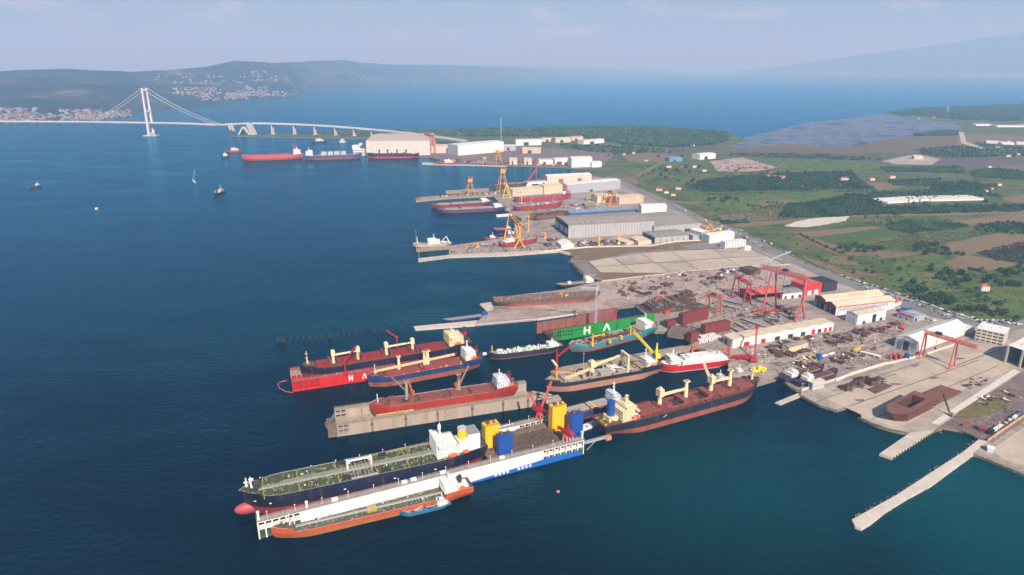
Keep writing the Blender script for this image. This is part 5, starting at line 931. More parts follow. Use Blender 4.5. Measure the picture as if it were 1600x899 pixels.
# ================================================================== buildings
def shed(name, label, a, b, c=None, d=None, top=None, h=None, rise=3.0, ridge='x', wm=None, rm=None, ribs=0, ribm=None, doors=(), wins=None, over=.5, cat='building', open_=(), z0=ZL, bays=1, base=None, roofseam=6, trim=None):
    A, Bp = G(*a, z0), G(*b, z0); th = ang(A, Bp); w = (Bp - A).length
    if c is not None:
        C = G(*c, z0); u = Vector((math.cos(th), math.sin(th), 0)); d = abs(cross2(u, C - A))
    if h is None: h = ZT(a[0], a[1], top, z0) - z0
    R = root(name, label, cat, (A.x, A.y, z0), th); t = .4
    m = MB()
    def seg(x0, x1, y0, y1): m.box(x0, x1, y0, y1, 0, h)
    if 'front' not in open_: seg(0, w, 0, t)
    if 'back' not in open_: seg(0, w, d - t, d)
    if 'left' not in open_: seg(0, t, t, d - t)
    if 'right' not in open_: seg(w - t, w, t, d - t)
    for x in ((0, w - t)):
        for y in (0, d - t):
            if open_: m.box(x - .3, x + t + .3, y - .3, y + t + .3, 0, h)
    bw = (w if ridge == 'y' else d) / bays
    for i in range(bays):                      # gable triangles
        if rise <= 0: break
        if ridge == 'x':
            y0 = i * bw
            for x in (0.02, w - t - .02): m.raw([(x, y0, h), (x, y0 + bw, h), (x, y0 + bw / 2, h + rise), (x + t, y0, h), (x + t, y0 + bw, h), (x + t, y0 + bw / 2, h + rise)], [(0, 2, 1), (3, 4, 5), (0, 3, 5, 2), (1, 2, 5, 4)])
        else:
            x0 = i * bw
            for y in (0.02, d - t - .02): m.raw([(x0, y, h), (x0 + bw, y, h), (x0 + bw / 2, y, h + rise), (x0, y + t, h), (x0 + bw, y + t, h), (x0 + bw / 2, y + t, h + rise)], [(0, 1, 2), (5, 4, 3), (0, 2, 5, 3), (1, 4, 5, 2)])
    wl = m.obj('wall', wm, R)
    m = MB(); rt = .25
    def slab_(q): n = len(q); m.raw([tuple(p) for p in q] + [(p[0], p[1], p[2] + rt) for p in q], [tuple(range(n))[::-1], tuple(range(n, 2 * n))] + [(i, (i + 1) % n, (i + 1) % n + n, i + n) for i in range(n)])
    for i in range(bays):
        s = rise / bw * 2 if rise > 0 else 0
        if rise <= 0: slab_([(-over, -over, h), (w + over, -over, h), (w + over, d + over, h), (-over, d + over, h)]); break
        if ridge == 'x':
            y0, y1 = i * bw, (i + 1) * bw; e0 = over if i == 0 else 0; e1 = over if i == bays - 1 else 0; ym = (y0 + y1) / 2
            slab_([(-over, y0 - e0, h - s * e0), (w + over, y0 - e0, h - s * e0), (w + over, ym, h + rise), (-over, ym, h + rise)]); slab_([(-over, ym, h + rise), (w + over, ym, h + rise), (w + over, y1 + e1, h - s * e1), (-over, y1 + e1, h - s * e1)])
        else:
            x0, x1 = i * bw, (i + 1) * bw; e0 = over if i == 0 else 0; e1 = over if i == bays - 1 else 0; xm = (x0 + x1) / 2
            slab_([(x0 - e0, -over, h - s * e0), (xm, -over, h + rise), (xm, d + over, h + rise), (x0 - e0, d + over, h - s * e0)]); slab_([(xm, -over, h + rise), (x1 + e1, -over, h - s * e1), (x1 + e1, d + over, h - s * e1), (xm, d + over, h + rise)])
    rf = m.obj('roof', rm, R)
    if roofseam and rise >= 0:
        m = MB(); n = int((w if ridge == 'x' else d) / roofseam)
        for i in range(bays):
            for k in range(1, n):
                u = k * roofseam
                if rise <= 0: m.box(u - .12, u + .12, 0, d, h + rt, h + rt + .12); continue
                y0 = i * bw; ym = y0 + bw / 2
                for e, f in ((y0, ym), (y0 + bw, ym)):
                    p = (u, e, h + rt + .04) if ridge == 'x' else (e, u, h + rt + .04); q = (u, f, h + rise + rt + .04) if ridge == 'x' else (f, u, h + rise + rt + .04); m.beam(p, q, .25, .12)
        if m.v: m.obj('roof_seam', rm, rf, kind='stuff')
    if w > 24 and d > 14:
        m = MB(); r_ = random.Random(int(w * 7)); L2 = w if ridge == 'x' else d
        for k in range(int(L2 / 9)):
            u = (k + .5) * 9 + r_.uniform(-1, 1); vv = (d if ridge == 'x' else w) * ((.5 / bays) if rise > 0 else r_.uniform(.25, .75)); zz = h + max(0, rise) + .1
            m.cbox(*((u, vv) if ridge == 'x' else (vv, u)), zz, 1.6, 1.2, 1.1)
        m.obj('roof_vent', PGREY, rf, kind='stuff')
        if rise > 0 and ridge == 'x' and bays == 1:
            m = MB()
            for k in range(int(w / 14)):
                u = (k + .6) * 14; p = Vector((u, d * .12, h + rise * .24 + rt + .05)); q = Vector((u, d * .38, h + rise * .76 + rt + .05)); m.beam(p, q, 1.6, .06)
            m.obj('skylight', mat('skylight_sheet', (.42, .43, .42), .5), rf, kind='stuff')
    if ribs:
        m = MB(); n = max(2, int(round(w / ribs)))
        for k in range(n + 1): x = k * w / n; m.box(x - .28, x + .28, -.28, .02, 0, h - .1)
        n = max(2, int(round(d / ribs)))
        if 'left' not in open_:
            for k in range(n + 1): y = k * d / n; m.box(-.28, .02, y - .28, y + .28, 0, h - .1)
        m.obj('wall_rib', ribm or PGREY, wl, kind='stuff')
    if trim:
        m = MB(); m.box(-.15, w + .15, -.16, -.01, h - 1.2, h - .1); m.obj('eave_band', trim, wl)
    if base: m = MB(); m.box(-.1, w + .1, -.12, -.01, 0, base[0]); m.obj('wall_base', base[1], wl)
    for f, x0, x1, z1, dm, *zz in doors:
        zb = zz[0] if zz else 0; m = MB()
        if f == 'front': m.box(w * x0, w * x1, -.14, -.02, zb * h, z1 * h)
        elif f == 'left': m.box(-.14, -.02, d * x0, d * x1, zb * h, z1 * h)
        else: m.box(w + .02, w + .14, d * x0, d * x1, zb * h, z1 * h)
        dd = m.obj('door' if zb == 0 else 'panel', dm, R)  # dark ones are flat sheets standing in for shaded openings
        if zb == 0:
            m = MB()
            if f == 'front': m.box(w * x0 - .3, w * x0, -.22, -.03, 0, z1 * h + .3); m.box(w * x1, w * x1 + .3, -.22, -.03, 0, z1 * h + .3); m.box(w * x0, w * x1, -.22, -.03, z1 * h, z1 * h + .3)
            elif f == 'left': m.box(-.22, -.03, d * x0 - .3, d * x0, 0, z1 * h + .3); m.box(-.22, -.03, d * x1, d * x1 + .3, 0, z1 * h + .3)
            if m.v: m.obj('door_frame', wm, dd)
    if wins:
        for f, rows, cols, ww, wh in wins:
            L_ = w if f == 'front' else d; p = None
            for r_ in range(rows):
                for c_ in range(cols):
                    u = L_ * (c_ + .5) / cols; z = h * (r_ + .5) / rows
                    loc = (u, 0, z) if f == 'front' else ((0, u, z) if f == 'left' else (w, u, z)); rz = 0 if f == 'front' else (-math.pi / 2 if f == 'left' else math.pi / 2)
                    if p is None:
                        q = MB(); q.box(-ww / 2, ww / 2, -.12, -.02, -wh / 2, wh / 2); p = q.obj('window', PGLASS, R); p.location = loc; p.rotation_euler = (0, 0, rz)
                        q = MB(); q.box(-ww / 2 - .2, ww / 2 + .2, -.3, -.02, -wh / 2 - .3, -wh / 2); q.box(-.08, .08, -.16, -.02, -wh / 2, wh / 2); sl_ = q.obj('sill', wm, p)
                    else: o = put(p, R, loc, rz); put(sl_, o)
    return R, w, d, h
MG = mat('grey_cladding', (.40, .405, .41), .6, var=.06, scale=.06, streak=True, rust=.05)
MGR = mat('tan_grey_roof', (.30, .26, .225), .75, var=.15, scale=.05, rust=.3, rustcol=(.36, .29, .22))
MWALL = mat('white_cladding', (.76, .75, .72), .6, var=.08, scale=.12, streak=True, rust=.34, rustcol=(.5, .42, .33))
MCR = mat('cream_roof', (.62, .53, .39), .7, var=.14, scale=.08, rust=.45, rustcol=(.5, .36, .2))
MCW = mat('cream_cladding', (.60, .53, .41), .7, var=.08, scale=.06, streak=True, rust=.12)
MRED = mat('red_cladding', (.55, .035, .03), .55, var=.1, scale=.1)
MREDR = mat('red_roof', (.56, .09, .07), .6, var=.12, scale=.08, rust=.1)
MMAR = mat('maroon_gable', (.26, .02, .03), .55, var=.1)
MWR = mat('white_roof', (.72, .71, .68), .6, var=.08, scale=.05, rust=.15, rustcol=(.5, .48, .42))
MGB = mat('grey_blue_cladding', (.36, .40, .45), .6, var=.06, scale=.08)
MBL = mat('blue_roof', (.16, .23, .33), .6, var=.12, scale=.04, rust=.1, rustcol=(.3, .33, .38))
MSTRIP = mat('bright_blue_strip', (.08, .22, .45), .6)
DK = PDARK  # dark colour takes the place of shade inside open doorways
shed('factory_hall', 'huge grey ribbed hall with open left end in the far yard', (888, 372.5), (1021, 365), c=(868.7, 357), top=352.5, rise=4, ridge='x', wm=MG, rm=MGR, ribs=6.5, ribm=mat('dark_joint', (.2, .2, .21), .7), open_=('left',), trim=mat('tan_trim', (.5, .38, .26), .7), doors=())
shed('factory_hall', 'lower grey extension at the right end of the huge ribbed hall', (1021.6, 366.4), (1093, 360.5), c=(1000, 345), top=354.2, rise=3, ridge='x', wm=MG, rm=MGR, ribs=6.5, ribm=mat('dark_joint', (.2, .2, .21)), doors=(('front', .66, .95, .38, DK),))
m = MB(); r = G(888, 372.5, ZL); R = root('roller_doors', 'row of three pale hanging door panels in the open hall end', 'door panels', (*r[:2], ZL), ang(G(888, 372.5, ZL), G(1021, 365, ZL))); dd = abs(cross2(Vector((math.cos(R.rotation_euler.z), math.sin(R.rotation_euler.z), 0)), G(868.7, 357, ZL) - r))
for k in range(3): q = MB(); q.box(-.5, -.1, dd * (k / 3 + .05), dd * ((k + 1) / 3 - .03), 7, 19); q.obj('panel', MGB, R)
shed('long_shed', 'long low shed with faded blue roof behind the huge grey hall', (890, 337), (994, 330.5), d=26, top=333.2, rise=4, ridge='x', wm=mat('navy_cladding', (.05, .08, .16), .6), rm=MBL, trim=MSTRIP)
shed('white_hall', 'white ribbed hall at the end of the blue roofed shed', (1002, 335), (1041, 334), d=28, top=322.5, rise=3, wm=MWALL, rm=MWR, ribs=9)
shed('store_hall', 'beige flat hall behind the orange gantry in the far yard', (967, 320), (1005, 317), d=40, top=309.5, rise=2, wm=mat('beige_cladding', (.56, .44, .32), .7, streak=True), rm=MCR)
shed('store_hall', 'pale hall with maroon door left of the beige flat hall', (933, 318), (965, 315.5), d=36, top=306.5, rise=2, wm=MCW, rm=MCR, doors=(('front', .45, .8, .85, MMAR),))
shed('grey_hall', 'pale blue grey hall beside the road end of the far yard', (886, 303), (969, 295), d=45, top=289.5, rise=3, wm=MGB, rm=MWR, ribs=12, ribm=MG)
shed('cream_hall', 'long cream hall with red doors nearest the bay shore', (855, 287.5), (924, 284), d=40, top=276.5, rise=4, wm=MCW, rm=MWR, ribs=8, ribm=PW, doors=(('front', .25, .36, .6, PPINK), ('front', .68, .78, .6, PPINK)))
shed('cream_hall', 'cream ribbed shed beside the crimson hull on the slip', (801, 307.5), (851, 303), d=40, top=297.5, rise=3, wm=MCW, rm=MCR, ribs=6, ribm=PTAN)
shed('cream_hall', 'taller rust streaked cream hall beside the ribbed shed', (850, 304), (879, 301.5), d=36, top=291.5, rise=3, wm=mat('streaked_cream', (.62, .52, .36), .7, rust=.35, rustcol=(.4, .25, .12)), rm=MCR)
shed('office_shed', 'small white shed with orange sign behind the cream sheds', (820, 291.5), (854, 289), d=18, top=285.5, rise=1.5, wm=MWALL, rm=mat('pink_roof', (.5, .33, .3), .7), doors=(('front', .8, .92, .7, PORG), ('front', .32, .62, .45, DK)))
shed('grey_shed', 'low grey shed with dark open end by the wall', (1023, 381), (1076, 376.5), c=(1012, 371), top=371.5, rise=2.5, wm=MG, rm=mat('mid_grey_roof', (.25, .235, .22), .75, rust=.2), doors=(('left', .05, .95, .9, DK),) + tuple(('front', x, x + .035, .65, mat('dark_joint', (.2, .2, .21))) for x in (.15, .32, .5, .66, .83)))
shed('small_shed', 'small white gabled shed at left end of the cluttered strip', (877, 389), (897, 388), d=34, top=383.5, rise=5, ridge='y', wm=MWALL, rm=MWR)
shed('small_shed', 'cream roofed small shed beside the yellow jib cranes', (979, 383.5), (990, 381.5), d=34, top=379.5, rise=2, ridge='y', wm=MCW, rm=MCR)
shed('small_shed', 'wider cream roofed shed next to the low grey shed', (997, 383.5), (1017.5, 382), d=38, top=377.5, rise=2.5, ridge='y', wm=MCW, rm=MCR)
shed('grey_store', 'grey cladded store with pale roof left of the white hall', (1095, 376), (1108, 374), d=34, top=363.5, rise=2, wm=MG, rm=MWR, ridge='y')
shed('lean_to', 'narrow grey lean-to beside the grey cladded store', (1082, 376), (1094, 375.5), d=26, top=369, rise=0, wm=MG, rm=MG)
shed('white_hall', 'plain white hall behind the three storey white office', (1108, 381), (1147, 375.5), c=(1103, 376), top=369, rise=2, wm=MWALL, rm=MWR, doors=(('left', .1, .9, .9, MG),))
shed('white_office', 'three storey white office block at corner of the slab yard', (1132.5, 389), (1165, 385.5), c=(1127.5, 386), top=379, rise=0, wm=MWALL, rm=MWR, wins=(('front', 3, 7, 2.6, 1.6),), roofseam=0)
shed('white_kiosk', 'small white annex beside the three storey office', (1163.5, 392.5), (1173, 391), d=11, top=386.5, rise=1, wm=MWALL, rm=MWR, ridge='y')
# near yard
shed('gable_hall', 'white barn shaped hall with open front beside the red gantry', (1429, 553), (1506.6, 525), c=(1393, 544), top=536, rise=5, ridge='x', wm=MWALL, rm=MWR, ribs=8, doors=(('left', .30, .62, .85, DK), ('left', .05, .28, .85, MGB), ('left', .66, .94, .85, MGB)), base=(1.2, PRED))
for k, (lb, dd0) in enumerate((('nearer of two joined red fronted halls with cream roofs', 0), ('farther of two joined red fronted halls with cream roofs', 1))):
    A = G(1305, 493.5, ZL); Bp = G(1396, 483, ZL); C = G(1262.5, 479, ZL); th = ang(A, Bp); u = Vector((math.cos(th), math.sin(th), 0)); D = abs(cross2(u, C - A)) / 2; w = (Bp - A).length
    a = A + Vector((-u.y, u.x, 0)) * D * k * 1.0; h = ZT(1305, 493.5, 479.5, ZL) - ZL + k * 2.5
    R = root('red_front_hall', lb, 'building', (a.x, a.y, ZL), th)
    m = MB(); m.box(0, w, 0, .5, 0, h); m.box(0, w, D - .6, D - .05, 0, h); m.box(w - .5, w, .5, D - .6, 0, h); wl = m.obj('wall', MWALL, R)
    m = MB(); m.raw([(0, 0, h * .62), (0, D, h * .62), (0, D, h), (0, D / 2, h + 4), (0, 0, h), (-.5, 0, h * .62), (-.5, D, h * .62), (-.5, D, h), (-.5, D / 2, h + 4), (-.5, 0, h)], [(0, 1, 2, 3, 4), (9, 8, 7, 6, 5), (0, 5, 6, 1), (2, 7, 8, 3), (3, 8, 9, 4)]); m.obj('red_gable', MMAR, R)
    for y in (.3, D / 2, D - .5): m = MB(); m.box(-.4, .4, y - .4, y + .4, 0, h * .62); m.obj('post', PGREY, R)
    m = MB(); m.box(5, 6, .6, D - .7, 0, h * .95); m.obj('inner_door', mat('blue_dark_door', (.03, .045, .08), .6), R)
    for sg in (0, 1):
        m = MB(); y0, y1 = (-.6, D / 2) if sg == 0 else (D / 2, D + .3); z0_, z1_ = (h - .3, h + 4) if sg == 0 else (h + 4, h)
        m.raw([(-.8, y0, z0_), (w + .5, y0, z0_), (w + .5, y1, z1_), (-.8, y1, z1_), (-.8, y0, z0_ + .35), (w + .5, y0, z0_ + .35), (w + .5, y1, z1_ + .35), (-.8, y1, z1_ + .35)], [(3, 2, 1, 0), (4, 5, 6, 7), (0, 1, 5, 4), (1, 2, 6, 5), (2, 3, 7, 6), (3, 0, 4, 7)]); rf = m.obj('roof', MCR, R)
        m = MB(); [m.beam((x, y0 + .1, z0_ + .38), (x, y1 - .05, z1_ + .38), .3, .14) for x in range(6, int(w), 6)]; m.obj('roof_seam', MWR, rf, kind='stuff')
        if k == 1 and sg == 0:                       # faint red lettering patches on the roof
            for j in range(6): m = MB(); x = w * .42 + j * 5; m.raw([(x, D * .12, h + .5 + 4 * .25), (x + 3.4, D * .12, h + .5 + 1), (x + 3.4, D * .36, h + .5 + 4 * .73), (x, D * .36, h + .5 + 4 * .73)], [(0, 1, 2, 3)]); m.obj('roof_mark', mat('faded_red_mark', (.55, .32, .22), .8, rust=.5, rustcol=(.62, .53, .39)), rf)
    if k == 0:
        m = MB(); m.box(3, w - 2, -.2, -.02, h * .86, h * .94); m.box(3, 3.8, -.2, -.02, .5, h * .86); m.box(w - 2.8, w - 2, -.2, -.02, h * .2, h * .86); m.obj('red_trim', PRED, wl)
        m = MB(); [m.box(6 + i * 5.2, 10.4 + i * 5.2, -.14, -.02, h * .45, h * .8) for i in range(int((w - 12) / 5.2))]; m.obj('window_row', MGB, wl)
shed('red_annex', 'small white red roofed annex behind the red fronted halls', (1396, 480), (1408, 476), d=14, h=6, rise=2, wm=MWALL, rm=MREDR)
shed('white_store', 'pale blue white store with cream roof and dark door', (1338, 508.5), (1382.5, 499.5), c=(1319, 502), top=493, rise=2, wm=mat('blue_white_cladding', (.66, .70, .75), .6, streak=True), rm=MCR, ribs=0, doors=(('front', .53, .66, .78, mat('navy_door', (.02, .02, .09), .5)), ('front', .2, .3, .3, DK), ('front', .8, .9, .3, DK), ('left', .2, .35, .6, MG), ('left', .5, .65, .6, MG)))
shed('long_workshop', 'long white workshop with scalloped cream roof and red doors', (1144, 544.5), (1301, 516.5), c=(1129, 537), top=531.5, rise=1.6, ridge='y', bays=7, wm=MWALL, rm=MCR, doors=(('front', .105, .16, .5, PRED), ('front', .27, .315, .5, PRED), ('front', .405, .455, .5, DK), ('front', .535, .585, .5, DK), ('front', .665, .71, .5, DK), ('front', .775, .81, .58, PRED), ('front', .84, .875, .5, DK), ('front', .905, .935, .5, PRED), ('front', .955, .985, .5, PRED), ('left', .15, .5, .75, MG), ('left', .55, .9, .75, DK)))
shed('red_shed', 'red roofed open shed behind the big gantry legs', (1172, 472), (1219, 467.5), d=34, top=461.5, rise=4, wm=mat('dull_red_wall', (.36, .04, .04), .6), rm=MREDR, open_=('front',))
shed('red_shed', 'bright red hall with white doors right of the grey workshop', (1257, 462.5), (1283, 458), d=30, top=447, rise=3, ridge='y', wm=MRED, rm=MREDR, doors=(('front', .15, .38, .45, PW), ('front', .55, .8, .45, PW)))
shed('grey_workshop', 'low white workshop with grey roof between the two red sheds', (1222, 468), (1255, 464.5), d=26, top=459.5, rise=1.5, wm=MWALL, rm=mat('mid_grey_roof', (.25, .235, .22)), doors=(('front', .1, .2, .55, DK), ('front', .42, .54, .55, DK), ('front', .76, .9, .55, DK)))
R, w, d, h = shed('cream_office', 'four storey cream office block with rows of dark windows', (1522, 531.5), (1565.5, 541.5), c=(1581, 533), top=513, rise=0, wm=mat('cream_render', (.66, .60, .44), .8, var=.06, scale=.2), rm=MWR, roofseam=0, wins=(('front', 4, 5, 4.6, 1.9), ('right', 4, 4, 3.2, 1.9)))
m = MB(); m.box(-.3, w + .3, -.3, d + .3, h + .25, h + .3); [m.box(-.2, w + .2, -.25, -.02, h * k / 4 - .25, h * k / 4 + .25) for k in range(1, 4)]; m.obj('floor_band', PW, R)
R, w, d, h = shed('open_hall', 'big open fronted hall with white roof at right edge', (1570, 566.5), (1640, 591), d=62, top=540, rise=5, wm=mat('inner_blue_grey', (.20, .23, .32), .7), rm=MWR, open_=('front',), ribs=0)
m = MB(); m.box(-1, 1, -1, 1, 0, h); pl_ = m.obj('pillar', PCONC, R); [put(pl_, R, (w * k / 3, 0, 0)) for k in (1, 2, 3)]
shed('white_annex', 'white annex with pale roof between hall and cream office', (1507, 523), (1521, 521), d=18, h=8, rise=1.5, wm=MWALL, rm=MWR, ridge='y')
shed('low_office', 'low grey office with maroon roof beside the parked cars', (1401, 496), (1425, 503), d=16, h=6.5, rise=2, wm=MG, rm=mat('maroon_roof', (.28, .05, .06), .65), doors=(('front', .2, .3, .6, DK), ('front', .6, .7, .6, DK)))
shed('low_office', 'pale blue flat annex right of the maroon roofed office', (1427, 503.5), (1444, 500), d=22, h=8, rise=0, wm=MGB, rm=MGB, doors=(('front', .1, .3, .7, PBLUE),))
shed('blue_canopy', 'small blue roofed canopy among the parked cars', (1406, 489), (1424, 492), d=14, h=5, rise=1, wm=MG, rm=PBLUE)
shed('grey_cabin', 'tall grey box cabin on the quay beside the blue tugs', (1269, 610.5), (1287.5, 605.5), c=(1261.5, 607), top=599.5, rise=0, wm=PGREY, rm=mat('pale_cream_top', (.62, .6, .5), .6), doors=(('left', .1, .9, .85, mat('dark_grey_side', (.16, .18, .19), .6)),), roofseam=0, wins=(('front', 1, 4, .9, .8),))  # dark grey sheet over most of the left side
shed('yard_cabin', 'long cream and grey cabin with pale side among the scrap rows', (1232, 551.5), (1262, 543), d=11, top=543.5, rise=1, wm=mat('weathered_cream', (.55, .5, .4), .75, rust=.3), rm=mat('dirty_roof', (.3, .26, .22), .8), doors=(('front', .05, .5, .85, mat('yellow_panel', (.72, .58, .3), .6)), ('right', .1, .9, .9, mat('pink_panel', (.6, .2, .2), .6))))
shed('hut', 'small dark maroon roofed hut on the gravel by the inlet', (1528, 673), (1540, 676.5), d=7, h=3.5, rise=1, wm=PRUST2, rm=mat('maroon_roof', (.28, .05, .06)))
shed('hut', 'tiny pale blue hut at the root of the breakwater', (1542, 706), (1552, 708.5), d=7, h=4, rise=1, wm=mat('pale_blue_white', (.62, .68, .74)), rm=MWR)
for i, (a, b) in enumerate((((1093, 537), (1103, 535)), ((1104, 534.5), (1114, 532.5)), ((1115, 532), (1126, 530)), ((1096, 531), (1106, 529)), ((1108, 528.5), (1118, 526.5)))):
    shed('site_cabin', ('white site cabin nearest the primer red pillar', 'second white site cabin of the front row', 'third white site cabin next to the long workshop', 'left white site cabin of the back row', 'right white site cabin of the back row')[i], a, b, d=5, h=4.2, rise=0, wm=MWALL, rm=MWR, roofseam=0, doors=(('front', .2, .35, .7, DK), ('front', .6, .8, .8, DK, .4)))
# distant port halls
shed('port_hall', 'very long pale ribbed hall by the distant quay under the viaduct', (573, 243), (672, 242.5), d=330, top=220.5, rise=6, wm=mat('pale_cladding', (.62, .60, .54), .7), rm=mat('tan_roof', (.5, .42, .34), .7), ribs=14, ribm=PTAN)
shed('port_hall', 'huge plain white hall on the distant headland', (716, 243.5), (787, 237), d=80, top=227.5, rise=3, wm=PW, rm=MWR, doors=(('left', .02, .98, .97, MGB),))
shed('port_hall', 'pale low hall between the two biggest distant halls', (670, 240), (710, 239), d=60, top=229, rise=4, wm=MCW, rm=MCR)
shed('port_shed', 'white hall with maroon side near the bay end', (893, 262), (925, 261), d=50, top=248, rise=4, wm=PW, rm=MWR)
shed('port_shed', 'long white shed left of the maroon sided hall', (867, 258), (894, 257), d=50, top=249.5, rise=3, wm=MWALL, rm=MWR, doors=(('front', .1, .4, .6, PRUST), ('front', .7, .95, .8, MMAR)))
shed('port_shed', 'white stepped shed at far right of the bay end', (925, 262), (940, 261), d=30, top=254, rise=2, wm=PW, rm=MWR)
for i, (a, b, t, wm_, rm_, lb) in enumerate((((796, 258), (808, 258), 248.5, MCW, MCR, 'square cream shed on the bay quay, left of its pair'), ((819, 257.5), (831, 257.5), 248.5, MCW, MCR, 'square cream shed on the bay quay, right of its pair'), ((842, 257.5), (864, 257), 250.5, MWALL, MCR, 'low white shed on the bay quay'), ((816, 240), (845, 240), 232, mat('beige_cladding', (.56, .44, .32)), MCR, 'beige workshop block behind the bay quay'), ((806, 228), (846, 227), 219, MWALL, MCR, 'white hall in front of the peninsula wood'), ((846, 222), (868, 221.5), 216, MCW, MREDR, 'low red roofed works by the peninsula wood'), ((868, 223.5), (892, 222.5), 216.5, MCW, MCR, 'cream works shed by the peninsula wood'), ((893, 220), (911, 219), 214.5, MCW, mat('orange_roof', (.55, .25, .15), .7), 'orange roofed shed by the peninsula wood'), ((912, 226), (944, 223.5), 220, MWALL, MCR, 'long pale shed right of the orange roofed shed'), ((786, 236), (806, 235.5), 228, MGB, MWR, 'grey annex at right of the huge white hall'), ((1046, 253), (1066, 252.5), 247.5, mat('blue_cladding', (.12, .3, .55), .6), mat('blue_cladding', (.12, .3, .55)), 'bright blue shed among the fields'), ((1093, 250), (1118, 248), 242, MWALL, MWR, 'white shed beside the block yard on the plain'))):
    shed('distant_shed', lb, a, b, d=45, top=t, rise=2, wm=wm_, rm=rm_, roofseam=0, doors=(('front', .3, .5, .6, DK),))
# greenhouses
for a, b, lb in (((1387, 318.5), (1452, 314.5), 'left white polytunnel row among the orchards'), ((1454, 315), (1538, 313), 'right white polytunnel row among the orchards')):
    A, Bp = G(*a, ZL), G(*b, ZL); R = root('polytunnel', lb, 'greenhouse', (A.x, A.y, ZL), ang(A, Bp)); w = (Bp - A).length; n = max(4, int(w / 9)); pr = None
    for k in range(n):
        if pr is None:
            m = MB(); s = w / n; q = [(s / 2 - s / 2 * math.cos(t * math.pi / 8), 5.5 * math.sin(t * math.pi / 8)) for t in range(9)]; vs = [(x, 0, z) for x, z in q] + [(x, 55, z) for x, z in q]; m.raw(vs, [(i, i + 1, i + 10, i + 9) for i in range(8)] + [tuple(range(9))[::-1], tuple(range(9, 18))]); pr = m.obj('tunnel', PW, R)
        else: put(pr, R, (k * w / n, 0, 0))
for i, (a, b) in enumerate((((1541, 224), (1562, 225)), ((1565, 226), (1585, 226.5)), ((1588, 226), (1610, 227)), ((1525, 197), (1551, 197)), ((1558, 199), (1600, 199)), ((1600, 198), (1640, 198)))):
    shed('farm_hall', ('white farm hall at the far right, first of the front row', 'white farm hall at the far right, second of the front row', 'white farm hall at the far right, third of the front row', 'white farm hall of the back row left of the rest', 'white farm hall of the back row, long and low', 'white farm hall of the back row at the picture edge')[i], a, b, d=70, h=7, rise=3, wm=PW, rm=PW, roofseam=0)
shed('toll_hall', 'pale flat toll building on the motorway plaza', (1428, 249), (1442, 249.5), d=40, h=12, rise=0, wm=MCW, rm=MWR, roofseam=0)
# farmhouses
hp = None
HW = mat('house_render', (.7, .66, .58), .8, var=.08, scale=.3); HR = mat('terracotta_roof', (.42, .13, .08), .8, var=.15, scale=.6)
def house(a, b, d, h, lb, two=True):
    A, Bp = G(*a, ZL), G(*b, ZL); w = (Bp - A).length; R = root('farmhouse', lb, 'house', (A.x, A.y, ZL), ang(A, Bp)); m = MB(); m.box(0, w, 0, d, 0, h); m.obj('wall', HW, R)
    m = MB(); o = .6; e = min(w, d) * .42; m.raw([(-o, -o, h), (w + o, -o, h), (w + o, d + o, h), (-o, d + o, h), (e, d / 2, h + e * .6), (w - e, d / 2, h + e * .6)], [(3, 2, 1, 0), (0, 1, 5, 4), (1, 2, 5), (2, 3, 4, 5), (3, 0, 4)]); rf = m.obj('roof', HR, R); m = MB(); m.cbox(w * .6, d * .5, h + e * .3, .8, .8, e * .5); m.obj('chimney', HW, rf)
    for k in range(3):
        for z in ([1.2, h / 2 + 1] if two else [1.2]): m = MB(); x = w * (k + .5) / 3; m.box(x - .7, x + .7, -.1, .02, z, z + 1.5); m.obj('window', PGLASS, R)
house((1533, 455), (1546, 455.5), 11, 8, 'white two storey house with small red roof in the near scrub'); house((1314, 283), (1326, 283), 14, 8, 'white house with red roof beside the orchard, left'); house((1360, 282.5), (1367, 282), 12, 6, 'small white house with red roof right of the orchard house', False); house((1391, 279), (1399, 278.5), 12, 6, 'red roofed cottage at the bend of the farm track', False)
hl_ = [(1040, 302), (1052, 306), (975, 242), (990, 240), (1025, 228), (1040, 226), (1062, 230), (1082, 228), (1010, 252), (1085, 262), (1100, 268), (948, 236), (1199, 276), (1210, 277), (1222, 279), (1205, 272), (1545, 262), (1540, 300), (1548, 296), (1560, 290), (1575, 245), (1590, 242), (1435, 186), (1460, 184), (1558, 232), (1575, 222), (1066, 262), (1045, 262), (1060, 296), (1030, 298)]
HLB = ['left of two by the dirt lot at the road end', 'right of two by the dirt lot at the road end', 'left of two on the bare brown plot near the bay', 'right of two on the bare brown plot near the bay', 'behind the bare plot at the wood foot, nearer', 'at the wood foot, farther one', 'at the wood foot by the motorway start', 'where the motorway meets the peninsula wood', 'below the brown plot alone', 'right of the blue shed', 'between blue shed and block yard', 'closest to the bay end among the bushes', 'leftmost of four by the poplars', 'second of four by the poplars', 'third of four by the poplars', 'topmost of four by the poplars', 'under the far end of the motorway', 'right of the polytunnel orchards, lowest', 'right of the polytunnel orchards, middle', 'right of the polytunnel orchards, highest', 'beside the motorway near the farm halls, left', 'beside the motorway near the farm halls, right', 'on the lagoon spit, left', 'on the lagoon spit, right', 'by the dark wood under the white farm halls', 'in front of the white farm halls', 'left of the blue shed, nearer', 'left of the blue shed, farther', 'on the field edge above the road end, right', 'on the field edge above the road end, left']
hproto = None
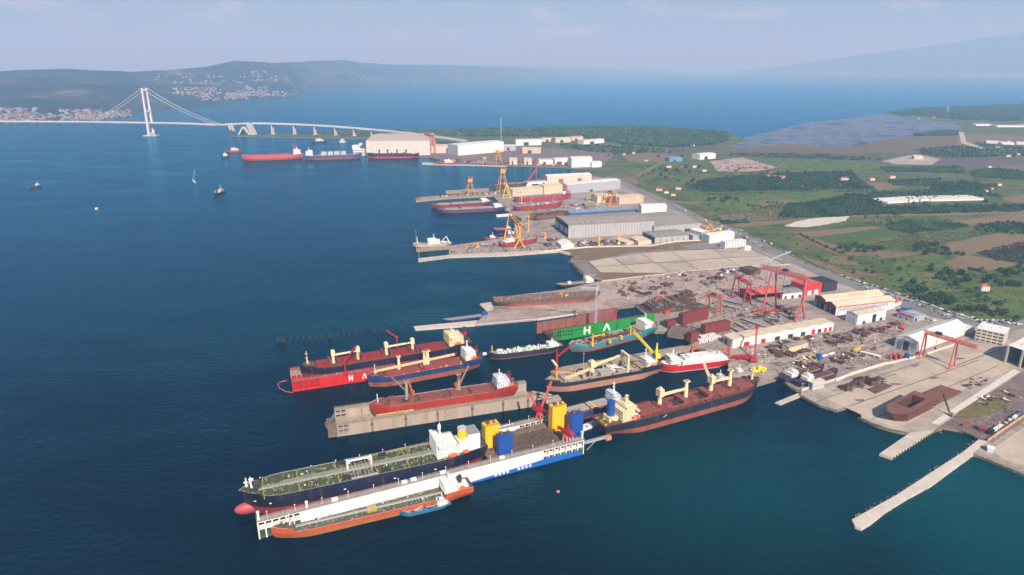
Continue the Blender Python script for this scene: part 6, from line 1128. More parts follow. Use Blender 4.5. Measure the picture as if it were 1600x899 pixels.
for i, (x, y) in enumerate(hl_):
    g = G(x, y, ZL); lb = 'pale red roofed cottage ' + HLB[i]
    if hproto is None:
        hproto = root('cottage', lb, 'house', g, .3, 'cottages scattered on the plain'); m = MB(); m.box(-7, 7, -5, 5, 0, 5); m.obj('wall', HW, hproto); m = MB(); m.raw([(-7.6, -5.6, 5), (7.6, -5.6, 5), (7.6, 5.6, 5), (-7.6, 5.6, 5), (-7.6, 0, 7.6), (7.6, 0, 7.6)], [(3, 2, 1, 0), (0, 1, 5, 4), (2, 3, 4, 5), (1, 2, 5), (3, 0, 4)]); m.obj('roof', HR, hproto)
    else: dup(hproto, g, R_.uniform(-.6, .6), lb, sc=R_.uniform(.8, 1.3))
# ================================================================== gantries and cranes
def gantry(name, label, lf, rf, tops, col, lw=1.6, bh=4, bw=5, over=(0, 0), single=None, lattice=True, trol=True, cat='gantry crane', twin=True):
    """lf / rf = pairs of foot pixels; tops = photo rows of the girder at the two legs"""
    l0, l1, r0, r1 = (G(*p, ZL) for p in (*lf, *rf)); lm = (l0 + l1) / 2; rm_ = (r0 + r1) / 2; th = ang(lm, rm_); R = root(name, label, cat, (lm.x, lm.y, ZL), th); L = math.hypot(rm_.x - lm.x, rm_.y - lm.y)
    h = max(ZT((lf[0][0] + lf[1][0]) / 2, (lf[0][1] + lf[1][1]) / 2, tops[0], ZL), 8) - ZL; c, s_ = math.cos(th), math.sin(th)
    lo = lambda g: Vector(((g.x - lm.x) * c + (g.y - lm.y) * s_, -(g.x - lm.x) * s_ + (g.y - lm.y) * c, 0))
    for f, x in (((l0, l1), 0), ((r0, r1), L)):
        sp_ = max(4.0, (f[0] - f[1]).length) / 2
        if single == x or (single is not None and x == L and single > 0):
            zf = h * .42
            m = MB(); m.beam((x, 0, zf), (x, 0, h), lw * 1.5); [m.beam((x, sg * sp_, 0), (x, 0, zf + 1), lw) for sg in (-1, 1)]; m.obj('leg', col, R)
        else:
            for sg in (-1, 1): m = MB(); m.beam((x, sg * sp_, .8), (x, sg * sp_ * .35, h), lw, w2=lw * .8); m.obj('leg', col, R)
            m = MB(); m.beam((x, -sp_ * .8, h * .28), (x, sp_ * .8, h * .28), lw * .5) if 0 else m.beam((x, -sp_, 1.2), (x, sp_, 1.2), lw * .7); m.obj('sill_beam', col, R)
        m = MB(); [m.cbox(x, sg * sp_, 0, 3.2, 1.6, 1.1) for sg in (-1, 1)]; m.obj('bogie', col, R)
    for yy in ((-bw / 2, bw / 2) if twin else (0,)):
        m = MB()
        if lattice: m.truss((-over[0], yy, h + bh / 2), (L + over[1], yy, h + bh / 2), 1.6 if twin else bw * .5, bh, max(8, int((L + over[0] + over[1]) / 4)), .5)
        else: m.box(-over[0], L + over[1], yy - .9, yy + .9, h, h + bh)
        m.obj('girder', col, R)
    m = MB(); [m.box(x - .5, x + .5, -bw / 2, bw / 2, h + bh, h + bh + .6) for x in (-over[0], 0, L, L + over[1])]; m.obj('cross_beam', col, R)
    if trol: m = MB(); m.box(L * .3, L * .3 + 7, -bw * .5, bw * .5, h + bh, h + bh + 3); tr = m.obj('trolley', PDARK if trol == 1 else trol, R); m = MB(); m.beam((L * .3 + 3, 0, h + bh), (L * .3 + 3, 0, h * .55), .3); m.cbox(L * .3 + 3, 0, h * .5, 2, 2, 2); m.obj('hoist', PDARK, tr)
    return R
gantry('gantry_crane', 'big red lattice gantry spanning the plate yard', ((1190.6, 487), (1212.5, 481.5)), ((1240.5, 502), (1259.5, 499)), (424, 440), PCPINK, lw=2.0, bh=5, bw=6, over=(22, 3), single=1)
gantry('gantry_crane', 'smaller dark red gantry left of the big lattice gantry', ((1142.5, 465), (1154, 463)), ((1161, 476), (1172.5, 475)), (434, 443), PCRED, lw=1.5, bh=3, bw=5, over=(4, 6), trol=PCRED)
gantry('gantry_crane', 'small orange red gantry beside the terraced steel stack', ((1099, 484), (1110, 483.5)), ((1118, 490), (1128, 489.5)), (461, 466), mat('orange_red_crane', (.52, .13, .06), .6, rust=.15), lw=1.3, bh=2.6, bw=5, over=(3, 3), trol=PRUST)
gantry('gantry_crane', 'salmon red gantry standing over the concrete slipway', ((1435.5, 561), (1443, 558)), ((1481, 576.5), (1492, 573.5)), (521, 538), mat('salmon_crane', (.60, .17, .10), .6, rust=.12), lw=1.5, bh=3.2, bw=4, over=(2, 22), trol=1)
m = gantry('gantry_crane', 'tall orange goliath gantry on the far yard quay', ((791.5, 375), (806, 371)), ((802.7, 389.5), (821, 389)), (339, 345), POCR, lw=2.6, bh=5, bw=7, over=(3, 3), single=1, lattice=False, trol=PORG)
gantry('gantry_crane', 'orange gantry near the beige hall in the far yard', ((945, 320), (951, 318)), ((953, 324), (964, 322)), (301, 304), POCR, lw=2, bh=4, bw=7, over=(3, 3), lattice=False)
gantry('gantry_crane', 'lemon yellow gantry tower beside the cream ribbed shed', ((784, 306), (794, 305)), ((786, 310.5), (798, 310)), (287, 290), PLEM, lw=1.6, bh=2.5, bw=6, over=(1, 1), lattice=False, trol=0)
gantry('gantry_crane', 'thin mustard gantry left of the orange gantry', ((918, 316), (926, 314.5)), ((921, 318), (931, 316.5)), (299, 302), mat('mustard_crane', (.58, .42, .12), .6), lw=1.4, bh=2.5, bw=5, over=(3, 3), lattice=False)
gantry('gantry_crane', 'small yellow gantry by the far roadside end of the hall', ((1096, 358), (1103, 355)), ((1104, 362), (1113, 360)), (348, 350), POCR, lw=1.6, bh=2.5, bw=4, over=(8, 4), lattice=False, trol=0)
def portal_crane(label, feet, top, jib, col, head=PDARK):
    """tapered four leg tower crane with machine house and short raised jib"""
    g = [G(*p, ZL) for p in feet]; c = sum(g, Vector()) / len(g); h = ZT((feet[0][0] + feet[1][0]) / 2, (feet[0][1] + feet[1][1]) / 2, top, ZL) - ZL; s = max(5, (g[0] - g[1]).length / 2)
    R = root('portal_crane', label, 'crane', (c.x, c.y, ZL), .35)
    for a in (-1, 1):
        for b in (-1, 1): m = MB(); m.beam((a * s, b * s, 0), (a * s * .28, b * s * .28, h * .72), 1.5, w2=1.1); m.obj('leg', col, R)
    m = MB()
    for f in (.3, .55, .72):
        k = s * (1 - f) + s * .28 * f / .72 * .7
        for a in (-1, 1): m.beam((a * k, -k, h * f), (a * k, k, h * f), .8); m.beam((-k, a * k, h * f), (k, a * k, h * f), .8)
    m.obj('brace', col, R); m = MB(); m.cbox(0, 0, h * .72, s * 1.1, s * .9, h * .14); m.beam((0, 0, h * .84), (-s * .3, 0, h), 1); hd = m.obj('machine_house', col, R); m = MB(); m.truss((s * .3, 0, h * .8), (s * .3 + jib[0], jib[1], h * .8 + jib[2]), 1.5, 1.5, 8, .45); m.beam((-s * .3, 0, h), (s * .3 + jib[0], jib[1], h * .8 + jib[2]), .3); m.obj('jib', col, hd); m = MB(); m.cbox(-s * .5, 0, h * .84, 4, 4, 4); m.obj('counterweight', head, hd)
portal_crane('slim orange portal crane on the cluttered far jetty', ((727.5, 305), (741, 304.5)), 276, (6, 2, 8), POCR)
portal_crane('tallest orange portal crane behind the lemon gantry', ((778, 299), (792, 298)), 259, (10, 3, 6), POCR)
portal_crane('distant orange portal crane on the bay quay', ((773, 256), (783, 255.5)), 232, (30, -20, 6), POCR, POCR)
portal_crane('small yellow portal crane left on the bay quay', ((754, 256.5), (760, 256)), 245, (8, 4, 3), PYCR, PYCR)
for lb, px, py, top, ex, ey, col in (('yellow jib crane left among the far shed clutter', 936, 385, 369, 928, 368, PYCR), ('yellow jib crane right among the far shed clutter', 967, 381, 366, 958, 366, PYCR), ('yellow mobile crane beside the road in the far yard', 1125, 364, 356, 1115, 360, PLEM), ('orange crane cab near the big hall open end', 852, 372, 363, 845, 365, POCR), ('orange mobile crane on the far jetty root', 746, 387, 380, 739, 384, POCR), ('thin orange mast crane left of the big hall', 826, 362, 322, 832, 326, POCR), ('yellow pole crane beside the red hull', 815, 322, 300, 806, 303, PYCR)):
    g = G(px, py, ZL); h = ZT(px, py, top, ZL) - ZL; e = G(ex, ey, ZL + h) - g; R = root('jib_crane', lb, 'crane', g); m = MB(); m.beam((0, 0, 0), (0, 0, h), 2); m.cbox(0, 0, 0, 6, 5, 2.5); m.cbox(0, 0, h * .55, 4, 3.5, 4); m.obj('mast', col, R); m = MB(); m.truss((0, 0, h), (e.x, e.y, h + 1), 1.6, 1.6, 6, .5); m.obj('jib', col, R)
def tcrane(name, label, base, top, tips, col, w, zb=ZL, mw=2.0):
    g = G(*base, zb); h = ZT(base[0], base[1], top, zb) - zb; R = root(name, label, 'crane', g); m = MB(); m.truss((0, 0, 0), (0, 0, h), mw, mw, max(8, int(h / 3)), w); m.cbox(0, 0, -.5, mw * 2, mw * 2, 1.5); m.obj('mast', col, R); m = MB(); m.cbox(0, 0, h - 3, 2.4, 2.4, 3.5); m.obj('cab', col, R)
    for (x, y) in tips: e = G(x, y, zb + h) - g; m = MB(); m.truss((0, 0, h), (e.x, e.y, h), 1.4, 1.4, 12, w * .8); m.obj('jib', col, R)
tcrane('tower_crane', 'pale blue tower crane in front of the green dock wall', (930, 517), 450, [(908, 450), (936, 447)], mat('pale_blue_crane', (.42, .50, .60), .6), .5, zb=3, mw=2.4)
tcrane('tower_crane', 'slender pale blue tower crane behind the big red gantry', (1199, 441), 406, [(1189, 409), (1236, 393)], mat('pale_blue_crane', (.42, .50, .60)), .45)
def slew(label, base, zb, top, jroot, jtip, col, zt_, w=2.2, house=True):
    g = G(*base, zb); h = ZT(base[0], base[1], top, zb) - zb; zr = ZT(base[0], base[1], jroot, zb) - zb; R = root('dock_crane', label, 'crane', g); m = MB(); m.tube((0, 0, 0), (0, 0, h * .75), w, 10, w * .7); m.tube((0, 0, h * .75), (0, 0, h), w * .6, 8, w * .3); m.cbox(0, 0, 0, w * 3.2, w * 3.2, 2.2); m.obj('tower', col, R)
    if house: m = MB(); m.cbox(w * .8, 0, zr - 2, w * 2.4, w * 2, 5); m.cbox(0, 0, h * .15, w * 2.6, w * 2.6, 3); m.obj('machine_house', col, R)
    e = G(*jtip, zb + zt_) - g; m = MB(); m.truss((0, 0, zr), (e.x, e.y, zt_), w * .8, w * .8, 10, w * .22); b = m.obj('jib', col, R); m = MB(); m.beam((0, 0, h), (e.x, e.y, zt_), .2); m.beam((e.x, e.y, zt_), (e.x, e.y, zt_ - 9), .18); m.obj('hoist_wire', PDARK, b)
slew('bright yellow slewing crane on the finger pier with raised jib', (1024, 577), 3, 536, 557, (990, 518), PLEM, 38, 2.4)
slew('red slewing crane at the tip of the finger pier', (869.5, 579), 3, 546, 558, (899, 535), PRED, 26, 1.7, False)
R = root('crawler_crane', 'red lattice boom crawler crane at the basin quay', 'crane', G(1176, 566, ZL), .2)
for y in (-3, 3): m = MB(); m.box(-4.5, 4.5, y - .7, y + .7, 0, 1.6); m.obj('track', PDARK, R)
m = MB(); m.box(-5, 3.5, -2.2, 2.2, 1.8, 5.2); m.box(1, 4, -2.6, -1, 2, 5); m.obj('machine_house', PRED, R)
e = G(1199, 502, ZL + 36) - G(1176, 566, ZL); m = MB(); m.truss((2, 0, 3), (e.x * .55, e.y * .55, 34), 1.8, 1.8, 16, .45); m.cbox(e.x * .55, e.y * .55, 33, 3, 3, 4); m.obj('boom', PRED, R); m = MB(); m.truss((-3, 0, 5), (-8, -1, 11), 1.4, 1.4, 5, .35); m.beam((-8, -1, 11), (e.x * .5, e.y * .5, 31), .25); m.obj('gantry_mast', PRED, R)
R = root('boom_sections', 'red lattice boom sections lying by the crawler crane', 'crane parts', G(1160, 560, ZL), .1)
for y, l in ((0, 30), (4, 22), (-4, 18)): m = MB(); m.truss((-l / 2, y, 1.5), (l / 2, y + 1, 1.5), 1.8, 1.8, 10, .45); m.obj('section', PRED, R)
m = MB(); m.truss((-14, 8, 1), (-16, 10, 16), 1.6, 1.6, 7, .4); m.obj('upright_section', PCRED, R)
R = root('red_jib', 'steep red jib with mast near the cream halls', 'crane', G(838, 284, ZL)); h = ZT(838, 284, 251, ZL) - ZL; m = MB(); m.truss((0, 0, 0), (0, 0, h), 2, 2, 12, .6); m.obj('mast', PCPINK, R); e = G(823, 286, ZL) - G(838, 284, ZL); m = MB(); m.truss((e.x, e.y, 2), (0, 0, h * .6), 2.6, 2.6, 12, .8); m.obj('jib', PCRED, R)
R = root('red_crane', 'dark red crane cluster with white cabin beside the crimson hull', 'crane', G(887, 309, ZL)); m = MB(); m.truss((6, 0, 0), (-8, 0, 34), 4, 4, 9, 1.1); m.truss((10, 0, 0), (4, 4, 22), 3, 3, 7, .9); m.obj('frame', PCRED, R); m = MB(); m.cbox(-10, -2, 6, 8, 6, 12); m.obj('cabin', PW, R)
# ================================================================== hulls and ships of the far yard
LB = lambda n, l, c, b, s, *a, **k: Ship(n, l, c, b, s, *a, **k)
HK = Ship('ship_hulk', 'long rusty brown hulk stranded on the slip, bare deck', 'ship', (938, 458), (771, 468.5), ZL + 9, 26, 0, 4, 9, PPINK, PRUST2, mat('hulk_deck', (.24, .145, .09), .85, var=.3, scale=.15, rust=.4, rustcol=(.16, .09, .06)), fc=(.05, 1), poop=(0, 0), z0=ZL, rake=.03, tw=1.0, bul=.3)
HK.clutter(HK.L * .03, HK.L * .95, 22, 9, 90, PRUST2, 3, 1.8, 'deck_scrap', 3); HK.clutter(HK.L * .05, HK.L * .95, 22, 9, 24, PW, 5, 1.4, 'deck_boxes', 1.5); HK.clutter(HK.L * .6, HK.L * .7, 14, 9, 12, PYCR, 6, 3, 'yellow_gear', 3); HK.clutter(HK.L * .7, HK.L * .95, 20, 9, 26, mat('dull_blue', (.08, .1, .16)), 8, 2, 'dark_boxes', 3)
BW = Ship('work_barge', 'dark deck barge with white deckhouse moored by the dirt yard', 'barge', (868, 446), (927, 440), 2, 16, -1, 0, 2.5, PBLACK, PBLACK, PTAN, fc=(.06, .3), poop=(0, 0), bul=.4, tw=1); BW.house(2, 16, .7, 2.5, 3, PW, h=2.8); BW.clutter(18, BW.L * .9, 12, 2.5, 40, PTAN, 4, 1.6); m = MB(); m.box(BW.L * .6, BW.L * .68, -3, 1, 2.5, 6); m.obj('deck_cabin', PW, BW.R)
B2 = Ship('flat_barge', 'low flat barge with blue bow house along the pale jetty', 'barge', (691, 501), (762, 492), 1.5, 12, -1, 0, 1.8, PBLUEH, PBLUEH, PGREYD, fc=(.04, .2), poop=(0, 0), bul=.3, tw=1); m = MB(); m.cbox(5, 0, 1.8, 8, 8, 4.5); m.ball((5, 0, 6), 3.5, 8, 5, .6); m.obj('blue_house', PBLUE, B2.R); B2.clutter(12, B2.L * .9, 9, 1.8, 20, PGREYD, 3, 1)
FY = [('cargo_hull', 'maroon hulled ship with tan hatches and white house in the far yard basin', (672, 321), (768, 315), 5, 24, PANTI, mat('maroon_hull', (.16, .03, .045), .6), PTAN, 8),
      ('cargo_hull', 'blue bowed ship with purple sides outermost in the far yard basin', (683, 328.5), (790, 323.5), 5, 24, PANTI, mat('purple_blue_hull', (.055, .05, .14), .6, rust=.3), PTAN, 7),
      ('slip_hull', 'maroon hull with grey deck on the far yard slip', (879, 315.5), (803, 323), 12, 26, PPRIM, mat('crimson_hull', (.27, .025, .045), .6), PGREYD, 12),
      ('slip_hull', 'crimson hull with brown deck behind the maroon slip hull', (892, 305), (803, 310), 10, 26, PPRIM, mat('bright_crimson', (.36, .015, .05), .6), PRUST2, 10),
      ('slip_hull', 'dark brown bare hull beneath the tallest portal crane', (766, 290), (822, 285.5), 12, 28, PRUST, mat('dark_brown_hull', (.085, .045, .045), .8), PRUST2, 12),
      ('slip_hull', 'rusty framed hull under construction behind the big hall', (826, 338), (886, 331), 10, 26, PRUST2, mat('frame_rust', (.2, .13, .08), .85, rust=.4), PRUST2, 10),
      ('slip_hull', 'dark red hull standing on the slip under the goliath gantry', (840, 371.5), (781, 380.5), 10, 18, PRUST, mat('dark_red_hull', (.30, .025, .03), .6), PTAN, 9)]
for nm, lb, bow, st, zp_, B, mb_, mt_, md_, zd_ in FY:
    land = 'slip' in nm; s = Ship(nm, lb, 'ship', bow, st, zd_ + (ZL if land else 0), B, 0 if land else -2, 3 if land else 1.5, zd_, mb_, mt_, md_, fc=(.08, 2), poop=(.12, 1) if not land else (0, 0), z0=ZL if land else 0)
    s.clutter(s.L * .1, s.L * .92, B * .8, zd_, 50, PTAN, 5, 3.5, 'deck_clutter', 6)
    if not land: s.hatches([(.2, .42), (.46, .66), (.7, .88)], .6, 2.5, PTAN); s.house(s.L * .06, s.L * .18, .8, zd_ + 1, 3, PW)
    if 'framed' in lb:
        m = MB(); [m.box(s.L * (.04 + .03 * k), s.L * (.04 + .03 * k) + 1.4, -B / 2 - .4, B / 2 + .4, 1, zd_ + 2.5) for k in range(30)]; m.obj('frame_rib', PRUST, s.R)
    if 'grey deck' in lb: s.clutter(s.L * .3, s.L * .8, 14, zd_, 10, PW, 7, 5, 'tanks', 8); [s.mast(s.L * q, 0, zd_, 22, PGREY, w=.6) for q in (.1, .35, .8)]
    if 'goliath' in lb: s.house(s.L * .1, s.L * .35, .8, zd_, 2, PW); s.mast(s.L * .3, 0, zd_ + 5, 10)
SV = Ship('survey_ship', 'white working ship with stern frame moored at the outer jetty', 'ship', (645, 383), (705, 379.5), 5, 17, -1, 1, 5, PANTI, mat('beige_hull', (.45, .40, .32), .6, rust=.3), PGREYD, fc=(.2, 2), poop=(0, 0)); SV.house(SV.L * .3, SV.L * .62, .7, 5, 4, PW); SV.mast(SV.L * .45, 0, 16, 10, w=1.1); SV.mast(SV.L * .88, 0, 8, 14, w=1)
m = MB(); [m.beam((SV.L * .04, y, 5), (SV.L * .12, y * .7, 18), 1.4) for y in (-6, 6)]; m.beam((SV.L * .12, -5, 18), (SV.L * .12, 5, 18), 1.4); m.beam((SV.L * .04, -6, 6), (SV.L * .26, -6, 7), 2.6); m.beam((SV.L * .12, -4, 18), (SV.L * .27, -3, 7), 1); m.obj('stern_frame', PW, SV.R)
def smallboat(name, lb, bow, st, B, hz_, hull, house=True, cat='boat', deck=None, frac=(.25, .6), n=2, top=PW, mast=8):
    s = Ship(name, lb, cat, bow, st, hz_, B, -1, 0, hz_, hull, hull, deck or PGREYD, fc=(.2, 1), poop=(0, 0))
    if house: s.house(s.L * frac[0], s.L * frac[1], .7, hz_, n, top, h=2.6)
    if mast: s.mast(s.L * (frac[0] + frac[1]) / 2, 0, hz_ + n * 2.6, mast, w=.7)
    return s
smallboat('tugboat', 'dark red tug with white mast at the far slip mouth', (756, 373), (780, 372), 9, 4, PPRIM); smallboat('fishing_boat', 'white and maroon boat behind the goliath gantry legs', (781, 367), (810, 366), 9, 4, PPRIM, n=3)
smallboat('red_barge', 'red flat barge with white post in the far yard basin', (770, 358), (800, 357.5), 12, 2, mat('dull_red_barge', (.3, .06, .06), .7), frac=(.1, .25), mast=0)
s = smallboat('tugboat', 'dark hulled tug with cream house alone on the open sea', (334, 304), (351, 297.5), 10, 4, PBLACK, frac=(.2, .5), n=3, mast=12, top=mat('cream_house', (.72, .62, .5), .5)); s.mast(s.L * .85, 0, 5, 9, w=.8)
smallboat('coaster', 'small coaster with white stern house on the open sea at far left', (42, 293.5), (63, 289.5), 9, 3, mat('brown_grey_hull', (.12, .09, .09), .6), frac=(.08, .3), n=2, mast=8, deck=PRUST2)
smallboat('motor_boat', 'tiny white motor boat trailing a wake on the sea', (306, 286), (301, 282), 5, 2, PW, n=1, mast=3); smallboat('motor_boat', 'tiny white boat alone left of centre on the open sea', (149, 327), (153, 326), 5, 1.5, PW, n=1, mast=0)
m = MB(); a, b = G(301, 281.5, .05), G(304.5, 266, .05); d = (b - a); n_ = Vector((d.y, -d.x, 0)).normalized(); m.raw([a - n_ * 2, a + n_ * 2, b + n_ * 3, b - n_ * 3], [(0, 1, 2, 3)]); o = m.obj('boat_wake', mat('foam', (.10, .2, .27), .6, var=.5, scale=.1), None, kind='stuff')
FARS = [('red_tanker', 'red orange tanker hull with red deck at the distant port', (377, 244), (474, 241), 30, PANTI, mat('salmon_red_hull', (.50, .08, .06), .6), mat('bright_red_deck', (.5, .05, .05), .6), 18), ('container_ship', 'dark blue ship with grey deck boxes at the distant port', (566, 241), (474, 244), 28, PANTI, mat('steel_blue_hull', (.04, .07, .15), .6), PGREYD, 16), ('bulk_ship', 'navy ship with red waterline in front of the distant ribbed hall', (573, 241), (655, 240.5), 28, PRED, PNAVY, PRUST, 16)]
for nm, lb, bow, st, B, mb_, mt_, md_, zd_ in FARS:
    s = Ship(nm, lb, 'ship', bow, st, zd_, B, -2, 7, zd_, mb_, mt_, md_, fc=(.08, 2), poop=(.1, 1)); s.clutter(s.L * .2, s.L * .9, 20, zd_, 30, md_, 4, 6, 'deck_gear', 10)
    if nm == 'container_ship': m = MB(); [m.box(s.L * (.3 + .11 * k), s.L * (.39 + .11 * k), -12, 12, zd_, zd_ + 14) for k in range(4)]; m.obj('deck_boxes', PGREY, s.R)
    if nm != 'bulk_ship': s.house(s.L * .04, s.L * .16, .8, zd_, 6, PW, h=3.5); s.mast(s.L * .1, 0, zd_ + 20, 12, w=1.6)
    else: [s.crane(s.L * q, 0, zd_, 18, PRUST, w=6, house=True) for q in (.25, .42, .6, .76)]; s.house(s.L * .04, s.L * .14, .8, zd_, 4, PC, h=3.2)
    if nm == 'red_tanker': m = MB(); m.box(s.L * .15, s.L * .9, -15.2, -14.9, 9, 14); m.obj('tan_band', PTAN, s.R); s.crane(s.L * .14, 8, zd_, 40, PRED, to=(s.L * .17, -8, zd_ + 60), w=5)
R = root('ship_block', 'white ship superstructure block beside the distant ribbed hall', 'ship block', G(562, 243, ZL)); m = MB(); m.cbox(0, 0, 0, 45, 30, 26); m.cbox(-10, 0, 26, 30, 30, 16); m.cbox(8, 0, 42, 10, 30, 8); m.obj('block', PW, R); m = MB(); [m.box(-22, 22, -15.2, -15, z, z + 2) for z in (6, 13, 20)]; m.obj('window_row', PGLASS, R)
for lb, bow, st, hull in (('red tug at left of the distant red tanker', (354, 236), (377, 235), PRED), ('dark tug at the far left of the distant port', (345, 244.5), (358, 244), PBLACK), ('dark workboat with white house off the causeway', (486, 221.5), (510, 220.5), PBLACK), ('pale workboat near the causeway right part', (529, 221.5), (541, 221.5), PGREY), ('red and white ferry at the low distant quay', (686, 255), (713, 254), PRED)): smallboat('harbour_boat', lb, bow, st, 16, 6, hull, n=4, mast=10, frac=(.2, .7))
gantry('gantry_crane', 'distant orange red gantry beside the long ribbed hall', ((664, 238), (668, 233)), ((672, 240), (680, 240)), (211, 214), mat('orange_red_crane', (.52, .13, .06)), lw=7, bh=8, bw=10, over=(4, 4), lattice=False, trol=0)
# ================================================================== the two blue tugs and the rusty hull blocks near the slip
for lb, bow, st, z in (('farther blue hulled pusher on the slip with white house', (1287, 573), (1221, 592.5), 4), ('nearer blue hulled pusher with red waterline on the slip', (1308, 580), (1246, 599), 4)):
    s = Ship('pusher_boat', lb, 'boat', bow, st, ZL + 5, 12, 0, 2.5, 5, PPRIM, PBLUEH, PRUST, fc=(.12, 1.5), poop=(.0, 0), z0=ZL, tw=.9); s.house(s.L * .16, s.L * .3, .75, 5, 3, PW, h=2.5); s.mast(s.L * .22, 0, 12.5, 7, PGREY, w=.6); s.clutter(2, s.L * .15, 8, 5, 14, PDARK, 4, 2, 'winches'); m = MB(); m.box(s.L * .36, s.L * .85, -4, 4, 5.1, 6.4); m.obj('hold', mat('tan_hold', (.33, .16, .07), .8), s.R); m = MB(); m.box(s.L * .38, s.L * .83, -3.2, 3.2, 6.4, 6.5); m.obj('hold_opening', PRUST, s.R)
rb = [G(*p, ZL + 13) for p in ((1385.5, 635), (1420, 646), (1462.5, 622.5), (1425, 612.5))]
R = root('hull_block', 'rusty brown hull section with square hold on the slipway', 'hull section', (rb[1].x, rb[1].y, ZL), ang(rb[1], rb[2])); c_, s_ = math.cos(R.rotation_euler.z), math.sin(R.rotation_euler.z); Lb = (rb[2] - rb[1]).length; Wb = abs(cross2(Vector((c_, s_, 0)), rb[3] - rb[1])); z1 = 13
m = MB(); bo = [(-2, 0), (Lb, 0), (Lb, Wb), (-2, Wb), (-15, Wb * .62), (-15, Wb * .42)]; lo_ = [(6, 3), (Lb, 1), (Lb, Wb - 1), (6, Wb - 3), (-2, Wb * .55), (-2, Wb * .45)]; n = 6
m.raw([(x, y, .3) for x, y in lo_] + [(x, y, z1 * .55) for x, y in [(p[0] * .4 + q[0] * .6, p[1] * .4 + q[1] * .6) for p, q in zip(lo_, bo)]] + [(x, y, z1) for x, y in bo], [(i, (i + 1) % n, (i + 1) % n + n, i + n) for i in range(n)] + [(i + n, (i + 1) % n + n, (i + 1) % n + 2 * n, i + 2 * n) for i in range(n)] + [tuple(range(n))[::-1]]); m.obj('shell', PRUST, R)
hx0, hx1, hy0, hy1 = Lb * .2, Lb * .78, Wb * .2, Wb * .82; m = MB()
for q in ([(-2, 0), (Lb, 0), (Lb, hy0), (-2, hy0)], [(-2, hy1), (Lb, hy1), (Lb, Wb), (-2, Wb)], [(hx1, hy0), (Lb, hy0), (Lb, hy1), (hx1, hy1)], [(-2, hy0), (hx0, hy0), (hx0, hy1), (-2, hy1)], [(-15, Wb * .42), (-2, 0), (-2, Wb), (-15, Wb * .62)]): m.prism(q, z1, z1 + .2)
m.obj('deck', mat('rust_deck_plate', (.19, .075, .046), .85, var=.2, scale=.2, rust=.3), R)
m = MB(); m.box(hx0, hx1, hy0, hy0 + .3, 3, z1 + .9); m.box(hx0, hx1, hy1 - .3, hy1, 3, z1 + .9); m.box(hx0, hx0 + .3, hy0, hy1, 3, z1 + .9); m.box(hx1 - .3, hx1, hy0, hy1, 3, z1 + .9); m.box(hx0, hx1, hy0, hy1, 2.7, 3); hh = m.obj('hold', PRUST, R)
m = MB(); [m.box(hx0 + 1 + k * 3.4, hx0 + 1.5 + k * 3.4, hy1 - .9, hy1 - .3, 3, z1) for k in range(int((hx1 - hx0) / 3.4))]; m.obj('hold_frame', PRUST2, hh)
m = MB(); [m.box(k * 6, k * 6 + .25, -.16, .03, 7.4, z1 - .05) for k in range(1, int(Lb / 6))]; m.box(-1, Lb, -.2, -.02, 9.8, 10.2); m.obj('plate_seam', PRUST2, R)
m = MB(); [m.cbox(4 + k * 6, y, -.0, 1.6, 1.6, .9) for k in range(int(Lb / 6)) for y in (4, Wb / 2, Wb - 4)]; m.obj('keel_block', PCONC, R, kind='stuff')
for nm, lb, px, z0_, z1_, mm in (('deck_panel', 'large flat rusty deck panel behind the hull section', [(1444, 613), (1471, 602), (1504, 612), (1462, 632.5)], ZL + 1.6, ZL + 3.2, mat('rust_deck_plate', (.19, .075, .046))), ('plate_stack', 'low dark rusty plate stack on the slip concrete', [(1355, 608), (1380, 598), (1395, 603), (1368, 615)], ZL + .1, ZL + .9, PRUST2)):
    b = MB(); b.prism(P(px, z1_), z0_, z1_); o = b.obj(nm, mm); tag(o, lb, 'steel plate'); q = P(px, z1_); f = MB(); r = random.Random(1)
    for _ in range(60): t, u = r.random(), r.random(); x = (q[0][0] * (1 - t) + q[1][0] * t) * (1 - u) + (q[3][0] * (1 - t) + q[2][0] * t) * u; y = (q[0][1] * (1 - t) + q[1][1] * t) * (1 - u) + (q[3][1] * (1 - t) + q[2][1] * t) * u; f.cbox(x, y, z1_, r.uniform(.4, 2.5), r.uniform(.4, 2), r.uniform(.1, .5))
    f.obj('plate_scrap', PRUST2, o, kind='stuff')
    if nm == 'deck_panel':
        f = MB(); c0 = sum((Vector((*p, 0)) for p in q), Vector()) / 4; [f.cbox(p[0] * .8 + c0.x * .2, p[1] * .8 + c0.y * .2, ZL, 1.5, 1.5, 1.6) for p in q]; f.obj('support_block', PCONC, o, kind='stuff')
R = root('excavator', 'black crawler crane with slim boom beside the deck panel', 'crane', G(1485, 650, ZL), 2.0); m = MB(); m.box(-3, 3, -2.2, -1, 0, 1.2); m.box(-3, 3, 1, 2.2, 0, 1.2); m.obj('track', PDARK, R); m = MB(); m.box(-3, 2, -1.6, 1.6, 1.2, 4); m.obj('cab', mat('tan_cab', (.35, .28, .15), .6), R); m = MB(); m.truss((1.5, 0, 3), (12, 0, 20), 1, 1, 9, .3); m.obj('boom', PDARK, R)
